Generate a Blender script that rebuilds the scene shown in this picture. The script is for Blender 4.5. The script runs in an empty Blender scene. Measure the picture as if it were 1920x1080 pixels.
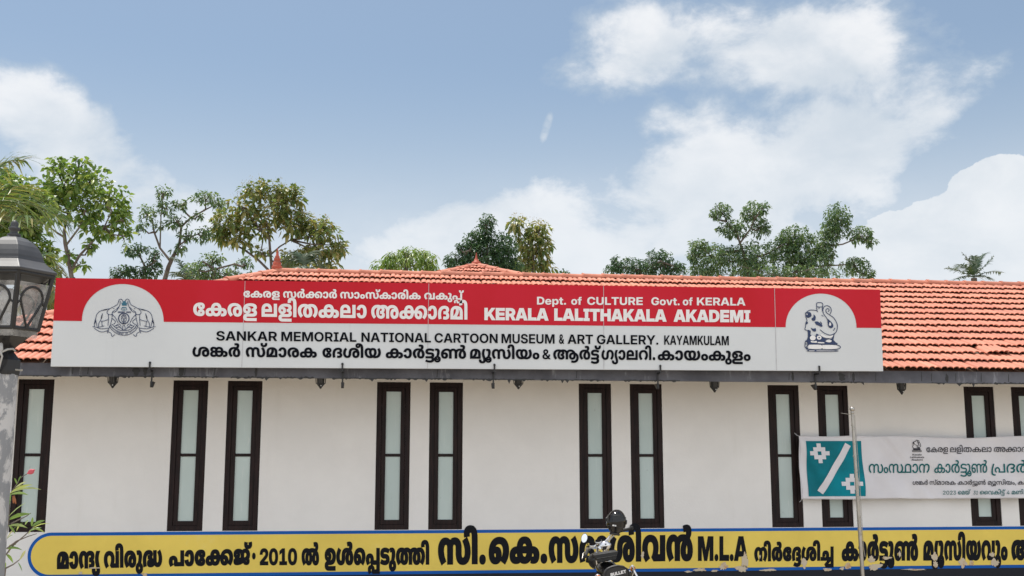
import bpy, math, random
import numpy as np
from mathutils import Vector, Matrix
from mathutils.geometry import delaunay_2d_cdt
R = math.radians
random.seed(7); RNG = np.random.default_rng(7)
scene = bpy.context.scene
COL = scene.collection

# ------------------------------------------------------------------ camera
FPX = 2098.0                       # focal length in pixels of the 1920 px wide photograph
PITCH, YAW, H = R(8.94), R(6.30), 2.2
cam_d = bpy.data.cameras.new("camera"); cam = bpy.data.objects.new("camera", cam_d); COL.objects.link(cam)
cam_d.sensor_width = 36.0; cam_d.lens = 36.0*FPX/1920.0; cam_d.clip_end = 3000; cam_d.clip_start = 0.05
cam.location = (0, 0, H); cam.rotation_euler = (R(90)+PITCH, 0, -YAW)
scene.camera = cam
_cp, _sp, _cy, _sy = math.cos(PITCH), math.sin(PITCH), math.cos(YAW), math.sin(YAW)
CF = np.array([_sy*_cp, _cy*_cp, _sp]); CR = np.array([_cy, -_sy, 0.0]); CU = np.cross(CR, CF)
def ray(x, y): return CF + CR*((x-960)/FPX) + CU*((540-y)/FPX)
def at(x, y, Y):
    "point of the place seen at photo position x, y on the vertical plane at distance Y"
    d = ray(x, y); return np.array([0, 0, H]) + d*(Y/d[1])

# ------------------------------------------------------------------ sun, sky, exposure
SUN_EL, SUN_AZ = R(72), R(-35)     # azimuth from +Y (behind the building) towards +X
sd = bpy.data.lights.new("sun", 'SUN'); sd.energy = 4.2; sd.angle = R(0.6); sd.color = (1.0, 0.95, 0.87)
so = bpy.data.objects.new("sun", sd); COL.objects.link(so)
sdir = Vector((math.sin(SUN_AZ)*math.cos(SUN_EL), math.cos(SUN_AZ)*math.cos(SUN_EL), math.sin(SUN_EL)))
so.rotation_euler = (-sdir).to_track_quat('-Z', 'Y').to_euler(); so.location = (0, 0, 30)
scene.view_settings.view_transform = 'Standard'; scene.view_settings.look = 'None'
scene.view_settings.exposure = 0.16; scene.view_settings.gamma = 1.0

world = bpy.data.worlds.new("World"); scene.world = world; world.use_nodes = True
def build_world():
    nt = world.node_tree; nt.nodes.clear(); N = nt.nodes.new; L = nt.links.new
    def sock(n, i, v):
        if isinstance(v, (int, float)): n.inputs[i].default_value = v
        elif isinstance(v, tuple): n.inputs[i].default_value = v
        else: L(v, n.inputs[i])
    def m(op, a, b=0.0, c=None):
        n = N('ShaderNodeMath'); n.operation = op; sock(n, 0, a); sock(n, 1, b)
        if c is not None: sock(n, 2, c)
        return n.outputs[0]
    def ss(v, lo, hi, t0=0.0, t1=1.0):
        n = N('ShaderNodeMapRange'); n.interpolation_type = 'SMOOTHSTEP'; sock(n, 0, v)
        n.inputs[1].default_value = lo; n.inputs[2].default_value = hi; n.inputs[3].default_value = t0; n.inputs[4].default_value = t1
        return n.outputs[0]
    def mixc(f, a, b):
        n = N('ShaderNodeMix'); n.data_type = 'RGBA'; sock(n, 0, f)
        for i, v in ((6, a), (7, b)):
            if isinstance(v, tuple): n.inputs[i].default_value = (*v, 1)
            else: L(v, n.inputs[i])
        return n.outputs[2]
    def mul(a, c):
        n = N('ShaderNodeMix'); n.data_type = 'RGBA'; n.blend_type = 'MULTIPLY'; n.inputs[0].default_value = 1.0; L(a, n.inputs[6]); n.inputs[7].default_value = (*c, 1); return n.outputs[2]
    tc = N('ShaderNodeTexCoord'); sp = N('ShaderNodeSeparateXYZ'); L(tc.outputs['Generated'], sp.inputs[0])
    az = m('ARCTAN2', sp.outputs[0], sp.outputs[1]); el = m('ARCSINE', sp.outputs[2])
    def noise(sx, sy, detail, rough, dist, off=0.0):
        cb = N('ShaderNodeCombineXYZ'); L(m('MULTIPLY', az, sx), cb.inputs[0]); L(m('MULTIPLY', el, sy), cb.inputs[1]); cb.inputs[2].default_value = off
        n = N('ShaderNodeTexNoise'); n.inputs['Scale'].default_value = 1.0; n.inputs['Detail'].default_value = detail
        n.inputs['Roughness'].default_value = rough; n.inputs['Distortion'].default_value = dist
        L(cb.outputs[0], n.inputs['Vector']); return n.outputs['Fac']
    def blobs(lst):
        tot = None
        for (px, py, rx, ry, ang, wgt) in lst:
            d = ray(px, py); d = d/np.linalg.norm(d)
            a0, e0 = math.atan2(d[0], d[1]), math.asin(d[2]); c, s = math.cos(R(ang)), math.sin(R(ang))
            da, de = m('SUBTRACT', az, a0), m('SUBTRACT', el, e0)
            u = m('ADD', m('MULTIPLY', da, c*FPX/rx), m('MULTIPLY', de, s*FPX/rx))
            v = m('ADD', m('MULTIPLY', da, -s*FPX/ry), m('MULTIPLY', de, c*FPX/ry))
            q = m('ADD', m('MULTIPLY', u, u), m('MULTIPLY', v, v))
            w = ss(q, 1.0, 0.0, 0.0, wgt)
            tot = w if tot is None else m('ADD', tot, w)
        return tot
    sky = N('ShaderNodeTexSky'); sky.sky_type = 'NISHITA'; sky.sun_disc = False
    sky.sun_elevation = SUN_EL; sky.sun_rotation = SUN_AZ; sky.air_density = 1.0; sky.dust_density = 1.2; sky.ozone_density = 1.0
    bg1 = N('ShaderNodeBackground'); bg1.inputs[1].default_value = SKY_S; L(mul(sky.outputs[0], (0.93, 1.02, 1.04)), bg1.inputs[0])
    n1 = noise(11, 16, 11, 0.60, 0.25); n2 = noise(34, 48, 9, 0.62, 0.2, 3.1); n4 = noise(24, 26, 6, 0.58, 0.0, 9.3); n3 = noise(5, 7, 5, 0.55, 0.4, 7.7)
    soft = blobs(SOFT); hard = blobs(HARD)
    nn = m('ADD', m('MULTIPLY', m('SUBTRACT', n1, 0.5), 2.3), m('MULTIPLY', m('SUBTRACT', n2, 0.5), 0.85))
    elsewhere = ss(m('ABSOLUTE', az), 0.7, 1.3, 0.0, 0.75)
    d1 = ss(m('ADD', m('ADD', soft, nn), elsewhere), -0.22, 1.42)
    nh = m('ADD', m('MULTIPLY', m('SUBTRACT', n4, 0.5), 1.25), m('MULTIPLY', m('SUBTRACT', n2, 0.5), 0.35))
    d2 = m('MULTIPLY', ss(m('ADD', hard, m('MULTIPLY', nh, ss(hard, 0.0, 0.14))), 0.16, 0.34), 0.96)
    low = m('ADD', ss(el, R(21), R(9), 0.0, 0.52), VEIL)               # pale air near the horizon
    dens = m('MAXIMUM', m('MAXIMUM', m('MULTIPLY', d1, 0.92), d2), low)
    tone = ss(m('ADD', m('MULTIPLY', n3, 0.7), m('MULTIPLY', n1, 0.5)), 0.42, 0.78)
    core = m('MULTIPLY', ss(dens, 0.45, 0.95), m('ADD', m('MULTIPLY', tone, 0.7), 0.3))
    ccol = mixc(ss(m('ABSOLUTE', az), 1.2, 2.2), mixc(core, CLOUD_LO, CLOUD_HI), (1.45, 1.46, 1.47))   # clouds opposite the sun, brightened out of view to light the facade
    ccol = mixc(ss(el, R(21), R(10), 0.0, 0.45), ccol, (0.70, 0.75, 0.80))
    bg2 = N('ShaderNodeBackground'); bg2.inputs[1].default_value = 1.0; L(ccol, bg2.inputs[0])
    mx = N('ShaderNodeMixShader'); L(dens, mx.inputs[0]); L(bg1.outputs[0], mx.inputs[1]); L(bg2.outputs[0], mx.inputs[2])
    out = N('ShaderNodeOutputWorld'); L(mx.outputs[0], out.inputs[0])
SKY_S, VEIL = 0.10, 0.28
CLOUD_LO, CLOUD_HI = (0.46, 0.545, 0.63), (0.86, 0.865, 0.875)
# cloud masses: photo position, radii, tilt, weight
SOFT = [(1024, 240, 16, 44, -18, 1.12), (20, 250, 230, 170, 0, .80), (200, 310, 350, 115, -33, .85), (420, 420, 330, 80, -12, .45), (60, 480, 300, 90, 0, .5),
        (1130, 90, 210, 130, 20, .70), (1380, 60, 360, 130, 0, .66), (1590, 60, 210, 110, 10, .72), (1450, 190, 380, 190, -10, .62),
        (1640, 220, 220, 130, -20, .60), (1260, 250, 150, 70, 15, .32), (1850, 170, 170, 150, 0, .42), (1560, 330, 300, 120, 15, .35), (800, 400, 330, 80, 8, .35), (1720, 320, 120, 50, 30, .3),
        (1150, 400, 560, 130, 7, .95), (1400, 330, 330, 110, 12, .75), (880, 450, 330, 90, 10, .60), (1250, 500, 620, 90, 0, .9),
        (1600, 440, 260, 110, 10, .7), (700, 500, 320, 60, 0, .5), (700, 150, 420, 220, 0, -.35), (1440, 275, 110, 45, 20, -.35), (1800, 270, 170, 60, 25, -.45)]
HARD = [(1900, 420, 190, 125, 10, 1.0), (1720, 455, 170, 90, 10, .9), (1850, 330, 90, 40, 18, .5)]
build_world()

# ------------------------------------------------------------------ helpers
class MB:
    "collects shapes and links them as ONE mesh object"
    def __init__(s): s.v = []; s.f = []; s.sm = []; s.mi = []; s.m = 0
    def add(s, vs, fs, smooth=False):
        o = len(s.v); s.v += [tuple(map(float, p)) for p in vs]
        for f in fs: s.f.append([i+o for i in f]); s.sm.append(smooth); s.mi.append(s.m)
    def box(s, a, b):
        x0, y0, z0 = a; x1, y1, z1 = b
        s.add([(x0,y0,z0),(x1,y0,z0),(x1,y1,z0),(x0,y1,z0),(x0,y0,z1),(x1,y0,z1),(x1,y1,z1),(x0,y1,z1)],
              [(0,3,2,1),(4,5,6,7),(0,1,5,4),(1,2,6,5),(2,3,7,6),(3,0,4,7)])
    def tube(s, path, rad, n=8, smooth=True, cap=True):
        P = [Vector(p) for p in path]; k = len(P)
        if not hasattr(rad, '__len__'): rad = [rad]*k
        prev = None; vs = []
        for i in range(k):
            t = (P[min(i+1, k-1)]-P[max(i-1, 0)])
            t = t.normalized() if t.length > 1e-9 else Vector((0,0,1))
            if prev is None:
                a = t.cross(Vector((0,0,1)));  a = a if a.length > .05 else t.cross(Vector((0,1,0)))
            else: a = prev - t*prev.dot(t)
            a.normalize(); b = t.cross(a); prev = a
            for j in range(n):
                w = 2*math.pi*j/n; vs.append(P[i] + (a*math.cos(w)+b*math.sin(w))*rad[i])
        fs = [(i*n+j, i*n+(j+1)%n, (i+1)*n+(j+1)%n, (i+1)*n+j) for i in range(k-1) for j in range(n)]
        s.add(vs, fs, smooth)
        if cap: s.add(vs[:n], [tuple(range(n))][::1]); s.add(vs[-n:], [tuple(range(n))])
    def lathe(s, prof, n=20, c=(0,0,0), smooth=True, rot=0.0, sq=(1,1), M=None):
        vs = []
        for r, z in prof:
            for j in range(n):
                w = 2*math.pi*j/n+rot; p = Vector((r*math.cos(w)*sq[0], r*math.sin(w)*sq[1], z))
                if M is not None: p = M @ p
                vs.append(p+Vector(c))
        k = len(prof)
        s.add(vs, [(i*n+j, i*n+(j+1)%n, (i+1)*n+(j+1)%n, (i+1)*n+j) for i in range(k-1) for j in range(n)], smooth)
        s.add(vs[:n], [tuple(range(n-1, -1, -1))]); s.add(vs[-n:], [tuple(range(n))])
    def prism(s, poly, axis, t0, t1):
        "poly of 2-D points pushed along an axis ('x','y' or 'z') from t0 to t1"
        def p3(p, t): return {'x': (t, p[0], p[1]), 'y': (p[0], t, p[1]), 'z': (p[0], p[1], t)}[axis]
        n = len(poly); vs = [p3(p, t0) for p in poly]+[p3(p, t1) for p in poly]
        s.add(vs, [tuple(range(n)), tuple(range(2*n-1, n-1, -1))]+[(i, (i+1)%n, n+(i+1)%n, n+i) for i in range(n)])
    def build(s, name, mats, parent=None, loc=None, bevel=0, weld=False):
        me = bpy.data.meshes.new(name); me.from_pydata(s.v, [], s.f)
        mats = mats if isinstance(mats, (list, tuple)) else [mats]
        for m in mats: me.materials.append(m)
        me.polygons.foreach_set('use_smooth', s.sm); me.polygons.foreach_set('material_index', s.mi)
        me.update()
        import bmesh
        bm = bmesh.new(); bm.from_mesh(me)
        if weld: bmesh.ops.remove_doubles(bm, verts=bm.verts, dist=1e-5)
        bmesh.ops.recalc_face_normals(bm, faces=bm.faces); bm.to_mesh(me); bm.free()
        o = bpy.data.objects.new(name, me); COL.objects.link(o)
        if parent: o.parent = parent
        if loc is not None: o.location = loc
        if bevel:
            md = o.modifiers.new('bevel', 'BEVEL'); md.width = bevel; md.segments = 2; md.limit_method = 'ANGLE'
        return o
def rawmesh(name, v, f, mats, parent=None, mi=None, smooth=False):
    me = bpy.data.meshes.new(name); me.from_pydata(v, [], f)
    for m in (mats if isinstance(mats, (list, tuple)) else [mats]): me.materials.append(m)
    if mi is not None: me.polygons.foreach_set('material_index', mi)
    if smooth: me.polygons.foreach_set('use_smooth', [True]*len(me.polygons))
    me.update(); o = bpy.data.objects.new(name, me); COL.objects.link(o)
    if parent: o.parent = parent
    return o
def thing(name, label, cat, loc=(0,0,0), group=None):
    o = bpy.data.objects.new(name, None); COL.objects.link(o); o.location = loc; o.empty_display_size = .2
    return tag(o, label, cat, group)
def tag(o, label, cat, group=None):
    o['label'] = label; o['category'] = cat
    if group: o['group'] = group
    return o
def copy_thing(root, loc, label):
    c = root.copy(); COL.objects.link(c); c.location = loc; c['label'] = label
    for ch in list(root.children):
        d = ch.copy(); COL.objects.link(d); d.parent = c
        for g in list(ch.children):
            e = g.copy(); COL.objects.link(e); e.parent = d
    return c

# ------------------------------------------------------------------ materials
class NT:
    def __init__(s, name):
        s.mat = bpy.data.materials.new(name); s.mat.use_nodes = True; s.t = s.mat.node_tree; s.t.nodes.clear()
        s.out = s.n('ShaderNodeOutputMaterial'); s.b = s.n('ShaderNodeBsdfPrincipled'); s.l(s.b.outputs[0], s.out.inputs[0])
        s.tc = None
    def n(s, k): return s.t.nodes.new(k)
    def l(s, a, b): s.t.links.new(a, b)
    def coord(s, scale=(1,1,1), loc=(0,0,0)):
        if s.tc is None: s.tc = s.n('ShaderNodeNewGeometry')
        mp = s.n('ShaderNodeMapping'); s.l(s.tc.outputs['Position'], mp.inputs[0]); mp.inputs['Scale'].default_value = scale; mp.inputs['Location'].default_value = loc
        return mp.outputs[0]
    def noise(s, scale, detail=6, rough=.6, stretch=(1,1,1), dist=0.0, loc=(0,0,0)):
        n = s.n('ShaderNodeTexNoise'); n.inputs['Scale'].default_value = scale; n.inputs['Detail'].default_value = detail
        n.inputs['Roughness'].default_value = rough; n.inputs['Distortion'].default_value = dist
        s.l(s.coord(stretch, loc), n.inputs['Vector']); return n.outputs['Fac']
    def rng(s, v, a, b, c=0., d=1.):
        n = s.n('ShaderNodeMapRange'); n.interpolation_type = 'SMOOTHSTEP'; s.l(v, n.inputs[0])
        for i, x in enumerate((a, b, c, d)): n.inputs[i+1].default_value = x
        return n.outputs[0]
    def mix(s, f, a, b, mode='MIX'):
        n = s.n('ShaderNodeMix'); n.data_type = 'RGBA'; n.blend_type = mode
        if isinstance(f, (int, float)): n.inputs[0].default_value = f
        else: s.l(f, n.inputs[0])
        for i, v in ((6, a), (7, b)):
            if isinstance(v, tuple): n.inputs[i].default_value = (*v, 1)
            else: s.l(v, n.inputs[i])
        return n.outputs[2]
    def color(s, c):
        if isinstance(c, tuple): s.b.inputs['Base Color'].default_value = (*c, 1)
        else: s.l(c, s.b.inputs['Base Color'])
    def rough(s, r):
        if isinstance(r, (int, float)): s.b.inputs['Roughness'].default_value = r
        else: s.l(r, s.b.inputs['Roughness'])
    def bump(s, h, dist, strength=1.0):
        n = s.n('ShaderNodeBump'); n.inputs['Distance'].default_value = dist; n.inputs['Strength'].default_value = strength
        s.l(h, n.inputs['Height']); s.l(n.outputs[0], s.b.inputs['Normal'])
    def island(s):
        g = s.n('ShaderNodeNewGeometry'); return g.outputs['Random Per Island']
def simple(name, c, rough=.5, metal=0., var=.12, scale=8., bump=0., spec=.5, stretch=(1,1,1)):
    t = NT(name); n = t.noise(scale, 6, .6, stretch)
    t.color(t.mix(t.rng(n, .3, .7), tuple(x*(1-var) for x in c), tuple(min(1, x*(1+var)) for x in c)))
    t.rough(t.rng(n, .25, .75, max(.03, rough-.08), min(1, rough+.08))); t.b.inputs['Metallic'].default_value = metal
    t.b.inputs['Specular IOR Level'].default_value = spec
    if bump: t.bump(n, bump)
    return t.mat
def m_wall():
    t = NT('white_wall_paint'); n = t.noise(.7, 7, .62); s = t.noise(2.2, 6, .6, (1.6, 1, .22)); g = t.noise(30, 4, .6)
    c = t.mix(t.rng(n, .35, .7), (.80, .785, .775), (.86, .845, .835))
    c = t.mix(t.rng(s, .58, .82, 0, .16), c, (.56, .53, .47)); v = t.noise(5.5, 5, .6, (3.0, 1, .10)); c = t.mix(t.rng(v, .66, .80, 0, .10), c, (.45, .43, .40)); h = t.noise(3.3, 3, .5, (1, 1, 1), 1.6); c = t.mix(t.rng(h, .497, .5, 0, .0), c, (.3, .3, .3))
    t.color(c); t.rough(.75); t.bump(g, .003); return t.mat
def m_tile():
    t = NT('terracotta_tile'); i = t.island(); n = t.noise(1.1, 6, .6); k = t.noise(16, 5, .65); d = t.noise(3.0, 7, .7, (1, .5, 1))
    cr = t.n('ShaderNodeValToRGB'); t.l(i, cr.inputs[0]); e = cr.color_ramp.elements
    e[0].position = 0; e[0].color = (.52, .175, .108, 1); e[1].position = 1; e[1].color = (.61, .235, .150, 1)
    x = cr.color_ramp.elements.new(.5); x.color = (.565, .205, .128, 1); x = cr.color_ramp.elements.new(.93); x.color = (.42, .15, .10, 1)
    c = t.mix(t.rng(n, .35, .7, 0, .5), cr.outputs[0], (.62, .26, .165)); c = t.mix(t.rng(k, .62, .8, 0, .35), c, (.33, .15, .10))
    c = t.mix(t.rng(d, .64, .82, 0, .55), c, (.20, .12, .095))
    t.color(c); t.rough(.72); t.bump(k, .004); return t.mat
def m_fascia():
    t = NT('weathered_grey_concrete'); n = t.noise(1.6, 7, .65); s = t.noise(3.2, 7, .7, (1.8, 1, .35)); b = t.noise(.55, 4, .6, (1, 1, .3), loc=(3, 0, 0)); k = t.noise(40, 4, .6)
    c = t.mix(t.rng(n, .35, .68), (.075, .078, .096), (.135, .14, .168)); c = t.mix(t.rng(s, .56, .70, 0, .75), c, (.30, .31, .35))
    c = t.mix(t.rng(b, .64, .72, 0, .85), c, (.03, .03, .034)); t.color(c); t.rough(.8); t.bump(k, .004); return t.mat
def m_leaf(name, cols, tip=None, trans=.42):
    t = NT(name); i = t.island(); n = t.noise(.55, 4, .6)
    cr = t.n('ShaderNodeValToRGB'); t.l(i, cr.inputs[0]); cr.color_ramp.elements.remove(cr.color_ramp.elements[1])
    for k, c in enumerate(cols):
        e = cr.color_ramp.elements[0] if k == 0 else cr.color_ramp.elements.new(k/(len(cols)-1))
        e.position = k/(len(cols)-1); e.color = (*c, 1)
    c = t.mix(t.rng(n, .35, .65, 0, .75), cr.outputs[0], t.mix(1.0, cr.outputs[0], (.62, .72, .60), 'MULTIPLY'))
    t.color(c); t.rough(.36); t.b.inputs['Specular IOR Level'].default_value = .6
    tr = t.n('ShaderNodeBsdfTranslucent'); t.l(t.mix(1.0, c, (1.2, 1.2, .6), 'MULTIPLY'), tr.inputs[0])
    mx = t.n('ShaderNodeMixShader'); mx.inputs[0].default_value = trans; t.l(t.b.outputs[0], mx.inputs[1]); t.l(tr.outputs[0], mx.inputs[2])
    t.l(mx.outputs[0], t.out.inputs[0]); return t.mat
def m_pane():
    t = NT('sky_toned_window_glass'); oi = t.n('ShaderNodeObjectInfo'); n = t.noise(1.3, 4, .5, (1, 1, .5)); sc = t.noise(9, 5, .6, (1, 1, .6))
    c = t.mix(t.rng(n, .3, .7), (.50, .60, .585), (.60, .70, .685)); c = t.mix(t.rng(sc, .64, .72, 0, .45), c, (.28, .32, .33)); c = t.mix(t.rng(t.noise(22, 2, .4, (1.6, 1, .10), .8), .66, .70, 0, .35), c, (.72, .76, .75))  # reflected sky is put into the teal glass colour
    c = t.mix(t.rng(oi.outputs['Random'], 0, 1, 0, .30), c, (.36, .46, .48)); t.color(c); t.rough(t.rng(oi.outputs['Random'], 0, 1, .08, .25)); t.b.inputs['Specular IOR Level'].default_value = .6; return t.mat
def m_wood():
    t = NT('dark_window_wood'); n = t.noise(6, 6, .6, (6, 1, .5))
    t.color(t.mix(t.rng(n, .3, .7), (.009, .006, .007), (.026, .013, .013))); t.b.inputs['Specular IOR Level'].default_value = .2; t.rough(.5); t.bump(n, .002); return t.mat
def m_paint(name, c, wear, wearc, sc=3.0, amt=.3, rough=.6):
    t = NT(name); t.b.inputs['Specular IOR Level'].default_value = .2; n = t.noise(sc, 7, .65); k = t.noise(.8, 5, .6)
    x = t.mix(t.rng(k, .3, .7), tuple(v*.92 for v in c), tuple(min(1, v*1.06) for v in c)); x = t.mix(t.rng(n, wear, wear+.12, 0, amt), x, wearc)
    t.color(x); t.rough(rough); t.bump(t.noise(35, 3, .6), .002); return t.mat
def m_signwhite():
    t = NT('white_sign_sheet'); n = t.noise(.5, 5, .6); s = t.noise(1.2, 6, .65, (3.2, 1, .10))
    c = t.mix(t.rng(n, .3, .7), (.615, .635, .655), (.66, .685, .705)); c = t.mix(t.rng(s, .62, .8, 0, .30), c, (.42, .43, .44)); t.color(c); t.rough(.36); return t.mat
def m_signred():
    t = NT('red_sign_vinyl'); n = t.noise(.45, 5, .6, (1, 1, .6)); k = t.noise(3, 6, .6)
    c = t.mix(t.rng(n, .3, .7), (.52, .006, .016), (.58, .012, .034)); c = t.mix(t.rng(k, .6, .8, 0, .25), c, (.46, .015, .04)); t.color(c); t.rough(.38); t.b.inputs['Specular IOR Level'].default_value = .22; return t.mat
def m_post():
    t = NT('peeling_post_paint'); n = t.noise(9, 8, .7, (1, 1, .55), .4); k = t.noise(2.3, 6, .6)
    c = t.mix(t.rng(n, .44, .52), (.54, .53, .53), (.26, .265, .28)); c = t.mix(t.rng(k, .5, .75, 0, .5), c, (.42, .41, .40)); t.color(c); t.rough(.85); t.bump(n, .01); return t.mat
def m_lampglass():
    t = NT('dusty_lantern_glass'); n = t.noise(14, 6, .65)
    t.color(t.mix(t.rng(n, .3, .7), (.50, .50, .50), (.64, .63, .62))); t.rough(.25)
    tr = t.n('ShaderNodeBsdfTransparent'); tr.inputs[0].default_value = (.93, .94, .95, 1)
    mx = t.n('ShaderNodeMixShader'); t.l(t.rng(n, .3, .75, .78, .50), mx.inputs[0]); t.l(t.b.outputs[0], mx.inputs[1]); t.l(tr.outputs[0], mx.inputs[2]); t.l(mx.outputs[0], t.out.inputs[0])
    return t.mat
def m_ground():
    t = NT('dusty_paved_ground'); n = t.noise(.35, 8, .65); k = t.noise(14, 6, .7)
    c = t.mix(t.rng(n, .3, .7), (.31, .265, .205), (.41, .36, .285)); c = t.mix(t.rng(k, .5, .75, 0, .4), c, (.28, .25, .21)); t.color(c); t.rough(.95); t.bump(k, .02); return t.mat
def m_bark():
    t = NT('tree_bark'); n = t.noise(5, 7, .65, (1, 1, .4)); t.color(t.mix(t.rng(n, .3, .7), (.07, .052, .042), (.19, .155, .13))); t.rough(.9); t.bump(n, .02); return t.mat
def m_banner():
    t = NT('white_banner_cloth'); n = t.noise(1.2, 5, .6); t.color(t.mix(t.rng(n, .3, .7), (.70, .69, .74), (.77, .76, .80))); t.rough(.55); return t.mat
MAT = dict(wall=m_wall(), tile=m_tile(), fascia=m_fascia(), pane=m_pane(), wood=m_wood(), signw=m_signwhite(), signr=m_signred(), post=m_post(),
  lglass=m_lampglass(), ground=m_ground(), bark=m_bark(), banner=m_banner(),
  soffit=simple('dark_soffit_board', (.20, .16, .12), .85), plinth=m_paint('dark_plinth_paint', (.020, .022, .030), .60, (.10, .10, .11), 2.0, .35),  # soffit brown is darkened to deepen the eave shade on the wall
  yellow=m_paint('yellow_mural_paint', (.90, .68, .14), .60, (.88, .72, .30), 1.6, .45), blue=m_paint('blue_mural_paint', (.006, .11, .46), .66, (.30, .38, .45), 6.0, .6),
  black=m_paint('black_lettering_paint', (.006, .007, .011), .66, (.03, .03, .03), 3.0, .4, .7), peel=m_paint('bare_peeled_plaster', (.66, .56, .42), .52, (.58, .30, .10), 6.0, .8, .9),
  ink=simple('dark_sign_vinyl', (.004, .005, .009), .6, spec=.08), wht=simple('white_sign_vinyl', (.80, .79, .79), .4, var=.04), navy=simple('navy_emblem_ink', (.012, .03, .10), .4), teal=simple('teal_emblem_ink', (.02, .14, .22), .4),
  bteal=simple('teal_banner_print', (.0, .20, .26), .6, var=.25, scale=1.6, spec=.2), tealtxt=simple('teal_banner_ink', (.0, .13, .14), .6, spec=.15), bink=simple('black_banner_ink', (.012, .012, .025), .5), bwht=simple('white_banner_print', (.74, .73, .78), .55, var=.04),
  iron=simple('black_painted_iron', (.016, .016, .018), .38), domed=simple('grey_painted_dome', (.05, .051, .056), .5, var=.3, scale=5), steel=simple('brushed_steel', (.42, .40, .37), .32, .9), chrome=simple('chrome', (.75, .75, .76), .10, 1.0, var=.03),
  rubber=simple('black_rubber', (.016, .016, .017), .7), gloss=simple('black_gloss_paint', (.008, .008, .009), .16), matte=simple('matte_black_plastic', (.022, .022, .025), .5), leather=simple('black_seat_leather', (.018, .018, .019), .45, bump=.002, scale=60),
  visor=simple('dark_visor', (.006, .006, .007), .06), amber=simple('amber_plastic', (.55, .16, .02), .25), redp=simple('red_plastic', (.4, .01, .01), .25), cable=simple('grey_cable', (.45, .44, .42), .6), clay=simple('red_clay_finial', (.42, .085, .045), .6, var=.2), mirror=simple('mirror_glass', (.85, .87, .9), .04, 1.0, var=.01),
  lw=simple('white_decal', (.75, .75, .75), .4, var=.02))

# ------------------------------------------------------------------ ground
def grid_ground():
    g = MB(); S = 900
    g.add([(-S, -S, 0), (S, -S, 0), (S, S, 0), (-S, S, 0)], [(0, 1, 2, 3)])
    o = g.build('ground', MAT['ground']); o['kind'] = 'structure'
grid_ground()

# ------------------------------------------------------------------ flat artwork: fills and strokes
def fill(contours):
    "triangles (2-D verts, faces) covering the non-zero-winding inside of closed contours"
    vs, es = [], []
    for c in contours:
        o = len(vs); n = len(c); vs += [Vector(p) for p in c]; es += [(o+i, o+(i+1)%n) for i in range(n)]
    ov, oe, of, *_ = delaunay_2d_cdt(vs, es, [], 0, 1e-6)
    P = np.array([(v[0], v[1]) for v in ov]); F = [f for f in of]
    if not F: return P, []
    C = np.array([P[list(f)].mean(0) for f in F]); W = np.zeros(len(C))
    for c in contours:
        a = np.array(c); b = np.roll(a, -1, 0)
        for (ax, ay), (bx, by) in zip(a, b):
            if ay == by: continue
            up = (ay <= C[:, 1]) & (by > C[:, 1]); dn = (by <= C[:, 1]) & (ay > C[:, 1])
            if not (up.any() or dn.any()): continue
            s = (bx-ax)*(C[:, 1]-ay)-(C[:, 0]-ax)*(by-ay)
            W += (up & (s > 0)).astype(int) - (dn & (s < 0)).astype(int)
    return P, [f for f, w in zip(F, W) if w != 0]
def ccw(c):
    a = sum(c[i][0]*c[(i+1)%len(c)][1]-c[(i+1)%len(c)][0]*c[i][1] for i in range(len(c)))
    return c if a > 0 else c[::-1]
def strokes(lines, w):
    "closed contours that together draw the polylines with a round pen of width w"
    out = []
    for L in lines:
        for i, p in enumerate(L):
            out.append([(p[0]+w/2*math.cos(k*math.pi/3+.2), p[1]+w/2*math.sin(k*math.pi/3+.2)) for k in range(6)])
            if i:
                q = L[i-1]; dx, dy = p[0]-q[0], p[1]-q[1]; l = math.hypot(dx, dy)
                if l < 1e-6: continue
                nx, ny = -dy/l*w/2, dx/l*w/2
                out.append(ccw([(q[0]+nx, q[1]+ny), (q[0]-nx, q[1]-ny), (p[0]-nx, p[1]-ny), (p[0]+nx, p[1]+ny)]))
    return out
def smooth_line(L, k=3):
    if len(L) < 3: return L
    out = []
    for i in range(len(L)-1):
        p0, p1, p2, p3 = L[max(i-1, 0)], L[i], L[i+1], L[min(i+2, len(L)-1)]
        for j in range(k):
            t = j/k; out.append(tuple(.5*(2*p1[a]+(p2[a]-p0[a])*t+(2*p0[a]-5*p1[a]+4*p2[a]-p3[a])*t*t+(3*p1[a]-p0[a]-3*p2[a]+p3[a])*t**3) for a in (0, 1)))
    return out+[L[-1]]
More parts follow.
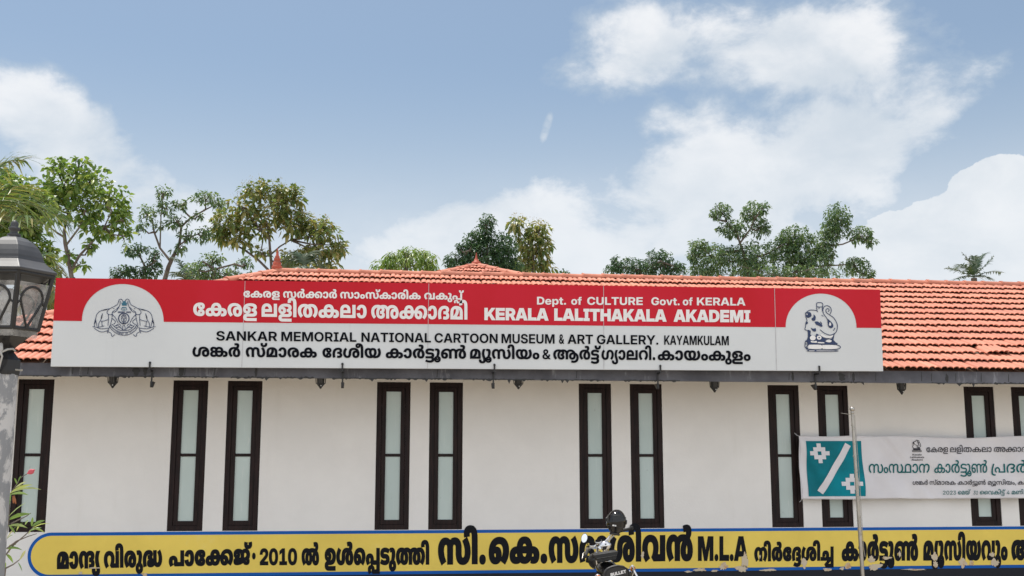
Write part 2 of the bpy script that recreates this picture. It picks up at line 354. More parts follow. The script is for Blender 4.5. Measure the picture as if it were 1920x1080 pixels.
# letter outlines: (style, letter): contours; a point is x*1000+y in half units, shifted; negative = off the curve
GLYPHS = {
(0,72):[[400294,-361294,-294311,-244347,-216404,216443,-216480,-246536,-296571,-363588,401588,-442588,-492568,-514534,514514,-514490,-492460,-454444,427444,-394444,-358463,-342494,342512,-342522,-348540,352546,421555,-412549,-401529,401517,-401505,-412491,424491,-436491,-447503,447512,-447525,-428537,412537,-404537,-389537,383536,-355536,-316511,-295470,295442,-295415,-314372,-352348,380346,-386346,-400344,408344,-420344,-436351,-444362,444370,-444380,-434392,423392,-410392,-398377,398366,-398354,-408335,417328,348338,-344344,-339361,339372,-339390,-354420,-392438,426438,-451438,-490423,-511392,511368,-511348,-488314,-438294]],
(0,23):[[318294,-268294,-214340,214382,-214406,-238442,256454,-270462,-302471,-348475,382475,610475,-655475,-712466,734452,-750441,-770408,770382,-770338,-711294,666294,-654294,-631297,620300,632354,-638352,-652350,658350,-675350,-692366,692382,-692392,-684406,676410,-666416,-638420,614420,362420,-339420,-314416,304410,-298406,-290392,290382,-290372,-298356,-316349,330349,-344349,-372359,388372,420322,-404312,-373299,-340294],[494588,-544588,-604550,-633484,633442,-633394,-600328,-539294,494294,-460294,-406315,388335,-371354,-354410,354442,-354510,-426588],[494532,-462532,-431486,431441,-431412,-445372,-472350,494350,-514350,-542371,-556412,556442,-556472,-542512,-514532]],
(0,50):[[400588,-450588,-524562,-574514,-598453,598418,-598376,-568321,-512294,474294,-434294,-384324,-361374,361403,-361449,-414505,462505,-492505,-538475,-566428,567402,537403,-534416,-520438,-497453,482453,-459453,-438426,438402,-438386,-446362,-464350,476350,-490350,-510364,-520396,520420,-520427,-518445,517453,-516456,-518462,516464,-513482,-486513,-440532,408532,-371532,-323509,-299468,299440,-299418,-310382,-332350,349332,294294,-272313,-238356,-218408,218441,-218469,-238522,-282564,-351588]],
(0,53):[[406533,-382533,-342528,-311516,-290499,286488,-284485,-285481,284478,-283474,-282464,282456,-282436,-300414,316414,-330414,-344430,344443,-344452,-338464,-325472,315472,-301472,-278463,265457,230466,-238477,-272500,-312515,332515,-362515,-398496,-416462,416443,-416422,-396386,-353364,317364,-288364,-244388,-218432,218462,-218486,-240532,-287568,-362588,414588,-470588,-540568,-575532,575504,-575483,-550452,-504432,471428,446457,446470,451470,-463470,-480472,486476,-491480,-496490,496496,-496508,-480524,-441533],[580379,-580360,-566332,555322,-545314,-520304,-480300,450300,354300,-334300,-316298,312296,-306292,-300284,300278,-300274,-304265,309262,-314258,-333256,354256,571256,571199,345199,-314199,-270207,254216,-238226,-221256,221276,-221296,-237327,254337,-263344,-287352,-321356,344356,442356,-462356,-484359,491364,-496367,-501378,501384,-501392,-495404,489408,-484412,-468414,452414,446414,446464,504455,-544444,-580406]],
(0,58):[[546588,-575588,-618572,635556,-647546,-662516,-669478,669453,669434,-669409,-674377,681368,-686359,-706350,720350,-736350,-762368,-777405,777436,-777456,-768493,-748530,730550,786588,-810566,-841519,-857466,857432,-857391,-823328,-761294,718294,-684294,-636310,620326,-609338,-595369,-588408,588432,588444,-588474,-584505,576515,-570524,-552532,538532,-528532,-509524,504518,-496508,-489480,489456,489300,410300,410455,-410481,-406507,398516,-392524,-373532,363532,-346532,-316513,-298475,298446,-298426,-308390,-328352,346332,288294,-266317,-234364,-218418,218450,-218490,-250552,-312588,355588,-388588,-434570,454550,448548,-466567,-510588]],
(0,118):[[477294,-438294,-385322,-358376,358413,-358436,-372478,-407524,436548,446562,-466578,-486603,486619,-486631,-472645,455645,-446645,-428642,422640,409691,-422695,-460700,480700,-514700,-551680,-565648,565632,-565604,-535559,506535,497525,-477510,-450472,-437430,437410,-437392,-445365,-463350,478350,-498350,-518379,518412,-518427,-511458,-498486,-478511,464519,-452526,-426534,404534,-370534,-324512,-299470,299440,-299418,-310382,-332350,349332,294294,-272313,-238355,-218408,218441,-218470,-238522,-282564,-352588,401588,-426588,-471580,490572,-494571,-499568,502567,-533552,-576505,-598448,598416,-598358,-538294]],
(0,163):[[494588,-544588,-604550,-633484,633442,-633394,-600328,-539294,494294,-460294,-406315,388335,-371354,-354410,354442,-354510,-426588],[494532,-462532,-431486,431441,-431412,-445372,-472350,494350,-514350,-542371,-556412,556442,-556472,-542512,-514532],[318294,-268294,-214340,214382,-214406,-238442,256454,-270462,-302471,-348475,382475,753475,-780475,-814471,-838463,848456,-866445,-886410,886386,-886342,-831294,782294,-746294,-692320,-664370,664408,-664419,-666438,667446,-668451,-668458,670462,-677492,-709538,-757571,-818588,854588,-902588,-968563,-1010521,-1028468,1028440,-1028408,-1009355,-974313,952294,897332,-912348,-934380,-947416,947440,-947468,-924508,-880532,850532,-823532,-778514,-747480,740454,-738451,-738443,737438,-736432,-735418,735408,-735385,-746359,-766348,778348,-793348,-809365,809380,-809388,-804404,796408,-790414,-769420,744420,362420,-339420,-314416,304410,-298406,-290392,290382,-290372,-298356,-316349,330349,-344349,-372359,388372,420322,-404312,-373299,-340294]],
(0,64):[[474442,-474412,-462360,-430318,-378294,338294,-304294,-258312,-229340,-214375,210392,290406,-294392,-304366,-324350,340350,-358350,-382372,-392414,392441,-392468,-382510,-359532,341532,-326532,-306516,-295491,292477,210491,-216508,-234542,-265571,-311588,344588,-382588,-432564,-462524,-474471]],
(0,6):[[328294,-292294,-242318,-214362,214390,-214420,-242463,-294488,327488,-362488,-412464,-441420,441390,-441362,-413318,-362294],[327434,-310434,-287412,287390,-287370,-310348,328348,-345348,-368369,368390,-368412,-345434]],
(0,77):[[140598,-102598,-54620,-32657,32682,-32692,-35710,38716,107705,-106700,-104690,104685,-104672,-114657,-130650,140650,-151650,-168657,-178672,178685,-178690,-176700,175705,242716,-244710,-248692,248682,-248657,-226620,-178598]],
(0,65):[[190726,-212726,-248717,262708,-280696,-300664,-310615,310576,310300,230300,230566,-230592,-228627,-222650,218656,-212663,-199670,188670,-180670,-165663,-156648,156637,-156633,-158624,159620,82611,-80617,-78630,78638,-78668,-106706,-157726]],
(0,55):[[388588,-434588,-498564,-538522,-557470,557444,-557414,-541370,-512333,494313,510356,626356,626582,704582,704300,457300,431337,-444350,-465380,-476416,476440,-476468,-454508,-416532,389532,-362532,-322510,-300468,300440,-300418,-311382,-333350,350332,294294,-272313,-238356,-218408,218441,-218468,-237520,-278562,-343588]],
(0,67):[[290182,-240182,-184233,184274,-184301,-210342,-258365,290365,-322365,-371342,-398302,398273,-398246,-371204,-323182],[291233,-308233,-330254,330274,-330294,-308314,290314,-274314,-252294,252274,-252254,-274233],[273588,-306588,-346564,-364525,364502,-364463,-345392,331350,258358,-270395,-283460,283486,-283505,-270532,250532,-244532,-230530,224528,212582,-224584,-254588]],
(0,208):[[387276,-421276,-464256,-484224,484208,-484195,-478178,474172,466191,584191,584335,662335,662138,436138,411168,-415174,-418188,418196,-418210,-404227,388227,-372227,-357209,357196,-357184,-366165,370158,319136,-306150,-290182,290204,-290226,-315258,-359276],[336482,-377482,-430454,-454410,454386,-454372,-446346,442336,438356,583356,583582,662582,662300,389300,362330,-368339,-378364,378381,-378400,-358427,336427,-321427,-302415,-292394,292380,-292362,-306334,314322,254294,-235314,-214358,214385,-214414,-245458,-300482]],
(0,52):[[644582,644300,228300,228450,-228491,-248538,265554,-282570,-334588,367588,-401588,-452570,468554,-488536,-505487,505450,505406,307406,307356,565356,565582],[366532,-334532,-307494,307464,307462,426462,426464,-426495,-397532]],
(0,38):[[486294,-447294,-392322,-364376,364415,-364446,-387498,-430540,459556,476566,-498576,-550588,584588,-632588,-698563,-738521,-756468,756440,-756407,-736354,-702313,679294,626332,-641348,-663380,-676416,676440,-676468,-653511,-610534,578534,-562534,-538532,528528,518526,-494517,-460482,-443440,443416,-443390,-455362,-474350,486350,-497350,-516361,-528390,528414,-528440,-512482,-480516,460524,446528,-437532,-417534,406534,-368534,-321510,-298468,298440,-298418,-310382,-332350,348332,294294,-272313,-238355,-218408,218441,-218468,-236520,-278562,-348588,398588,-429588,-479578,502566,516558,-558536,-608464,608414,-608374,-580320,-525294]],
(0,9):[[406588,-435588,-494579,522568,-528566,-536558,542556,-560550,-589530,-607504,607486,-607474,-598452,-578435,562428,562434,-585424,-612393,612369,-612350,-592316,-542294,499294,-451294,-392328,-365384,365420,-365449,-384500,-424543,454559,-458562,-466567,470568,-491578,-544588,572588,-607588,-656575,-691552,706538,740406,740300,660300,660423,-660460,-650504,632518,-621526,-592535,572535,-558535,-532531,522528,-500523,-469501,-448471,-438438,438420,-438382,-469348,496348,-516348,-536362,536375,-536387,-515401,494401,478401,478456,488456,-512456,-531472,531486,-531500,-504522,470528,-457530,-427534,410534,-370534,-322510,-298468,298440,-298418,-310382,-332350,348332,294294,-272313,-238355,-218408,218441,-218468,-237520,-280562,-352588],[898294,-858294,-808324,-786374,786403,-786449,-838505,886505,-916505,-962475,-990428,992402,962403,-959416,-944438,-921453,906453,-883453,-862426,862402,-862386,-870362,-888350,901350,-915350,-934364,-944396,944420,-944427,-943445,942453,-942456,-944462,942464,-940482,-913512,-866532,833532,-810532,-782524,770514,-760506,-746483,-740448,740421,740398,690532,-705548,-743572,-796588,835588,-880588,-951562,-998514,-1022453,1022418,-1022376,-992321,-937294]],
(0,40):[[415588,-458588,-513566,-540530,540508,-540486,-520452,494440,492442,-520432,-545396,545372,-545336,-491294,438294,-418294,-385298,372300,382354,-393352,-414350,424350,-446350,-466363,466379,-466386,-460398,454402,-448407,-428412,409412,383412,383467,408467,-424467,-445472,452478,-456482,-461492,461500,-461516,-436532,412532,-376532,-326501,-302445,302406,-302383,-308334,315312,240298,-232323,-222384,222412,-222466,-264544,-350588]],
(0,48):[[400588,-447588,-515568,538550,-554538,-575504,-585458,585426,585300,228300,228426,-228457,-238503,-258538,274550,-296568,-358588],[362531,-348531,-327517,320504,-313493,-306459,306433,306334,285334,-314360,-362412,-391467,391496,-391506,-386522,-374531],[469484,-469460,-450416,-418372,396350,384353,-396354,-422356,430356,506356,506425,-506458,-494499,-470526,448536,450538,-457530,-469504]],
(3,84):[[358300,262300,262370,354370,-388370,-434394,-456444,456482,-456520,-434570,-388594,354594,261594,261664,359664,-414664,-494620,-538538,538482,-538426,-495344,-414300],[308664,308300,226300,226664]],
(3,614):[[347294,-307294,-247328,-214390,214430,-214470,-248532,-306566,344566,-373566,-420548,-455512,-474462,474432,474411,242411,242459,436459,400448,-400466,-387493,-363508,346508,-329508,-305493,-292467,292449,292414,-292395,-306368,-332352,349352,-362352,-382360,-396373,400382,472380,-466354,-432316,-379294]],
(3,843):[[226198,226561,304561,304524,306524,-312537,-334556,-363566,381566,-413566,-463533,-492472,492431,-492389,-464328,-414295,380295,-362295,-334306,-312326,306340,305340,305198],[358358,-374358,-398376,-411408,411431,-411454,-398486,-374503,358503,-341503,-316485,-302453,302431,-302409,-316376,-341358]],
(3,889):[[379561,379500,204500,204561],[247630,326630,326384,-326371,-337361,350361,-356361,-374362,378362,380300,-372300,-347299,334299,-290299,-247335,247372]],
(3,1376):[[268296,-249296,-224321,224340,-224358,-249384,268384,-286384,-312358,312340,-312321,-286296]],
(3,790):[[348294,-308294,-248328,-214390,214430,-214472,-248532,-308566,348566,-389566,-450532,-483472,483430,-483390,-450328,-389294],[348358,-365358,-389375,-402408,402430,-402453,-389486,-365504,348504,-332504,-308486,-295453,295430,-295408,-308375,-332358]],
(3,647):[[384561,384500,204500,204561],[252300,252588,-252615,-272650,-311668,340668,-354668,-381666,387666,384604,-380605,-365606,358606,-344606,-331592,331578,331300]],
(3,73):[[388294,-339294,-260339,-216423,216482,-216541,-260625,-339670,388670,-422670,-477650,-520615,-546565,550534,468534,-464549,-451572,-431588,-406597,390597,-362597,-320569,-298518,298482,-298446,-320394,-362366,390366,-406366,-431375,-451392,-464415,468430,550430,-546400,-520350,-478314,-422294]],
(3,424):[[378294,-332294,-264328,-226388,226428,226664,306664,306434,-306414,-324384,-356366,378366,-399366,-430383,-448414,448434,448664,530664,530428,-530388,-492328,-424294]],
(3,281):[[226300,226664,308664,308370,470370,470300]],
(3,411):[[212594,212664,512664,512594,404594,404300,321300,321594]],
(3,384):[[226300,226664,374664,-416664,-476634,-508580,508542,-508506,-474453,-412424,370424,276424,276490,366490,-385490,-412502,-427526,427542,-427559,-412583,-385596,366596,308596,308300],[430300,346465,433465,518300]],
(3,95):[[226300,226664,489664,489594,308594,308518,476518,476450,308450,308370,489370,489300]],
(3,141):[[390294,-338294,-259340,-216425,216482,-216540,-261624,-340670,388670,-420670,-476651,-518617,-546570,549542,466542,-462554,-450575,-431590,-406597,391597,-362597,-321570,-298518,298482,-298446,-321394,-362366,392366,-416366,-452384,-472416,472436,490435,396435,396496,552496,552448,-552402,-510333,-438294]],
(3,980):[[298300,203561,286561,326436,-334412,-347362,354336,336336,-342362,-355411,362436,402561,484561,388300]],
(3,271):[[286371,286466,-298482,-322514,-348546,361562,446664,544664,390484,384484],[226300,226664,308664,308570,308474,308434,308300],[453300,350460,400522,548300]],
(3,2):[[204300,329664,438664,564300,472300,419466,-408504,-385584,372632,394632,-382584,-359504,348466,294300],[287375,287440,480440,480375]],
(5,271):[[292357,292474,-304490,-328521,-354552,366568,442664,553664,401478,392478],[221300,221664,317664,317581,317479,317434,317300],[450300,358450,414522,560300]],
(5,95):[[221300,221664,498664,498582,317582,317522,484522,484442,317442,317382,498382,498300]],
(5,384):[[221300,221664,374664,-416664,-480633,-514577,514538,-514501,-478446,-413416,368416,280416,280492,367492,-383492,-406503,-420524,420538,-420552,-406574,-383586,367586,317586,317300],[424300,344465,442465,524300]],
(5,2):[[200300,324664,452664,576300,468300,424448,-412492,-388578,376626,402626,-389578,-364492,351448,306300],[290364,290438,488438,488364]],
(5,281):[[221300,221664,317664,317382,476382,476300]],
(5,234):[[213300,213376,259376,259588,213588,213664,400664,400588,355588,355376,400376,400300]],
(5,411):[[210582,210664,516664,516582,411582,411300,315300,315582]],
(5,161):[[221300,221664,317664,317526,445526,445664,542664,542300,445300,445444,317444,317300]],
(5,84):[[360300,262300,262380,356380,-387380,-427402,-446448,446482,-446516,-426562,-386584,354584,260584,260664,360664,-416664,-498619,-544537,544482,-544426,-498345,-416300],[317664,317300,221300,221664]],
(5,292):[[221300,221664,364664,402538,-406524,-418484,-430440,-439400,442386,418386,-421400,-430440,-442484,-453524,457538,495664,638664,638300,544300,544448,-544460,-545498,-546543,-548590,548610,558610,-554589,-541543,-530498,-519460,515448,468300,391300,344448,-340460,-329498,-317543,-304589,299610,312610,-312590,-313543,-314498,-316460,316448,316300]],
(4,397):[[365294,-320294,-255323,-220377,219416,290416,-292397,-310370,-343356,365356,-386356,-416368,-434389,434403,-434415,-420432,-391446,370450,330460,-280471,-227520,227560,-227592,-262642,-324669,364669,-406669,-466642,-500590,500556,430556,-428580,-393608,364608,-346608,-317596,-302576,302564,-302551,-316534,-344522,363518,397510,-423504,-464486,-492461,-508427,508406,-508372,-474322,-410294]],
(4,2):[[206300,333664,428664,556300,474300,416478,-406512,-384588,372636,390636,-377588,-356512,346478,287300],[286382,286441,478441,478382]],
(4,300):[[230300,230664,310664,427477,-434466,-451436,-470399,478380,470369,-469387,-467432,-466472,466484,466664,540664,540300,460300,354469,-346484,-326518,-302560,288588,300592,-302566,-304518,-304480,304470,304300]],
(4,271):[[284380,284460,-296478,-319510,-344542,359558,449664,538664,385486,379488],[230300,230664,304664,304563,304471,304436,304300],[456300,347465,392521,542300]],
(4,384):[[230300,230664,374664,-414664,-474634,-505582,505545,-505509,-472457,-412429,370429,274429,274488,365488,-386488,-416502,-431528,431545,-431563,-416588,-386602,365602,304602,304300],[434300,349465,428465,516300]],
(4,292):[[230300,230664,340664,400494,-404482,-414447,-424408,-434372,436360,420360,-422372,-431408,-442447,-451482,454494,514664,625664,625300,552300,552474,-552486,-552520,-554559,-554600,554617,562617,-556598,-544556,-534517,-524484,520474,458300,397300,334474,-331484,-320517,-309556,-297598,292617,300617,-300600,-301560,-302520,-303486,303474,303300]],
(4,95):[[230300,230664,482664,482602,304602,304514,469514,469453,304453,304362,482362,482300]],
(4,321):[[390294,-341294,-264340,-219424,219482,-219540,-264624,-341669,390669,-438669,-515624,-560540,560482,-560424,-515340,-438294],[390360,-418360,-461388,-486442,486482,-486521,-461576,-418604,390604,-361604,-318576,-294521,294482,-294442,-318388,-361360]],
(4,234):[[217300,217360,270360,270603,217603,217664,397664,397603,344603,344360,397360,397300]],
(4,281):[[230300,230664,304664,304362,466362,466300]],
(4,411):[[214602,214664,510664,510602,399602,399300,326300,326602]],
(4,73):[[390294,-340294,-264340,-219424,219482,-219540,-264624,-341669,390669,-422669,-476651,-517617,-544568,548538,474538,-470554,-456578,-434595,-407604,391604,-361604,-318574,-294520,294482,-294444,-318389,-361360,391360,-407360,-434369,-456386,-470410,474426,548426,-544398,-518350,-478314,-423294]],
(4,424):[[379294,-334294,-266328,-230388,230427,230664,302664,302433,-302412,-322378,-356359,379359,-402359,-437378,-456412,456433,456664,529664,529427,-529388,-492328,-424294]],
(4,1425):[[338294,-301294,-246322,-217368,217396,-217417,-232449,-263478,286494,356540,-364546,-376558,-382572,382580,-382592,-363610,346610,-336610,-320602,-310586,310576,-310564,-322542,-342516,358498,530300,454300,310461,-294481,-265517,-248554,248576,-248602,-273644,-317668,346668,-375668,-417646,-440607,440583,-440567,-428538,-407512,392500,318446,-302436,-287414,287400,-287386,-301364,-326352,341352,-361352,-398371,-429404,-448449,448476,508476,-508445,-494394,-470353,452339,434328,-414311,-364294]],
(4,141):[[391294,-340294,-262341,-219425,219482,-219540,-264624,-341669,390669,-420669,-474651,-516618,-544572,547544,472544,-468558,-454580,-434596,-407604,392604,-362604,-318574,-294520,294482,-294444,-318390,-362360,392360,-418360,-457380,-478415,478438,495437,398437,398493,550493,550448,-550401,-509332,-438294]],
(4,472):[[342300,342437,206664,292664,354552,-363536,-378505,386486,370486,-378505,-393536,402552,462664,546664,414437,414300]],
(4,1376):[[268296,-250296,-226320,226337,-226354,-250378,268378,-285378,-309354,309337,-309320,-285296]],
(0,56):[[574588,-620588,-690563,-738518,-764456,764418,-764376,-734321,-679294,640294,-600294,-550324,-527374,527403,-527449,-580505,628505,-658505,-704475,-732428,734402,703403,-700416,-686438,-662453,648453,-625453,-604426,604402,-604386,-612362,-630350,643350,-656350,-676364,-686396,686420,-686427,-685445,684453,-684456,-686462,684464,-681482,-654512,-609532,577532,-553532,-523523,512514,-496500,-484456,484427,484424,-484394,-469343,452326,-436310,-389294,356294,-314294,-252328,-218391,218432,-218466,-234519,-266566,289588,345550,-328530,-308493,-298456,298436,-298405,-314368,-340350,355350,-368350,-386359,392368,-398376,-404404,404424,404432,-404478,-428535,448552,-472572,-531588]],
(0,173):[[506588,-556588,-617550,-646484,646442,-646394,-614328,-552294,507294,-472294,-418315,401335,-384354,-366410,366442,-366487,-398552,-462588],[506532,-474532,-444486,444441,-444412,-458372,-485350,506350,-526350,-554371,-568412,568442,-568472,-554512,-527532],[320294,-288294,-240314,-216352,216378,-216396,-230422,-254442,269448,-282454,-313460,-356464,386464,413475,622475,-668475,-725466,746452,-762441,-782408,782382,-782338,-724294,678294,-666294,-644297,632300,646354,-651352,-664350,671350,-688350,-706366,706382,-706392,-696406,690410,-679416,-651420,626420,364420,-342420,-316416,307410,-300406,-292392,292382,-292372,-301356,-320350,333350,-346350,-374358,390370,423322,-406312,-376299,-342294],[320588,-348588,-399576,426560,397501,-384515,-352533,330533,-314533,-296518,296506,-296500,-300490,304486,-310480,-332475,350475,410475,366431,-337431,-284440,-244458,-220489,220512,-220533,-242567,-286588]],
(0,66):[[153726,-184726,-230716,252702,-284682,-310612,310556,310300,230300,230555,-230589,-224636,-210666,196673,-188678,-163682,148682,-138682,-122676,-112666,112656,-112648,-122636,132636,-146636,-156651,156661,-156673,-142692,132698,201689,-205684,-210666,210656,-210638,-194607,-160588,132588,-106588,-72604,-54634,54654,-54676,-74708,-118726]],
(0,49):[[570294,-542294,-496304,472314,-468316,-458321,454323,-424340,-386386,-368439,368467,-368486,-376516,382528,388534,-400555,-433578,-473588,494588,-552588,-618528,618466,-618420,-572350,536328,-531324,-523320,518317,-494306,-440294,409294,-362294,-290318,-242364,-218428,218466,-218502,-246557,-304588,347588,-380588,-436563,454534,392502,-382518,-360532,346532,-331532,-308516,-297487,297466,-297432,-324378,-376348,413348,-426348,-448351,457353,-462354,-472356,476358,-494366,-522397,-538440,538467,-538492,-526520,-505532,494532,-480532,-459518,-448490,448466,-448442,-462398,-490366,508356,-514354,-521355,526354,-534352,-558348,570348,-603348,-652374,-679423,679458,-679481,-666528,648552,710588,-736557,-760492,760458,-760427,-741368,-698322,-624294]],
(0,184):[[350588,-398588,-476568,501554,469504,-442517,-390531,355531,-333531,-306523,-294510,294500,-294494,-298485,302481,-310475,-336472,356472,370472,-414472,-462456,478440,-488430,-497402,497386,-497361,-468322,-410300,366300,218300,218356,355356,-378356,-403360,409366,-413370,-416380,416386,-416392,-411404,406408,-399412,-381414,364414,346414,-306414,-250428,234446,-224455,-214482,214499,-214524,-244564,-304588],[358174,-330174,-277182,-230198,208208,238260,-257250,-292238,-330231,354231,-377231,-406240,-418255,418265,-418278,-401297,387302,430346,-450340,-480317,-497286,497264,-497238,-468197,-406174]],
(0,68):[[291182,-240182,-184233,184274,-184300,-210342,-258365,290365,-322365,-371342,-398302,398273,-398246,-371204,-323182],[290318,-270318,-240296,240273,-240250,-270228,291228,-312228,-342250,342274,-342296,-312318],[292250,-263250,-234282,234308,-234318,-246338,256350,280338,-270335,-263322,263316,-263308,-270297,-282292,292292,-300292,-314298,-320308,320316,-320320,-313332,304336,328350,-340338,-349319,349308,-349294,-338266,-313250],[273588,-306588,-346564,-364525,364502,-364463,-345392,331350,258357,-270395,-283460,283486,-283505,-270532,250532,-244532,-230530,224528,212582,-224584,-254588]],
(0,116):[[402588,-448588,-510563,536538,515548,-533568,-580588,611588,-646588,-690566,710546,712518,742438,742300,663300,663456,-663480,-657509,648518,-643524,-624532,611532,-599532,-581524,574517,-566508,-560479,560451,560300,480300,480434,-480472,-469506,458516,-448524,-422532,401532,-370532,-320507,-290457,290420,290419,-290392,-302360,-321347,332347,-342347,-356355,-363372,363384,-363402,-346422,329422,-311422,-279402,261382,254434,-270450,-318475,349475,-378475,-419453,-440414,440388,-440358,-416316,-369294,335294,-304294,-250320,-218376,218422,-218476,-267550,-351588],[910294,-871294,-818322,-792376,792413,-792436,-806478,-840524,870548,880562,-898578,-920603,920619,-920631,-905645,888645,-878645,-861642,856640,842691,-855695,-894700,914700,-948700,-984680,-998648,998632,-998604,-968559,940535,930525,-910510,-884472,-870430,870410,-870392,-878365,-896350,910350,-931350,-951379,951412,-951432,-940474,-916508,898519,-886526,-858534,834534,-814534,-783526,772517,-762510,-749488,-742452,742424,742339,669339,669435,692534,-706550,-742574,-794588,833588,-860588,-904580,924572,-926571,-932568,936567,-966552,-1009506,-1031448,1031416,-1031358,-972294]],
(0,160):[[198268,-198265,-196258,196254,-196246,-202230,-218220,233220,-251220,-269238,269254,-269264,-266283,-256312,246335,-235362,-219422,219453,-219490,-241554,256582,337582,-324558,-306517,-298478,298458,-298433,-310386,320360,-330333,-342296,-348268,348254,-348208,-288165,233165,-172165,-118213,118252,-118258,-118270,120275]],
(0,10):[[406588,-435588,-494579,522568,-528566,-536558,542556,-560550,-589530,-607504,607486,-607474,-598452,-578435,562428,562434,-585424,-612393,612369,-612350,-592316,-542294,499294,-451294,-392328,-365384,365420,-365449,-384500,-424543,454559,-458562,-466567,470568,-491578,-544588,572588,-607588,-656575,-691552,706538,740410,740300,660300,660423,-660460,-650504,632518,-621526,-592535,572535,-558535,-532531,522528,-500523,-469501,-448471,-438438,438420,-438382,-469348,496348,-516348,-536362,536375,-536387,-515401,494401,478401,478456,488456,-512456,-531472,531486,-531500,-504522,470528,-457530,-427534,410534,-370534,-322510,-298468,298440,-298418,-310382,-332350,348332,294294,-272313,-238355,-218408,218441,-218468,-237520,-280562,-352588],[830588,-876588,-948558,-994505,1002468,-1006456,-1008430,1008415,-1008374,-981320,-928294,888294,-852294,-802320,-777364,777392,-777444,-854502,924502,-936502,-954501,961500,980498,-1023492,-1083450,-1114388,1114350,-1114320,-1096266,-1054224,-988200,941200,-916200,-870206,850213,872267,-888262,-918256,938256,-968256,-1008274,-1030302,-1039335,1039351,-1039375,-1026410,-1002434,986442,966445,-958447,-940449,929449,-903449,-870434,-854408,854390,-854378,-862359,-878348,891348,-912348,-934379,934416,-934432,-930460,924473,919488,-910502,-884522,-850532,827532,-809532,-781524,769514,-759506,-746484,-740448,740420,740406,690532,-704548,-742572,-794588]],
(0,25):[[537588,-580588,-642554,-676492,676450,-676418,-660364,-629317,606294,549332,-566352,-586390,-596426,596446,-596476,-580514,-554532,537532,-524532,-506523,500514,-492505,-488472,488444,488432,-488408,-480369,-467338,455326,-440310,-392294,358294,-315294,-252328,-218391,218432,-218466,-234519,-266566,289588,345550,-328530,-308493,-298456,298436,-298405,-314368,-340350,356350,-370350,-389359,394368,-402377,-406409,406434,406451,-406487,-424539,442556,-458571,-502588]],
(0,51):[[388588,-435588,-500563,-540521,-558468,558440,-558408,-539356,-504313,482294,427332,-442348,-464380,-476416,476440,-476468,-454508,-416532,389532,-362532,-322510,-300468,300440,-300418,-311382,-333350,350332,294294,-272313,-238356,-218408,218441,-218468,-237520,-278562,-343588]],
(0,278):[[274294,-254294,-228314,228336,-228360,-254380,274380,-292380,-318360,318336,-318314,-292294]],
(1,48):[[385590,-428590,-491572,512553,-526540,-546508,-556460,556425,556300,223300,223424,-223460,-234509,-255543,270556,-290572,-348590],[344524,-336524,-325516,320510,-314500,-308467,308434,308334,286334,-308358,-342411,-364466,364494,-364504,-360518,-351524],[448478,-448456,-436416,-413378,397358,392360,-401362,-422362,434362,472362,472432,-472463,-462502,-440526,424532,424536,-436526,-448497]],
(1,64):[[451444,-451410,-439355,-410316,-363294,327294,-294294,-250311,-224340,-210374,206393,294408,-296392,-305368,-318356,329356,-342356,-356376,-364414,364444,-364472,-356509,-342528,330528,-320528,-306516,-298493,294476,208492,-213511,-230546,-258574,-300590,332590,-366590,-412568,-440527,-451474]],
(1,201):[[344590,-363590,-394584,-422566,438552,470424,470300,384300,384468,-384490,-380513,374520,-370523,-360528,352528,-340528,-318513,-303480,303451,-303430,-312390,-330350,342330,274294,-256319,-230368,-216421,216452,-216490,-246554,-302590],[544590,-582590,-632568,-656532,656508,-656492,-648466,-628448,612440,614444,-637435,-660398,660374,-660336,-610294,560294,-546294,-518298,508300,519360,-526358,-539356,546356,-561356,-576368,576382,-576389,-570400,564403,-559407,-543410,528410,517410,517471,526471,-540471,-556475,562478,-566482,-571492,571500,-571512,-554528,536528,-520528,-498518,490508,-481500,-472474,-470442,470422,470376,393382,391442,393486,-402518,-442564,-502590]],
(1,160):[[211272,-210269,-210260,210256,-210248,-214236,-225228,236228,-248228,-262241,262257,-262266,-259284,-251314,242338,-232369,-218425,218456,-218494,-238558,252584,340584,-328560,-312518,-304480,304460,-304436,-314392,322366,-332338,-342298,-347270,347257,-347210,-292165,238165,-177165,-124214,124254,-124260,-126274,126279]],
(1,55):[[370590,-413590,-472566,-507524,-522474,522448,-522420,-509376,-483338,465318,489362,568362,568584,654584,654300,434300,400339,-410353,-426386,-436423,436444,-436470,-421506,-392528,371528,-352528,-321508,-304471,304444,-304422,-314384,-333348,346329,279293,-261312,-232358,-216412,216446,-216470,-232522,-268564,-326590]],
(1,65):[[192726,-216726,-254715,266704,-284692,-302658,-311610,311580,311300,226300,226570,-226594,-224628,-217650,211656,-208660,-198664,191664,-183664,-172658,-166646,166638,-166632,-168622,168619,85609,-84616,-82630,82640,-82668,-108707,-158726]],
(1,50):[[386590,-432590,-498563,-542515,-563453,563418,-563377,-537322,-486294,449294,-412294,-366323,-344372,344402,-344451,-392504,434504,-461504,-499476,-522431,526408,492405,-490418,-480437,-466448,455448,-442448,-426427,426402,-426384,-433364,-444356,450356,-460356,-473367,-480394,480418,-480428,-478445,477452,-477454,-478464,477466,-474482,-452510,-414527,390527,-362527,-324508,-304470,304443,-304422,-314384,-333347,346329,280294,-261313,-232358,-216412,216446,-216473,-235524,-276566,-340590]],
(1,67):[[288180,-238180,-187232,187274,-187302,-209344,-254368,287368,-320368,-365344,-388302,388272,-388244,-366202,-320180],[288238,-300238,-314256,314274,-314292,-300310,288310,-276310,-262292,262274,-262256,-276238],[272590,-304590,-342566,-360526,360501,-360463,-344394,331352,252360,-262396,-274460,274490,-274506,-263527,247527,-242527,-231526,224524,212584,-226586,-254590]],
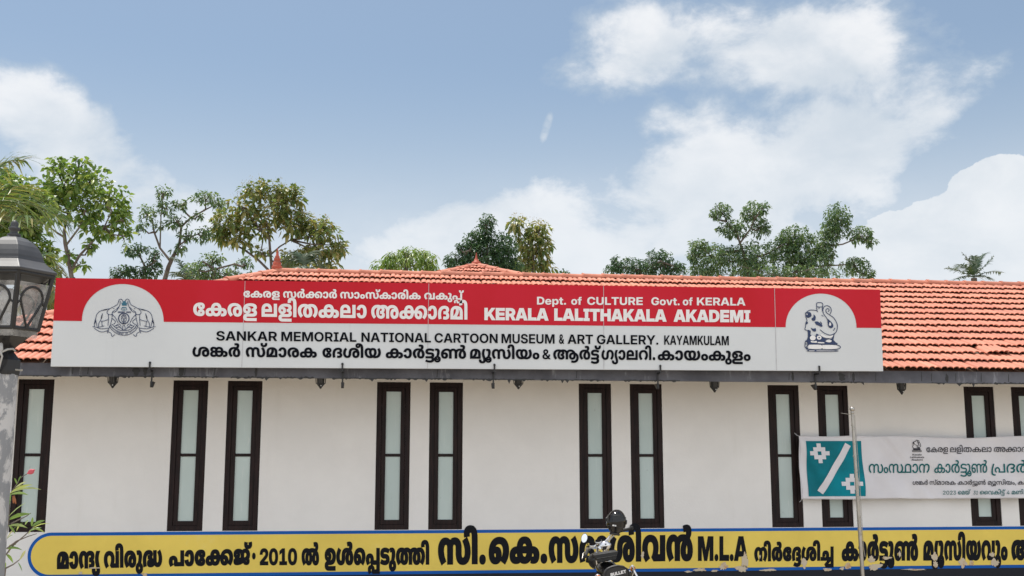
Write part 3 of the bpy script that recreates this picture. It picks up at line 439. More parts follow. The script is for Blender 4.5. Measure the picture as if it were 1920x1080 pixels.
(1,200):[[392590,-430590,-478574,-502544,502524,-502504,-478474,451466,453472,-471470,-494454,-505432,505420,-505406,-496386,486380,-478372,-450366,432365,432365,-426365,-420362,420358,-420354,-430349,448349,-468349,-499362,509373,-522390,-532440,532474,532578,576568,576426,593358,-569334,-528306,-480294,446294,-410294,-364311,-344341,344360,-344372,-352392,360399,-366406,-384414,398415,401416,-408416,-416420,419422,-422424,422428,-422432,-419436,416438,-414439,-406440,397440,366440,366496,389496,-401496,-412498,415500,-418503,-420508,420510,-420516,-412524,-400528,389528,-362528,-324498,-304444,304410,-304384,-310336,316314,236298,-228323,-218386,218413,-218468,-256547,-334590],[656294,-624294,-578314,558335,552370,532495,532584,617584,617416,-617396,-621372,628365,-631362,-642357,650357,-661357,-683372,-698406,698434,-698455,-689495,-672534,658555,727591,-746566,-772516,-784464,784433,-784394,-756331,-699294]],
(1,44):[[326486,-366486,-414458,-436414,436390,-436378,-429350,423338,422362,532362,532584,617584,617300,369300,342336,-347344,-355369,355385,-355400,-342424,327424,-317424,-304414,-298396,298385,-298366,-309337,318322,250294,-234314,-213359,213388,-213418,-241462,-292486]],
(1,72):[[380294,-342294,-282310,-240346,-216404,216444,-216481,-240536,-284572,-346590,384590,-426590,-474569,-494534,494514,-494491,-474460,-436446,412446,-380446,-345464,-331494,331512,-331522,-338544,342550,408555,-401547,-391528,391517,-391506,-400497,408497,-416497,-424506,424514,-424523,-410538,396538,-390538,-374537,368536,-346534,-316510,-300470,300444,-300416,-312376,-340352,364348,-370348,-385347,392347,-402347,-415354,-420366,420371,-420378,-413388,405388,-397388,-388378,388368,-388358,-395340,404330,336340,-333346,-328364,328372,-328390,-342420,-378440,408440,-433440,-470424,-490392,490369,-490350,-470315,-421294]],
(1,163):[[464590,-512590,-568554,-594489,594444,-594394,-564327,-508294,465294,-430294,-382316,366338,-350357,-336412,336446,-336516,-400590],[464528,-440528,-420488,420442,-420413,-429375,-449356,465356,-480356,-500374,-510412,510443,-510473,-500510,-480528],[313294,-265294,-213340,213382,-213410,-237448,256458,-270466,-303475,-346478,375478,686478,-708478,-742476,-770468,782460,-800450,-823412,823384,-823341,-770294,725294,-690294,-642320,-616371,616408,-616418,-618437,620446,-620452,-620460,621465,-628493,-658540,-702572,-758590,792590,-838590,-900564,-937522,-953470,953444,-953412,-936358,-908312,890293,823329,-836347,-855383,-866422,866443,-866468,-848506,-814528,788528,-768528,-730512,-702480,696454,-694450,-694441,694436,-692429,-692414,692406,-692384,-701362,-714356,720356,-731356,-741370,741382,-741390,-736404,730408,-724412,-704416,685416,352416,-333416,-312412,305407,-300403,-293392,293384,-293375,-300362,-313356,324356,-336356,-358366,369376,404320,-389311,-361299,-332294]],
(1,30):[[346590,-376590,-415580,-442566,452558,440554,-459574,-506590,534590,-576590,-627559,-651510,651482,-651461,-639426,-616400,598392,504376,440372,-423370,-388370,374370,313370,-304370,-294368,292366,-290364,-288360,288358,-288355,-292350,-300348,308348,-316348,-336350,-362355,380360,-392362,-417368,-440373,-463377,473378,-480382,-504394,-532408,-558418,566418,-583418,-617406,-640380,640356,-640326,-598294,558294,-526294,-488313,-473344,473360,-473380,-493408,504415,570408,-563404,-548390,-538373,538363,-538355,-546343,556343,-564343,-572351,572358,-572363,-570370,-562376,556376,-548376,-533366,522356,518364,-511357,-488342,-458326,437319,-410310,-364299,-322294,302294,-276294,-236306,-212334,212357,-212376,-228400,240407,-254416,-292421,324421,474421,-494421,-521424,-540430,548434,-558442,-569464,569480,-569496,-558517,-540529,526529,-518529,-505526,500521,-494514,-488492,488470,488434,411434,411453,-411476,-405510,394522,-386529,-363538,346538,-330538,-300532,290526,-290526,-287518,286516,-284513,-281502,281496,-281482,-290470,297470,-302470,-309474,-312484,312490,-312500,-304510,296510,-290510,-278506,271502,246518,-262530,-296539,314539,-332539,-361528,-378504,378484,-378469,-364441,-330424,298424,-261424,-216460,216498,-216526,-245567,-303590]],
(1,77):[[139600,-102600,-58620,-39658,39682,-39694,-44714,46720,120708,-118703,-116691,116686,-116676,-122664,-132658,140658,-148658,-160663,-166676,166686,-166692,-164703,163708,234720,-236714,-240694,240682,-240658,-221620,-177600]],
(5,1509):[[266424,-245424,-216452,216472,-216492,-245521,266521,-286521,-314492,314472,-314452,-286424]],
(5,1361):[[225300,225368,361478,-372488,-395508,-410533,410549,-410563,-398584,-376596,362596,-346596,-323581,-310554,310534,222534,-222576,-256636,-319670,362670,-402670,-464642,-500590,500554,-500528,-479485,-442448,418427,355376,355375,500375,500300]],
(5,1359):[[361294,-312294,-244340,-210424,210482,-210540,-244624,-312670,361670,-410670,-478624,-512540,512482,-512424,-478340,-410294],[361368,-382368,-408396,-422446,422482,-422517,-408568,-382596,361596,-340596,-314568,-301517,301482,-301446,-314396,-340368]],
(5,1360):[[242300,242375,492375,492300],[420664,420300,328300,328579,328579,246528,246608,336664]],
(1,119):[[576590,-598590,-638586,-676578,692570,714562,-757539,-805463,805412,-805356,-753294,694294,-656294,-608322,-584373,584408,-584436,-598482,-628524,650545,666568,-678580,-694604,694618,-694628,-682640,670640,-663640,-650638,644636,630692,-644697,-678702,694702,-728702,-764680,-778647,778630,-778602,-752558,728534,714519,-702506,-681472,-668430,668406,-668392,-672369,-684356,694356,-706356,-719378,719405,-719426,-709465,-688496,672508,654514,-638521,-600528,577528,-556528,-519522,504516,485510,-459495,-432442,432410,-432390,-439366,-450356,458356,-466356,-478366,-485390,485412,-485436,-472480,-449512,434520,422524,-414527,-396530,388530,-356530,-320508,-303468,303444,-303422,-313385,-332348,344330,278294,-261314,-232358,-216413,216446,-216470,-232520,-269564,-333590,382590,-412590,-462578,485565,497547,-532525,-570463,570411,-570372,-544320,-495294,458294,-422294,-372322,-346374,346410,-346440,-364488,-400528,424542,445564,-472578,-538590]],
(1,13):[[374590,-415590,-476568,-515530,-534478,534449,-534410,-511352,490334,-475322,-436307,-384300,350300,342300,-330300,-317298,312296,-308294,-302286,302281,-302276,-306268,310266,-315263,-332260,350260,525260,525197,350197,-314197,-272204,256212,-238221,-217254,217278,-217300,-233332,247341,-264354,-308362,337362,342362,-366362,-398367,-418376,426384,-438396,-447430,447448,-447468,-436498,-416518,-386529,368529,-353529,-328525,-308518,-293506,288500,-286494,-286484,286478,-285474,-284461,284455,-284438,-296422,304422,-314422,-324435,324446,-324454,-319464,-310468,304468,-296468,-278461,268453,244476,-252486,-278503,-308514,324514,-350514,-383497,-400465,400444,-400424,-384388,-344367,308367,-281367,-239388,-215432,215464,-215489,-234534,-274570,-333590]],
(1,120):[[604702,-638702,-674680,-687647,687630,-687602,-660558,636534,623519,-611506,-590472,-577430,577406,-577392,-580369,-592356,603356,-616356,-628378,628407,-628424,-623458,-612486,-596510,586516,-576522,-552530,536530,-520530,-496522,488515,-476505,-465471,465440,465424,-465398,-458359,-444330,431320,-416307,-374294,344294,-303294,-246329,-216392,216432,-216464,-230517,-257566,275591,342555,-330534,-312496,-303456,303434,-303404,-316371,-335357,346357,-354357,-364361,368365,-375372,-379394,379412,379446,-379490,-403547,430565,-448578,-500590,533590,-558590,-593583,610576,632566,-656552,-693506,-714447,714413,-714356,-662294,602294,-565294,-516322,-492373,492408,-492436,-508482,-538524,560545,574568,-586580,-603604,603618,-603628,-592640,580640,-572640,-558638,552636,539692,-552697,-588702]],
(1,71):[[323294,-292294,-244319,-216374,216420,-216456,-239518,-284565,-350590,392590,-439590,-500564,-536522,-552470,552444,-552412,-535358,-506312,488293,422329,-435347,-454383,-464422,464443,-464468,-448506,-414528,387528,-359528,-316501,-292452,292419,-292392,-300363,-313354,320354,-327354,-336360,-340374,340386,-340405,-328421,318421,-305421,-283402,266380,254438,-272456,-313478,341478,-369478,-405456,-422416,422391,-422361,-400318,-356294]],
(1,208):[[368278,-402278,-442258,-462226,462208,-462197,-455179,452173,450196,532196,532330,617330,617138,410138,386170,-388175,-392188,392198,-392210,-380225,370225,-359225,-348210,348198,-348186,-356164,361156,304134,-292148,-276184,276204,-276226,-300260,-341278],[326486,-366486,-414458,-436414,436390,-436378,-429350,423338,422362,532362,532584,617584,617300,369300,342336,-347344,-355369,355385,-355400,-342424,327424,-317424,-304414,-298396,298385,-298366,-309337,318322,250294,-234314,-213359,213388,-213418,-241462,-292486]],
(1,33):[[342590,-384590,-449573,475560,440506,-416516,-372528,344528,-328528,-308520,-300508,300500,-300494,-304485,308482,-312479,-332476,346476,352476,-384476,-426464,442452,-456442,-472410,472388,-472360,-444318,-386294,338294,-300294,-234309,206324,240380,-258372,-288362,-318357,334357,-353357,-374364,-384378,384386,-384392,-380402,376404,-370409,-354412,338412,332412,-301412,-252424,236439,-224449,-212478,212498,-212525,-240566,-298590]],
(1,196):[[382590,-412590,-461578,484565,495548,-531526,-570463,570411,-570372,-544320,-494294,458294,-422294,-372322,-346374,346412,-346444,-365493,-400532,425548,435563,-460577,-510590,538590,-571590,-617576,-651550,664534,678504,689416,689300,604300,604442,-604472,-594506,581516,-573523,-551530,537530,-526530,-508527,499524,486519,-470510,-445478,-432435,432411,-432390,-439366,-450356,458356,-466356,-478366,-485390,485412,-485436,-472480,-449512,434520,422524,-414527,-396530,388530,-356530,-320508,-303468,303444,-303422,-313385,-332348,344330,278294,-261314,-232358,-216413,216446,-216470,-232520,-269564,-333590],[762590,-790590,-838578,861565,871548,-907526,-946463,946411,-946372,-920320,-870294,834294,-798294,-748322,-722374,722412,-722444,-740493,-776532,800548,812563,-836577,-890590,920590,-966590,-1028565,-1064522,-1078471,1078446,-1078413,-1062358,-1034314,1016294,950330,-962348,-981383,-992421,992442,-992468,-976508,-942530,914530,-904530,-884527,875524,862519,-846510,-821478,-808435,808411,-808390,-815366,-826356,834356,-842356,-854366,-861390,861412,-861436,-848480,-825512,810520,798524,-793526,-779529,-765530,760530,-743530,-720523,712516,-700506,-689472,689442,689310,614310,614416,628534,-642549,-676575,-726590]],
(1,58):[[510590,-535590,-575577,590564,-602554,-618526,-624486,624460,624416,-624396,-630372,636365,-640360,-652357,658357,-670357,-690371,-702404,702434,-702456,-693496,-675534,662555,730591,-748566,-774517,-788464,788432,-788392,-759329,-702294,660294,-630294,-590306,574320,-562330,-546359,-538400,538426,538464,-538487,-534512,526520,-522523,-511528,504528,-496528,-484524,480519,-473512,-468490,468468,468300,384300,384470,-384490,-379512,372520,-368523,-358528,351528,-340528,-318514,-303480,303451,-303430,-312390,-330351,342330,274294,-257319,-230368,-216420,216452,-216492,-246555,-302590,342590,-370590,-411574,431554,420550,-438571,-480590]],
(1,278):[[275294,-254294,-226318,226340,-226364,-253388,275388,-296388,-322364,322340,-322318,-296294]],
(1,23):[[313294,-265294,-213340,213382,-213410,-237448,256458,-270466,-303475,-346478,375478,567478,-606478,-655470,674459,-694448,-716410,716382,-716338,-666294,624294,-613294,-590297,578300,592358,-596358,-605356,609356,-622356,-634370,634382,-634392,-627404,621408,-614413,-590416,566416,352416,-333416,-312412,305407,-300403,-293392,293384,-293375,-300362,-313356,324356,-336356,-358366,369376,404320,-389311,-361299,-332294],[464590,-512590,-568554,-594489,594444,-594394,-564327,-508294,465294,-430294,-382316,366338,-350357,-336412,336446,-336516,-400590],[464528,-440528,-420488,420442,-420413,-429375,-449356,465356,-480356,-500374,-510412,510443,-510473,-500510,-480528]],
(1,40):[[390590,-432590,-483568,-508532,508508,-508484,-488451,464440,466444,-488435,-512398,512374,-512335,-461294,410294,-395294,-365298,352301,364360,-372358,-388356,396356,-412356,-427368,427382,-427389,-422400,416403,-410407,-394410,380410,363410,363471,378471,-392471,-408475,412478,-418482,-422492,422500,-422512,-404528,387528,-360528,-323498,-304444,304410,-304384,-310336,316314,236298,-228323,-218386,218413,-218468,-256547,-333590]],
(1,56):[[534590,-578590,-645563,-688515,-710453,710418,-710377,-684322,-634294,596294,-558294,-512323,-492372,492402,-492451,-538504,582504,-608504,-646476,-670431,673408,640405,-638418,-628437,-613448,602448,-588448,-574427,574402,-574384,-580364,-591356,598356,-608356,-620367,-626394,626418,-626428,-625445,624452,-624454,-624464,624466,-622482,-599510,-562527,538527,-522527,-498520,488514,-476504,-465468,465436,465420,-465383,-448335,430320,-416306,-372294,344294,-302294,-246329,-216392,216432,-216464,-230517,-257566,275591,342555,-330534,-312496,-303456,303434,-303404,-315371,-335357,346357,-354357,-364360,368365,-374371,-378391,378412,378444,-378489,-404546,429563,-449577,-501590]],
(1,117):[[344590,-362590,-392584,-418568,432556,470420,470300,384300,384468,-384490,-380513,374520,-370523,-360528,352528,-340528,-318513,-303480,303451,-303430,-312390,-330350,342330,274294,-256319,-230368,-216421,216452,-216490,-246554,-302590],[612294,-574294,-526322,-502373,502408,-502436,-517482,-547524,569545,584568,-596580,-612604,612618,-612628,-601640,589640,-582640,-568638,562636,548692,-562697,-596702,612702,-646702,-683680,-696647,696630,-696602,-670558,646534,632519,-620506,-600472,-586430,586406,-586392,-590369,-602356,612356,-625356,-638378,638407,-638430,-628474,-610507,596516,-586522,-561530,540530,-524530,-500523,492516,-484510,-474490,-470462,470442,470310,394310,394416,409534,-422550,-456576,-505590,541590,-564590,-602583,620576,-626574,-636568,642566,-666552,-702506,-724447,724413,-724356,-672294]],
(5,1376):[[268296,-247296,-218324,218344,-218364,-247393,268393,-288393,-316364,316344,-316324,-288296]],
(1,42):[[344590,-362590,-392584,-418568,430556,422554,-442574,-484590,512590,-552590,-608555,-638492,638452,-638420,-624368,-598318,580294,512330,-524350,-542389,-551428,551451,-551480,-537513,-514528,502528,-495528,-484524,481520,-474514,-470492,470470,470300,384300,384468,-384490,-380513,374520,-370523,-360528,352528,-340528,-318513,-303480,303451,-303430,-312390,-330350,342330,274294,-256319,-230368,-216421,216452,-216490,-246554,-302590]],
(1,118):[[453294,-416294,-366322,-343373,343408,-343436,-358482,-388524,410545,425568,-436580,-453604,453618,-453628,-442640,430640,-422640,-409638,403636,389692,-403697,-437702,454702,-488702,-524680,-538647,538630,-538602,-510558,487534,474519,-462506,-440472,-428430,428406,-428392,-431369,-442356,454356,-466356,-478378,478407,-478424,-473458,-463486,-447510,436516,-426522,-404530,388530,-362530,-324510,-304472,304444,-304422,-314384,-332348,346329,280293,-261312,-232358,-216412,216446,-216472,-234524,-272566,-336590,384590,-406590,-444583,461576,-466574,-478568,482566,-506552,-544506,-564447,564413,-564356,-512294]],
(1,199):[[390590,-432590,-483568,-508532,508508,-508484,-488451,464440,465445,-490436,-512400,512379,-512362,-500333,-474312,-432300,402300,358300,358362,381362,-396362,-415364,420369,-424372,-427381,427386,-427394,-420404,415406,-410408,-398410,384410,363410,363471,378471,-392471,-408475,412478,-418482,-422492,422500,-422512,-404528,387528,-360528,-323498,-304444,304410,-304384,-310336,316314,236298,-228323,-218386,218413,-218468,-256547,-333590],[388174,-366174,-326179,-286190,269198,304255,-318249,-342241,-368237,383237,-400237,-419245,-427258,427266,-427282,-407300,396304,442353,-461344,-493322,-512290,512265,-512239,-486198,-431174]],
(1,176):[[630584,630300,484300,472302,-454300,-420300,402300,210300,210362,410362,372350,-384360,-396390,396406,-396420,-386438,372438,-360438,-348420,348406,-348400,-350392,350388,267380,-266387,-264403,264410,-264452,-318500,372500,-404500,-445483,-468456,-478426,478412,-478401,-472379,-463360,456350,445362,545362,545584],[630363,630154,372154,338210,415272,-434288,-480318,502330,553306,464236,-449224,-419202,408194,416210,-426212,-454212,470212,548212,548331]],
(1,184):[[342590,-384590,-449573,475560,440506,-416516,-371528,344528,-328528,-308520,-300508,300500,-300494,-304485,308482,-312479,-332476,346476,352476,-384476,-426465,442453,-456442,-472410,472388,-472364,-444324,-388300,346300,216300,216362,332362,-354362,-371366,376370,-380374,-384382,384388,-384394,-380404,376406,-370410,-354412,340412,332412,-301412,-252424,236439,-224449,-212478,212498,-212525,-240566,-298590],[342174,-318174,-272180,-228193,207202,242259,-258252,-288242,-320237,338237,-356237,-378245,-387258,387266,-387282,-367300,356304,402353,-421344,-453322,-472290,472265,-472239,-445198,-388174]],
(1,68):[[288180,-238180,-187232,187274,-187302,-209344,-254368,287368,-320368,-365344,-388302,388272,-388244,-366202,-320180],[287319,-271319,-244298,244274,-244249,-270228,288228,-306228,-331248,331274,-331298,-306319],[288249,-263249,-236280,236308,-236317,-246338,256351,281339,-274334,-262322,262314,-262306,-270296,-282292,288292,-297292,-309298,-314308,314314,-314320,-306332,298336,322351,-332339,-340318,340308,-340292,-330265,-307249],[272590,-304590,-342566,-360526,360501,-360463,-344394,331352,252360,-262396,-274460,274490,-274506,-263527,247527,-242527,-231526,224524,212584,-226586,-254590]],
(1,116):[[386590,-426590,-482568,506540,483550,-499569,-542590,570590,-596590,-637574,656554,662516,692411,692300,607300,607467,-607488,-602512,594519,-590523,-578528,570528,-563528,-550523,546518,-540512,-534488,534464,534300,449300,449444,-449475,-440506,430516,-422522,-400528,385528,-360528,-318505,-292458,292421,292418,-292391,-300363,-313354,320354,-327354,-336360,-340374,340386,-340405,-328421,318421,-305421,-283402,266380,254438,-272456,-314478,341478,-369478,-405456,-422416,422391,-422360,-400316,-356294,322294,-292294,-244320,-216376,216423,-216478,-260552,-338590],[834294,-798294,-748322,-724373,724408,-724436,-740482,-770524,792545,806568,-818580,-835604,835618,-835628,-824640,812640,-804640,-790638,784636,771692,-784697,-819702,835702,-870702,-906680,-919647,919630,-919602,-892558,868534,856519,-843506,-822472,-809430,809406,-809392,-813369,-824356,835356,-848356,-860378,860407,-860430,-850474,-832507,818516,-808522,-784530,763530,-746530,-723523,715516,-706510,-697490,-692462,692442,692310,616310,616416,632534,-644550,-678576,-728590,764590,-787590,-825583,842576,-848574,-859568,864566,-888552,-925506,-946447,946413,-946356,-894294]],
(1,49):[[534294,-507294,-458306,436319,-433322,-426330,422333,-400348,-366390,-348442,348472,-348492,-358526,366539,378557,-387568,-412583,-444590,462590,-518590,-577527,577472,-577423,-534352,500330,-496328,-488320,484318,-462306,-414294,388294,-344294,-278320,-236368,-216429,216464,-216502,-242558,-297590,338590,-368590,-418564,434535,374504,-366518,-348529,338529,-328529,-310514,-301487,301467,-301433,-322382,-363354,390354,-402354,-420358,429361,-433363,-441364,444366,-460377,-482411,-492452,492473,-492494,-484518,-470528,463528,-455528,-441518,-433494,433472,-433454,-443414,-462380,475369,-480366,-490363,496361,-504358,-522354,532354,-560354,-598377,-618422,618456,-618480,-604530,590556,660590,-684558,-705492,705457,-705428,-690370,-652322,-585294]],
(1,6):[[320294,-285294,-238319,-214364,214392,-214422,-238466,-286491,319491,-354491,-402466,-426422,426392,-426363,-403319,-356294],[320430,-308430,-292413,292392,-292372,-307354,320354,-332354,-348372,348392,-348413,-332430]],
(1,10):[[387590,-412590,-456584,478576,-486574,-492562,500560,-517554,-551535,-574506,574486,-574472,-564451,-546434,530428,528436,-553428,-580394,580369,-580350,-560316,-514294,472294,-426294,-371326,-346384,346420,-346452,-366502,-399540,421554,-426557,-436568,442570,-462580,-510590,536590,-566590,-610579,-644556,658540,694414,694300,609300,609434,-609464,-599506,584518,-576524,-552532,535532,-526532,-507529,498526,-484523,-458506,-438480,-426443,426420,-426384,-450355,468355,-482355,-496365,496376,-496386,-483399,466399,454399,454460,462460,-478460,-492474,492485,-492500,-468520,445523,-432528,-406532,394532,-360532,-321508,-303470,303444,-303422,-313385,-332348,344330,278294,-261314,-232358,-216413,216446,-216470,-232520,-270564,-336590],[766590,-810590,-877560,-919504,928466,-930454,-931430,931417,-931376,-908321,-860294,822294,-790294,-744319,-719364,719394,-719448,-792505,858505,-864505,-878504,884504,902502,-940496,-995456,-1026394,1026351,-1026322,-1012268,-976225,-914200,866200,-846200,-809206,791212,814271,-828266,-852264,865264,-891264,-923280,-940308,-946339,946352,-946376,-938410,-920434,905441,884444,-878446,-864447,858447,-836447,-812432,-802408,802393,-802380,-807364,-818356,825356,-838356,-852380,852416,-852430,-850454,846465,840486,-832499,-810518,-783527,766527,-750527,-728520,719514,-709506,-698484,-694454,694434,694406,629522,-645544,-682574,-732590]],
(2,72):[[386294,-352294,-292311,-246346,-219402,219441,-219478,-246532,-294568,-354584,387584,-422584,-465566,-486534,486515,-486493,-466464,-434448,414448,-386448,-353467,-339498,339515,-339525,-344542,348548,399558,-390551,-380528,380517,-380506,-394484,412484,-427484,-442502,442514,-442532,-416548,398548,-390548,-377548,370547,-339546,-294518,-270472,270440,-270410,-294361,-338333,369331,-375330,-388330,394330,-406330,-426338,-439353,439365,-439377,-425394,409394,-392394,-376373,376362,-376350,-386328,396322,345331,-342336,-336354,336365,-336382,-350412,-383430,410430,-430430,-464415,-484386,484364,-484344,-462312,-419294]],
(2,23):[[310294,-264294,-216338,216377,-216401,-237436,255446,-268453,-297462,-340466,370466,568466,-612466,-665456,684443,-699433,-716401,716377,-716338,-668294,626294,-614294,-588296,577300,587338,-594336,-612333,620333,-644333,-667355,667376,-667390,-656408,648414,-634422,-597427,567427,364427,-332427,-297422,284414,-276408,-265390,265378,-265362,-277342,-299333,314333,-329333,-360344,378356,405325,-390314,-360300,-329294],[468584,-510584,-564546,-590482,590440,-590393,-560328,-506294,468294,-440294,-394313,379332,-363350,-346405,346440,-346507,-411584],[468545,-432545,-396492,396440,-396404,-412356,-444333,468333,-491333,-523356,-540404,540440,-540476,-524522,-492545]],
(2,50):[[386584,-429584,-494560,-537515,-558456,558420,-558376,-530320,-481294,449294,-415294,-370323,-349371,349399,-349446,-400502,444502,-473502,-516474,-540428,541403,525404,-522419,-503446,-474464,455464,-425464,-398428,398400,-398380,-408350,-432333,450333,-469333,-496352,-510391,510423,-510426,-508445,506454,-506457,-506465,505467,-500488,-472522,-422544,388544,-351544,-299518,-271471,271438,-271412,-285372,-312341,330328,299295,-278309,-241350,-220404,220439,-220467,-238519,-278560,-342584]],
(2,53):[[400545,-372545,-328536,-294519,-271498,266484,-266482,-266478,266476,-264471,-263461,263456,-263427,-285396,307396,-328396,-347420,347436,-347447,-340464,-322474,309474,-288474,-260452,249440,231464,-239474,-265496,-298510,318510,-345510,-378489,-394456,394436,-394416,-376381,-338359,308359,-282359,-242382,-220426,220458,-220484,-243530,-289564,-358584,402584,-452584,-514566,-544528,544502,-544484,-528456,-496436,470431,428443,428458,432458,-448458,-471462,479468,-487474,-494488,494498,-494512,-476533,-435545],[550374,-550358,-538330,528321,-519314,-498304,-464300,439300,336300,-315300,-294297,289294,-281290,-274278,274271,-274264,-280252,286248,-292244,-314240,334240,541240,541200,331200,-304200,-266208,253216,-239224,-224251,224268,-224286,-238314,252324,-260329,-278336,-306339,324339,434339,-455339,-480344,488350,-494354,-500368,500378,-500388,-492404,484409,-477414,-456419,437419,428419,428450,482445,-518438,-550400]],
(2,52):[[604578,604300,231300,231456,-231493,-248538,263552,-279568,-326584,356584,-386584,-432568,447554,-464537,-478490,478458,478410,281410,281339,554339,554578],[355545,-316545,-281504,281460,281449,428449,428460,-428504,-393545]],
(2,65):[[184722,-204722,-234714,246706,-260695,-278666,-285620,285582,285300,234300,234570,-234596,-232633,-226659,220667,-214674,-198684,185684,-174684,-154674,-142655,142639,-142634,-143625,144620,94612,-94618,-92632,92638,-92666,-117704,-160722]],
(2,38):[[460294,-426294,-378322,-354374,354411,-354443,-376496,-416539,442554,452562,-473574,-520584,548584,-588584,-646562,-684522,-702470,702440,-702406,-681352,-646310,622295,592328,-608340,-634369,-650410,650436,-650468,-626518,-578546,544546,-528546,-503542,491538,477532,-456524,-424488,-405441,405412,-405381,-421346,-446333,460333,-475333,-500346,-516380,516412,-516439,-496488,-464524,442534,431539,-420542,-398546,385546,-348546,-297518,-271469,271438,-271412,-285372,-312341,330328,299295,-277309,-241349,-220404,220439,-220469,-240522,-280561,-340584,380584,-406584,-448574,470563,482554,-519534,-566459,566410,-566374,-542322,-494294]],
(2,64):[[440440,-440411,-428358,-401318,-355294,320294,-293294,-254311,-228338,-212371,209386,260396,-264382,-276353,-300333,320333,-345333,-375360,-388408,388440,-388471,-375518,-346545,322545,-304545,-279525,-264497,262483,210493,-216509,-232541,-259568,-298584,326584,-358584,-402560,-428520,-440468]],
(2,9):[[388584,-412584,-463576,485566,-488565,-496559,498558,-523551,-552528,-566500,566484,-566472,-558452,-538434,522426,523429,-545422,-571390,571368,-571348,-552314,-508294,473294,-433294,-381327,-356383,356418,-356446,-373497,-410542,439558,-442560,-446563,450564,-468574,-514584,542584,-577584,-622568,-654542,666526,683420,683300,632300,632437,-632474,-620513,607525,-596535,-564546,538546,-524546,-498543,488540,-466533,-432506,-413471,-404436,404420,-404376,-440332,473332,-498332,-522351,522370,-522388,-495408,466408,456408,456446,464446,-493446,-517468,517484,-517506,-486534,452540,-435544,-405546,392546,-350546,-298518,-271468,271438,-271412,-285372,-312341,330328,299295,-277309,-241349,-220404,220439,-220469,-239522,-280561,-344584],[838294,-804294,-760323,-738371,738399,-738446,-789502,834502,-862502,-904474,-929428,930403,914404,-910419,-892446,-863464,844464,-814464,-787428,787400,-787380,-798350,-820333,839333,-858333,-884352,-899391,899423,-899429,-898442,896450,-896454,-896462,894466,-890486,-864521,-815544,778544,-756544,-723534,710524,-702516,-690496,-683464,683439,683403,653529,-666544,-699570,-746584,778584,-820584,-884560,-926516,-948456,948420,-948376,-919320,-870294]],
(2,163):[[468584,-510584,-564546,-590482,590440,-590393,-560328,-506294,468294,-440294,-394313,379332,-363350,-346405,346440,-346507,-411584],[468545,-432545,-396492,396440,-396404,-412356,-444333,468333,-491333,-523356,-540404,540440,-540476,-524522,-492545],[310294,-264294,-216338,216377,-216401,-237436,255446,-268453,-297462,-340466,370466,696466,-722466,-758460,-782448,792440,-804428,-817398,817378,-817339,-770294,726294,-696294,-651318,-626366,626404,-626414,-627435,628444,-629447,-630452,630455,-637486,-667534,-711567,-766584,797584,-838584,-896562,-934522,-952470,952440,-952406,-932352,-896310,872295,842328,-858340,-885370,-900410,900436,-900468,-876516,-829544,795544,-766544,-718522,-685482,677453,-676450,-676444,675442,-674433,-672414,672404,-672378,-685346,-710332,726332,-746332,-768353,768375,-768387,-762406,754412,-746420,-716427,688427,364427,-332427,-297422,284414,-276408,-265390,265378,-265362,-277342,-299333,314333,-329333,-360344,378356,405325,-390314,-360300,-329294]],
(2,40):[[392584,-430584,-480564,-504528,504506,-504482,-482449,454438,453440,-481432,-510396,510372,-510335,-460294,414294,-395294,-367298,356300,366338,-376336,-397334,408334,-433334,-460352,460374,-460382,-452398,445404,-438411,-414418,390418,366418,366458,388458,-407458,-434464,442472,-448478,-454492,454501,-454522,-422544,392544,-352544,-300508,-276448,276408,-276382,-282330,289306,242298,-234322,-225384,225410,-225462,-262540,-337584]],
(2,48):[[382584,-423584,-482565,502548,-516535,-534502,-542460,542432,542300,230300,230432,-230460,-238502,-256534,270547,-289564,-343584],[356544,-336544,-306524,296508,-288494,-280456,280428,280334,278334,-310360,-362415,-392472,392500,-392513,-385532,-369544],[442494,-442466,-418411,-371356,340328,336336,-350338,-377339,390339,492339,492425,-492461,-478508,-447537,421545,422548,-431538,-442512]],
(2,58):[[520584,-544584,-582569,594554,-602545,-614522,-622483,622452,622434,-622408,-627368,634356,-642346,-664334,684334,-705334,-736358,-754402,754434,-754460,-740503,-714538,697552,730584,-754564,-788519,-806466,806432,-806389,-775327,-720294,682294,-652294,-611310,598326,-588337,-576364,-570400,570424,570446,-570480,-564516,556526,-549535,-529544,514544,-500544,-480534,473526,-464516,-457484,457455,457300,406300,406448,-406476,-402507,396518,-388531,-362544,346544,-324544,-290519,-270475,270446,-270418,-286375,-311342,328328,293296,-272314,-238357,-220412,220447,-220485,-249547,-306584,346584,-378584,-419560,434539,431539,-446562,-489584]],
(2,6):[[316294,-285294,-240318,-216361,216388,-216416,-241459,-286482,316482,-346482,-391460,-416418,416388,-416360,-391318,-346294],[316444,-294444,-264416,264388,-264360,-294332,316332,-338332,-368360,368388,-368416,-338444]],
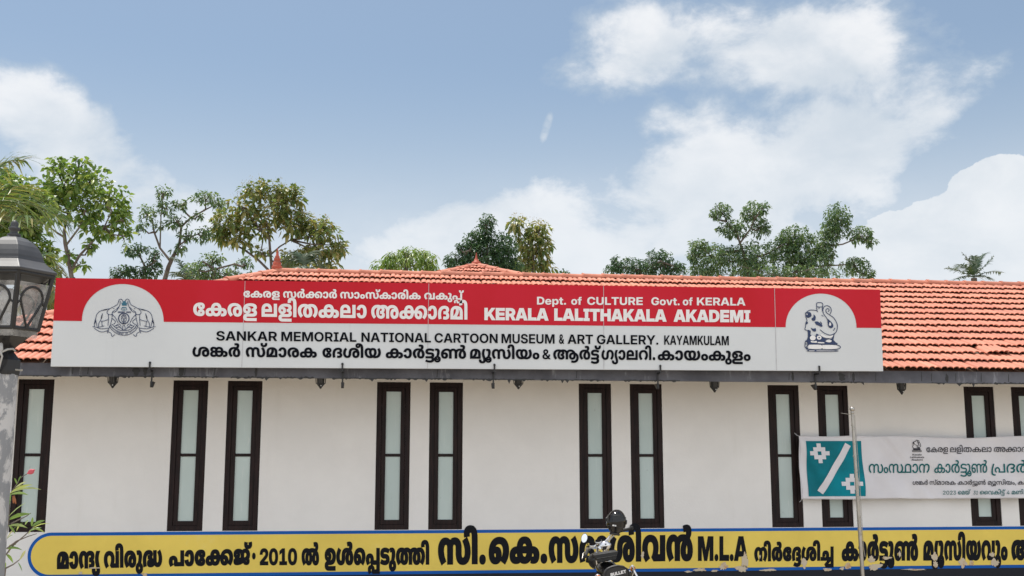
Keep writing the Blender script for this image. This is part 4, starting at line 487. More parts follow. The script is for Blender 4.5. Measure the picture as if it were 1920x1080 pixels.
(2,233):[[906300,666300,758336,-766338,-789339,-811339,818339,901339],[1006584,-1038584,-1085566,1101551,-1118534,-1134485,1134446,1134300,880300,880444,-880472,-887512,-902540,913552,-929566,-976584],[1006544,-988544,-961533,951524,-941512,-930476,930440,930339,1084339,1084436,-1084472,-1073512,1062524,-1053533,-1026544],[520584,-544584,-582569,594554,-602545,-614522,-622483,622452,622434,-622408,-627368,634356,-642346,-664334,684334,-705334,-736358,-754402,754434,-754460,-740503,-714538,697552,730584,-754564,-788519,-806466,806432,-806389,-775327,-720294,682294,-652294,-611310,598326,-588337,-576364,-570400,570424,570446,-570480,-564516,556526,-549535,-529544,514544,-500544,-480534,473526,-464516,-457484,457455,457300,406300,406448,-406476,-402507,396518,-388531,-362544,346544,-324544,-290519,-270475,270446,-270418,-286375,-311342,328328,293296,-272314,-238357,-220412,220447,-220485,-249547,-306584,346584,-378584,-419560,434539,431539,-446562,-489584]],
(2,42):[[347584,-370584,-403572,-426550,436536,430537,-446561,-490584,522584,-561584,-616548,-646486,646447,-646414,-628360,-594316,570296,537328,-554342,-580376,-594419,594446,-594475,-576519,-542544,520544,-500544,-476530,468518,-462508,-458476,458449,458300,408300,408450,-408476,-403508,396518,-388530,-364544,346544,-325544,-290520,-270476,270446,-270418,-286375,-311342,328328,293296,-272314,-238357,-220411,220446,-220486,-250548,-308584]],
(2,118):[[454294,-420294,-374321,-350373,350410,-350436,-368484,-400529,424550,436564,-452578,-474607,474624,-474638,-456657,436657,-426657,-406654,400652,390690,-398692,-430697,446697,-478697,-511676,-524646,524634,-524608,-497565,472543,462531,-441514,-414473,-402430,402408,-402380,-416347,-440333,454333,-480333,-507370,507408,-507427,-498464,-482497,-456524,438532,-426538,-400544,382544,-346544,-296516,-271468,271438,-271412,-285372,-312341,330328,299295,-277309,-241349,-220404,220439,-220470,-240522,-280562,-341584,381584,-404584,-444576,462568,-464566,-468564,470563,-501546,-540498,-558440,558412,-558356,-505294]],
(2,184):[[338584,-382584,-450564,474551,450514,-428527,-374544,338544,-314544,-282532,-268514,268502,-268492,-272480,277476,-286466,-324461,350461,360461,-396461,-442446,456430,-463420,-470396,470380,-470352,-440316,-387300,356300,220300,220339,340339,-365339,-398344,408352,-413356,-420370,420380,-420389,-414405,406410,-398416,-373420,350420,337420,-302420,-246436,232452,-224462,-216485,216500,-216525,-242562,-296584],[347174,-320174,-272182,-229198,210208,234246,-250237,-284222,-325214,348214,-374214,-406226,-421246,421258,-421272,-401298,381305,406336,-426330,-454308,-470278,470258,-470233,-444195,-389174]],
(2,68):[[280186,-236186,-186234,186274,-186300,-210339,-252361,280361,-307361,-350340,-374301,374274,-374246,-350208,-308186],[280326,-256326,-224300,224273,-224246,-256220,280220,-302220,-335247,335274,-335300,-303326],[280251,-252251,-223284,223310,-223318,-234338,244349,266335,-256332,-248318,248312,-248304,-256292,-270286,280286,-290286,-303292,-311304,311312,-311316,-304328,295332,317349,-328337,-338320,338309,-338294,-326268,-302251],[256584,-287584,-322561,-338523,338500,-338468,-320388,306344,259351,-272393,-286464,286495,-286516,-270544,248544,-240544,-224542,218540,209578,-218580,-242584]],
(2,116):[[384584,-426584,-479558,498535,488538,-504562,-550584,578584,-612584,-656559,672535,668522,690446,690300,640300,640458,-640484,-634517,624527,-616536,-594544,578544,-563544,-541534,534526,-524516,-516484,516453,516300,466300,466446,-466480,-454515,443526,-432534,-404544,383544,-348544,-296512,-268456,268420,268415,-268387,-282350,-306332,324332,-336332,-354344,-364364,364380,-364404,-340428,319428,-300428,-265408,250391,243426,-257444,-303466,329466,-354466,-392446,-412410,412384,-412356,-390316,-350294,323294,-296294,-249320,-220376,220420,-220474,-264546,-338584],[854294,-820294,-774321,-750373,750410,-750436,-768484,-801529,824550,837564,-853578,-874607,874624,-874638,-856657,836657,-826657,-806654,800652,790690,-799692,-830697,847697,-878697,-911676,-924646,924634,-924608,-897565,872543,862531,-842514,-814473,-802430,802408,-802380,-816347,-840333,854333,-880333,-907370,907408,-907434,-892482,-862521,838532,-828538,-802544,786544,-762544,-729534,718524,-710516,-697494,-690458,690431,690350,646350,646445,661528,-673546,-708570,-755584,784584,-806584,-844576,862568,-864566,-869564,871563,-901546,-940498,-959440,959412,-959356,-906294]],
(2,162):[[332578,-311532,-284448,-272372,272336,-272302,-288264,-318246,340246,-347246,-361248,370250,374209,-362207,-342206,331206,-294206,-244236,-222294,222334,-222374,-235454,-261535,280578]],
(2,44):[[318475,-354475,-400448,-422408,422386,-422368,-410338,402330,390339,572339,572578,622578,622300,370300,352326,-361336,-373361,373380,-373405,-346436,319436,-302436,-278421,-265397,265382,-265364,-279336,293324,262296,-242312,-216355,216384,-216410,-242452,-288475]],
(2,56):[[548584,-588584,-648561,-691518,-714458,714420,-714376,-685320,-636294,604294,-570294,-526323,-504371,504399,-504446,-555502,599502,-628502,-670474,-695428,696403,680404,-676419,-658446,-629464,610464,-580464,-552428,552400,-552380,-564350,-586333,604333,-624333,-650352,-664391,664423,-664426,-664445,662454,-661457,-662465,662466,-656488,-626524,-580544,551544,-529544,-497535,486526,-468512,-454464,454430,454424,-454388,-441342,426326,-413310,-372294,342294,-305294,-249327,-220389,220432,-220466,-236519,-271564,295584,328552,-310538,-284503,-270460,270433,-270402,-288358,-320334,340334,-360334,-382346,390356,-397368,-402410,402430,402438,-402482,-424536,444552,-465570,-515584]],
(2,173):[[479584,-521584,-574546,-600482,600440,-600393,-572328,-518294,480294,-452294,-406313,390332,-374350,-357405,357440,-357484,-386548,-441584],[479545,-442545,-407492,407440,-407404,-423356,-455333,478333,-502333,-534356,-550404,550440,-550476,-534522,-502545],[316294,-284294,-240314,-218350,218374,-218394,-233422,-260441,277447,-289452,-315456,-346460,365460,396466,580466,-624466,-676456,695443,-710433,-728401,728377,-728338,-680294,637294,-624294,-600296,588300,598338,-604336,-623333,630333,-654333,-678355,678376,-678390,-668408,658414,-646422,-608427,578427,370427,-337427,-300422,287414,-278408,-268390,268378,-268362,-280342,-303333,319333,-336333,-368343,388356,414325,-398314,-368300,-335294],[312584,-342584,-386566,408550,384515,-370529,-337545,315545,-294545,-268525,268508,-268500,-276485,282480,-290473,-318466,343466,374466,358434,-330434,-280442,-242458,-220488,220511,-220532,-242564,-282584]],
(2,77):[[144596,-113596,-71616,-50653,50677,-50686,-53704,55710,98702,-97698,-96685,96679,-96662,-108642,-130634,144634,-158634,-180642,-192662,192679,-192685,-191698,190702,232710,-235704,-238686,238677,-238653,-216616,-174596]],
(2,160):[[178266,-178263,-176256,176252,-176241,-184218,-205204,224204,-250204,-273230,273252,-273264,-268288,-257319,248342,-238366,-222420,222450,-222484,-243550,258578,312578,-298554,-280514,-272474,272454,-272426,-287378,296354,-304336,-316301,-324268,324252,-324208,-268165,224165,-176165,-126213,126252,-126257,-127267,128270]],
(2,49):[[539294,-517294,-474303,452314,-449316,-439320,436322,-408341,-374388,-359441,359468,-359488,-368521,376534,380539,-390554,-418574,-452584,470584,-520584,-578522,578466,-578421,-538348,505326,-500324,-493319,488316,-466304,-419294,392294,-351294,-286320,-242366,-220430,220468,-220502,-246554,-297584,332584,-362584,-406562,420543,383513,-376526,-352545,332545,-314545,-286527,-270492,270466,-270430,-299370,-355332,396332,-407332,-429334,440337,-445339,-456342,461344,-478353,-508386,-527436,527466,-527495,-510530,-484545,469545,-452545,-424527,-410492,410466,-410440,-426390,-456353,476342,-481340,-488340,494338,-502336,-526332,539332,-578332,-632364,-659420,659456,-659484,-641536,624558,663584,-687556,-710492,710457,-710422,-689363,-646318,-582294]],
(2,276):[[293358,296352,-292335,-278294,-262254,254236,216236,-220256,-230299,-238341,240358]],
(2,67):[[280186,-236186,-186234,186274,-186300,-210339,-252361,280361,-308361,-350340,-374300,374274,-374247,-350208,-308186],[280222,-300222,-327248,327274,-327298,-300324,280324,-260324,-232298,232273,-232248,-260222],[256584,-287584,-322561,-338523,338500,-338468,-320388,306344,259351,-272393,-286464,286495,-286516,-270544,248544,-240544,-224542,218540,209578,-218580,-242584]],
(6,1361):[[243300,243338,368464,-388484,-415516,-428545,428562,-428582,-411610,-380626,360626,-339626,-308608,-291576,291554,244554,-244588,-274640,-326669,361669,-395669,-447642,-476594,476564,-476542,-461504,-425458,394428,312346,312344,481344,481300]],
(6,1359):[[362295,-320295,-262340,-231423,231482,-231540,-262624,-320669,362669,-403669,-462624,-492540,492482,-492423,-462340,-403295],[362338,-388338,-425372,-444436,444482,-444528,-425592,-388626,362626,-336626,-298592,-280528,280482,-280436,-298372,-336338]],
(6,1371):[[358295,-322295,-266321,-232368,230400,282400,-282381,-302353,-336338,358338,-380338,-414354,-434385,434406,-434427,-416459,-376478,346478,310478,310516,404618,404620,250620,250664,469664,469625,352500,352510,-394514,-453487,-484438,484406,-484373,-452323,-395295]],
(2,71):[[322294,-295294,-248320,-220375,220418,-220456,-245518,-292560,-355584,392584,-432584,-490562,-528522,-547470,547440,-547406,-526352,-490310,467295,437328,-453340,-480370,-496410,496436,-496469,-471518,-424544,389544,-353544,-298510,-266452,266416,-266387,-280350,-306332,322332,-334332,-352344,-362365,362380,-362403,-338428,318428,-299428,-264408,249392,242426,-256444,-302466,328466,-354466,-390446,-411410,411384,-411356,-390316,-350294]],
(6,1360):[[253300,253342,481342,481300],[398664,398300,349300,349616,348616,260554,260605,342664]],
(2,73):[[322294,-295294,-248320,-220375,220418,-220456,-245518,-292560,-355584,392584,-432584,-490562,-528522,-547470,547440,-547406,-526352,-490310,467295,437328,-453340,-480370,-496410,496436,-496469,-471518,-424544,389544,-353544,-298510,-266452,266416,-266387,-280350,-306332,322332,-334332,-352344,-362365,362380,-362403,-338428,318428,-299428,-264408,249392,242426,-256444,-302466,328466,-354466,-390446,-411410,411384,-411356,-390316,-350294],[688294,-662294,-614320,-586375,586418,-586456,-611518,-658560,-721584,758584,-798584,-856562,-894522,-913470,913440,-913406,-892352,-856310,834295,803328,-820340,-846370,-862410,862436,-862469,-837518,-790544,755544,-720544,-664510,-632452,632416,-632387,-646350,-672332,689332,-701332,-719344,-729365,729380,-729403,-704428,684428,-666428,-630408,616392,608426,-622444,-668466,694466,-720466,-757446,-778410,778384,-778356,-756316,-716294]],
(2,55):[[374584,-413584,-470562,-508522,-526470,526442,-526414,-512372,-489338,475323,469339,606339,606578,656578,656300,438300,420331,-434342,-459370,-474410,474436,-474468,-450516,-405544,373544,-341544,-296516,-271468,271438,-271412,-286372,-312341,330328,299295,-278309,-241350,-220404,220439,-220469,-238522,-278561,-336584]],
(6,1372):[[224377,224418,377664,428664,278422,278420,499420,499377],[400300,400389,400408,400527,448527,448300]],
(2,37):[[384584,-426584,-479558,498535,488538,-504562,-550584,578584,-612584,-654560,667539,661536,-680562,-724584,755584,-794584,-850548,-878486,878447,-878414,-861360,-828316,803295,770328,-788342,-814376,-828419,828446,-828475,-808519,-775544,752544,-736544,-710531,702518,-695507,-690476,690446,690300,640300,640458,-640484,-634517,624527,-616536,-594544,578544,-563544,-541534,534526,-524516,-516484,516453,516300,466300,466446,-466480,-454515,443526,-432534,-404544,383544,-348544,-296512,-268456,268420,268415,-268387,-282350,-306332,324332,-336332,-354344,-364364,364380,-364404,-340428,319428,-300428,-265408,250391,243426,-257444,-303466,329466,-354466,-392446,-412410,412384,-412356,-390316,-350294,323294,-296294,-249320,-220376,220420,-220474,-264546,-338584]],
(3,852):[[226300,226561,302561,302516,304516,-310540,-342563,367563,-373563,-384562,390562,390495,-385496,-366496,357496,-342496,-318483,-305457,305438,305300]],
(3,507):[[304296,-278296,-238312,-215347,215373,-215395,-230425,-258443,-295453,316454,-339456,-367462,-379470,379478,379480,-379488,-370502,-352508,340508,-328508,-310501,-298488,298478,224480,-226507,-256546,-307566,342566,-370566,-412554,-442532,-458498,458476,458300,381300,381336,380336,-372324,-352305,-322296],[327349,-342349,-366360,-380381,380394,380420,-376418,-366414,-354412,-339410,332408,-320406,-301398,-290386,290376,-290368,-300355,-316349]],
(3,751):[[312300,-267300,-226334,226372,226664,305664,305381,-305370,-314360,326360,-328360,-334360,336360,340301,-334300,-320300]],
(3,689):[[226300,226561,305561,305300],[265590,-246590,-221614,221631,-221648,-246672,265672,-284672,-309648,309631,-309614,-284590]],
(3,670):[[305445,305300,226300,226664,304664,304493,292493,-304527,-350566,386566,-414566,-454542,-476496,476464,476300,396300,396449,-396473,-373498,352498,-338498,-316487,-305463]],
(3,727):[[297371,297465,306465,390561,482561,366428,346428],[226300,226664,305664,305300],[394300,318410,370466,486300]],
(3,597):[[326295,-292295,-242328,-214389,214431,-214472,-243533,-293566,325566,-343566,-372556,-393537,400524,401524,401664,480664,480300,402300,402340,401340,-394326,-373306,-344295],[348358,-366358,-390376,-404409,404431,-404453,-390485,-366503,348503,-332503,-308486,-295454,295431,-295408,-308376,-332358]],
(3,766):[[226300,226561,301561,302500,298500,-304522,-329552,-362566,380566,-410566,-452532,458498,450498,-454520,-480551,-517566,538566,-563566,-602544,-625503,625474,625300,546300,546458,-546479,-522502,505502,-492502,-474490,-464470,464456,464300,387300,387459,-387478,-365502,347502,-335502,-316490,-305469,305454,305300]],
(5,65):[[221300,221664,376664,-418664,-474640,-502600,502572,-502552,-485518,-454496,433492,433491,-456490,-493468,-515428,515403,-515373,-485326,-429300,389300],[314372,372372,-392372,-416393,416411,-416423,-406440,-386450,372450,314450],[314518,366518,-378518,-396527,-406544,406554,-406572,-384591,366591,314591]],
(5,424):[[376294,-329294,-260328,-221388,221429,221664,314664,314436,-314419,-330392,-358376,376376,-394376,-422391,-438418,438436,438664,532664,532429,-532388,-493328,-424294]],
(3,321):[[388294,-339294,-261339,-216423,216482,-216540,-261625,-339670,388670,-437670,-516625,-561540,561482,-561423,-516339,-437294],[388366,-415366,-456394,-478445,478482,-478518,-456570,-415597,388597,-362597,-321570,-298518,298482,-298445,-321394,-362366]],
(3,456):[[330300,204664,294664,348498,-360460,-383378,396332,373332,-386378,-408460,418498,470664,560664,437300]],
(3,300):[[226300,226664,313664,422490,-428480,-445450,-464414,472396,464378,-462397,-460442,-460485,460498,460664,542664,542300,455300,356458,-348471,-328506,-304550,291576,304582,-306555,-308507,-309469,309458,309300]],
(3,292):[[226300,226664,349664,401510,-404498,-415462,-426420,-435383,438370,418370,-421383,-430420,-441462,-452498,455510,506664,629664,629300,548300,548464,-548476,-549512,-550553,-551595,551614,560614,-554594,-542550,-532510,-521475,518464,462300,394300,338464,-334475,-324510,-312550,-300594,294614,304614,-304596,-305553,-306512,-308476,308464,308300]],
(3,137):[[226300,226664,482664,482594,308594,308508,469508,469441,308441,308300]]}
# lines of writing: words of (style, letter, advance), then the word's own extent and its place in the photo
TEXT = {
's1':[([(0,72,0),(0,23,664),(0,50,1831),(0,53,2661)],33,3421,456.7,524.3),([(0,58,0),(0,118,1351),(0,163,2183),(0,64,3876),(0,118,4462)],36,5258,531,631.7),([(0,58,0),(0,64,1351),(0,6,1937),(0,58,2448),(0,77,3799),(0,23,3799),(0,64,4966),(0,50,5552),(0,65,6383),(0,23,6663)],36,7801,638,788.6),([(0,55,0),(0,23,1070),(0,67,2237),(0,208,2625),(0,77,3610)],36,3705,795.6,869.4)],
's2':[([(0,72,0),(0,23,664),(0,50,1831),(0,53,2661)],33,3421,362.7,481.5),([(0,52,0),(0,53,949),(0,65,1742),(0,38,2022),(0,23,3170),(0,52,4337),(0,64,5286)],56,5833,490.8,687),([(0,9,0),(0,163,1679),(0,64,3372),(0,40,3959),(0,48,4682),(0,65,5507)],36,5726,696.4,876)],
's3':[([(3,84,0),(3,614,708),(3,843,1283),(3,889,1894),(3,1376,2276)],52,2499,1006.9,1061.4),([(3,790,0),(3,647,595)],29,968,1071,1090.6),([(3,73,0),(3,424,730),(3,281,1440),(3,411,2003),(3,424,2651),(3,384,3361),(3,95,4017)],31,4595,1101,1205.2),([(3,141,0),(3,790,740),(3,980,1335),(3,889,1909),(3,1376,2290)],31,2514,1221.2,1274.3),([(3,790,0),(3,647,595)],29,968,1280.2,1298.5),([(3,271,0),(3,95,705),(3,384,1319),(3,2,1974),(3,281,2710),(3,2,3272)],52,3999,1306.7,1397.7)],
's4':[([(5,271,0),(5,95,720),(5,384,1347),(5,2,2009),(5,281,2763),(5,2,3334)],42,4086,908.6,1028.2),([(5,281,0),(5,2,571),(5,281,1325),(5,234,1896),(5,411,2323),(5,161,2975),(5,2,3700),(5,271,4454),(5,2,5173),(5,281,5927),(5,2,6498)],42,7251,1039.5,1249.5),([(5,2,0),(5,271,754),(5,2,1473),(5,84,2227),(5,95,2936),(5,292,3563),(5,234,4481)],1,4881,1263.5,1406.5)],
's5':[([(4,397,0),(4,2,653),(4,300,1379),(4,271,2120),(4,2,2819),(4,384,3545)],38,4175,405.6,519.4),([(4,292,0),(4,95,910),(4,292,1517),(4,321,2426),(4,384,3184),(4,234,3836),(4,2,4264),(4,281,4990)],60,5522,527.5,668.1),([(4,300,0),(4,2,741),(4,411,1467),(4,234,2116),(4,321,2544),(4,300,3302),(4,2,4043),(4,281,4769)],60,5300,677.7,808.1),([(4,73,0),(4,2,732),(4,384,1458),(4,411,2111),(4,321,2759),(4,321,3517),(4,300,4275)],38,4955,814.8,933.1),([(4,292,0),(4,424,910),(4,397,1626),(4,95,2279),(4,424,2886),(4,292,3603)],60,4452,940.4,1039.8),([(4,1425,0)],34,659,1048.3,1057.9),([(4,2,0),(4,384,726),(4,411,1379)],13,1998,1064.3,1111.9),([(4,141,0),(4,2,742),(4,281,1468),(4,281,2028),(4,95,2589),(4,384,3196),(4,472,3848),(4,1376,4555)],38,4772,1119.2,1234.4),([(4,271,0),(4,2,699),(4,472,1425),(4,2,2131),(4,292,2857),(4,271,3767),(4,424,4466),(4,281,5183),(4,2,5743),(4,292,6469)],60,7318,1245.5,1366.5)],
's6':[([(0,56,0),(0,173,1163),(0,118,2355)],36,3151,361,450.3),([(0,58,0),(0,77,1351),(0,48,1351),(0,64,2176),(0,50,2762),(0,23,3592)],36,4731,461,593.8),([(0,72,0),(0,40,664),(0,56,1387),(0,66,2550),(0,49,2830)],33,3950,604.8,713.9),([(0,23,0),(0,64,1167),(0,118,1753),(0,184,2585),(0,68,3208),(0,116,3596)],28,5258,723.5,873.8),([(0,48,0),(0,160,825),(0,68,1125),(0,58,1513),(0,65,2864),(0,49,3145),(0,6,4303)],55,4785,881.5,1011.3),([(4,1425,0)],34,659,1017,1032.5),([(0,10,0),(0,118,1855),(0,184,2687),(0,77,3310)],36,3404,1037.5,1126.5),([(0,25,0),(0,160,989),(0,64,1290),(0,52,1876),(0,51,2824),(0,65,3577),(0,278,3858)],36,4093,1128,1228.5),([(0,23,0),(0,64,1167),(0,49,1753),(0,6,2912),(0,23,3422),(0,67,4589),(0,53,4978),(0,6,5771)],28,6252,1233.5,1407.3)],
'm1':[([(1,48,0),(1,64,758),(1,201,1294),(1,160,2244)],46,2538,107.3,187),([(1,55,0),(1,65,958),(1,50,1230),(1,67,1987),(1,200,2356)],33,3525,195.3,303.4),([(1,44,0),(1,64,885),(1,72,1420),(1,163,2037),(1,30,3576),(1,77,4512)],26,4592,317.2,472)],
'm1d':[([(5,1509,0)],33,228,473,479)],
'm2':[([(5,1361,0),(5,1359,645),(5,1360,1289),(5,1359,1934)],44,2557,487.3,556.8)],
'm3':[([(1,119,0)],33,1210,566,597.7),([(1,13,0),(1,120,700),(1,71,1759),(1,208,2496),(1,33,3381),(1,67,3948),(1,196,4317),(1,65,6107)],30,6329,609.4,804.2)],
'm4':[([(1,58,0),(1,65,1210),(1,278,1483)],33,1727,822.4,909.7),([(1,71,0),(1,23,737),(1,278,1796)],32,2040,917.5,1024.9),([(1,58,0),(1,40,1210),(1,64,1864),(1,56,2399),(1,65,3450),(1,55,3723),(1,117,4680)],33,5727,1029.8,1298)],
'm5':[([(5,292,0),(5,1376,918),(5,281,1187),(5,1376,1758),(5,2,2027)],42,2779,1309,1402)],
'm6':[([(1,42,0),(1,65,909),(1,118,1181),(1,72,1941),(1,199,2557),(1,56,3211),(1,65,4261),(1,176,4534)],33,5394,1414.9,1562.5)],
'm7':[([(1,23,0),(1,64,1059),(1,118,1594),(1,184,2354),(1,68,2921),(1,116,3291)],26,4782,1578.8,1721),([(1,48,0),(1,160,758),(1,68,1056),(1,58,1425),(1,65,2636),(1,49,2908),(1,55,3953),(1,67,4911),(1,6,5280)],46,5732,1731.8,1888.9),([(1,10,0)],33,1653,1897,1950)],
'b1':[([(2,72,0),(2,23,609),(2,50,1674),(2,53,2429)],38,3129,1735.1,1777.5),([(2,52,0),(2,53,878),(2,65,1616),(2,38,1855),(2,23,2897),(2,52,3961),(2,64,4839)],62,5319,1781.7,1858.8),([(2,9,0),(2,163,1533),(2,64,3077),(2,40,3598),(2,48,4256),(2,65,5001)],39,5170,1863.9,1936)],
'b2':[([(2,58,0),(2,6,1249),(2,233,1714),(2,64,3645),(2,42,4166)],39,5058,1627.8,1742.4),([(2,23,0),(2,64,1065),(2,118,1586),(2,184,2342),(2,68,2916),(2,116,3259)],31,4777,1751.6,1850),([(2,162,0),(2,44,258),(2,40,1173),(2,118,1831),(2,56,2586),(2,42,3652),(2,6,4582)],43,5015,1858,1985)],
'b3':[([(2,56,0),(2,173,1065),(2,118,2152)],39,2868,1711,1741.4),([(2,58,0),(2,77,1249),(2,48,1249),(2,64,1993),(2,50,2515),(2,23,3270)],39,4303,1744.9,1791),([(2,23,0),(2,64,1065),(2,118,1586),(2,184,2342),(2,68,2916),(2,116,3259)],31,4777,1794.9,1847),([(2,48,0),(2,160,744),(2,68,999),(2,58,1342),(2,65,2591),(2,49,2830),(2,6,3891),(2,276,4355)],59,4548,1851.8,1903.9),([(2,23,0),(2,64,1065),(2,49,1586),(2,6,2647),(2,23,3111),(2,67,4176),(2,53,4519),(2,6,5257)],31,5690,1907.8,1972)],
'b4':[([(6,1361,0),(6,1359,647),(6,1361,1294),(6,1371,1941)],86,2509,1769.4,1791),([(2,71,0),(2,48,732),(2,49,1477),(2,77,2538)],39,2613,1794.9,1818.5),([(6,1371,0),(6,1360,647)],61,1208,1824.4,1832.4),([(2,73,0),(2,55,1465),(2,23,2447),(2,65,3511),(2,184,3750),(2,77,4325)],39,4400,1835.8,1882.4),([(6,1372,0)],48,598,1885,1890),([(2,48,0),(2,37,744),(2,65,2140)],59,2309,1894,1919)],
'k1':[([(3,271,0),(3,614,705),(3,852,1280),(3,507,1672),(3,751,2238),(3,507,2529)],52,3045,1711,1726.5)],
'k2':[([(3,281,0),(3,507,563),(3,751,1130),(3,689,1420),(3,889,1681),(3,670,2062),(3,507,2665),(3,727,3232),(3,507,3798),(3,751,4365),(3,507,4656)],52,5171,1706.5,1731)],
'k3':[([(3,2,0),(3,727,735),(3,507,1302),(3,597,1869),(3,614,2481),(3,766,3055),(3,689,3956)],8,4173,1709,1729)],
'bul':[([(5,65,0),(5,424,649),(5,281,1354),(5,281,1925),(5,95,2496),(5,411,3123)],42,3755,0,1)],
'gov':[([(3,141,0)],31,704,0,1),([(3,321,0)],31,722,0,1),([(3,456,0)],8,720,0,1),([(3,95,0)],52,578,0,1),([(3,384,0)],52,637,0,1),([(3,300,0)],52,685,0,1),([(3,292,0)],52,858,0,1),([(3,95,0)],52,578,0,1),([(3,300,0)],52,685,0,1),([(3,411,0)],24,624,0,1),([(3,321,0)],31,722,0,1),([(3,137,0)],52,563,0,1),([(3,271,0)],52,697,0,1),([(3,95,0)],52,578,0,1),([(3,384,0)],52,637,0,1),([(3,2,0)],8,727,0,1),([(3,281,0)],52,539,0,1),([(3,2,0)],8,727,0,1)]}
def unpack(c):
    out = []
    for v in c: w = abs(v); out += [(w//1000-200)*2, (w%1000-300)*2, 1 if v > 0 else 0]
    return out
def flatten(c, k=4):
    "a quadratic outline (x, y, on-curve) as a polygon"
    pts = [(c[i], c[i+1], c[i+2]) for i in range(0, len(c), 3)]; full = []
    n = len(pts)
    for i in range(n):
        a, b = pts[i], pts[(i+1)%n]; full.append(a)
        if not a[2] and not b[2]: full.append(((a[0]+b[0])/2, (a[1]+b[1])/2, 1))
    s = next(i for i, p in enumerate(full) if p[2]); full = full[s:]+full[:s]
    out = []; i = 0; n = len(full)
    while i < n:
        p = full[i]; q = full[(i+1)%n]
        out.append((p[0], p[1]))
        if q[2]: i += 1
        else:
            r = full[(i+2)%n]
            for j in range(1, k):
                t = j/k; out.append(((1-t)**2*p[0]+2*t*(1-t)*q[0]+t*t*r[0], (1-t)**2*p[1]+2*t*(1-t)*q[1]+t*t*r[1]))
            i += 2
    res = []
    for p in out:
        if not res or abs(p[0]-res[-1][0])+abs(p[1]-res[-1][1]) > .5: res.append(p)
    return res
_gc = {}
def swell(c, d):
    "an outline moved outwards by d (its inside lies on the left)"
    out = []; n = len(c)
    for i in range(n):
        a, b, e = c[i-1], c[i], c[(i+1)%n]; u = (b[0]-a[0], b[1]-a[1]); v = (e[0]-b[0], e[1]-b[1]); lu, lv = math.hypot(*u) or 1e-9, math.hypot(*v) or 1e-9
        nx, ny = u[1]/lu+v[1]/lv, -u[0]/lu-v[0]/lv; q = nx*nx+ny*ny
        k = 2*d/max(q, .8); out.append((b[0]+nx*k, b[1]+ny*k))
    return out
def glyph(k):
    if k not in _gc:
        cs = [flatten(unpack(c)) for c in GLYPHS[k]]
        cs = [[(x/1000, y/1000) for x, y in c][::-1] for c in cs if len(c) > 2]; w = (.020, .048, .006, .0, .006, .026, .0)[k[0]]
        _gc[k] = fill([swell(c, w/2) for c in cs] if w else cs)
    return _gc[k]
def letter_line(key, base, hpx, place, only=None):
    """verts and faces of one line of writing; base = ((xa, ya), (xb, yb)) its baseline in the photo, hpx the height of its
    letters (x-height or capitals) at both ends; place(px, py) gives the point of the board at that spot"""
    words = []
    (xa, ya), (xb, yb) = base
    for (gl, gx0, gx1, x0, x1) in TEXT[key]:
        V, F = [], []
        def yb_(x): return ya+(yb-ya)*(x-xa)/(xb-xa)
        xm = (x0+x1)/2; h = hpx[0]+(hpx[1]-hpx[0])*(xm-xa)/(xb-xa)
        for st, g, gx in gl:
            P, T = glyph((st, g)); o = len(V); em = h/(.575 if st < 3 else .7275)
            for p in P:
                X = x0+(p[0]*1000+gx-gx0)/(gx1-gx0)*(x1-x0); V.append(place(X, yb_(X)-p[1]*em))
            F += [[i+o for i in f] for f in T]
        words.append((V, F))
    return words
def flat_mesh(name, V, F, mat, parent):
    o = rawmesh(name, [tuple(map(float, v)) for v in V], F, mat, parent)
    return o

# ------------------------------------------------------------------ the museum building
WY, EY, SY = 17.5, 16.35, 16.17          # wall face, fascia face, sign board face
ZT, ZB = H+1.439*.875, H-1.132*.875     # window heads and sills
WX = [x*.875 for x in (-6.298, -3.712, -2.786, -.197, .734, 3.421, 4.359, 6.941, 7.882, 10.741, 11.68)]
WW = .593*.875
FZ0, FZ1 = H+1.436*EY/19.2, H+1.652*EY/19.2; OV = WY-EY   # fascia, and how far the eave overhangs
RDY = 5.5; RIDGE_Y = EY+RDY
ridge_r = at(1790, 528, RIDGE_Y); ridge_l = at(519, 509, RIDGE_Y); ZR = (ridge_r[2]+ridge_l[2])/2 - .05
XRL = ridge_l[0]; XL = XRL-RDY; XR = 19.0
ZE = FZ1+.010                            # tile plane at the eave
TP = math.atan2(ZR-ZE, RDY+.05)
bld = thing('museum_building', 'long low white museum with narrow dark windows, orange tiled roof and yellow slogan band', 'building', (4, WY, 0))
bld_o = Vector(bld.location)
def B(mb, name, mat, parent=None, **k):
    o = mb.build(name, mat, parent or bld, **k)
    if parent is None: o.location = -bld_o
    return o
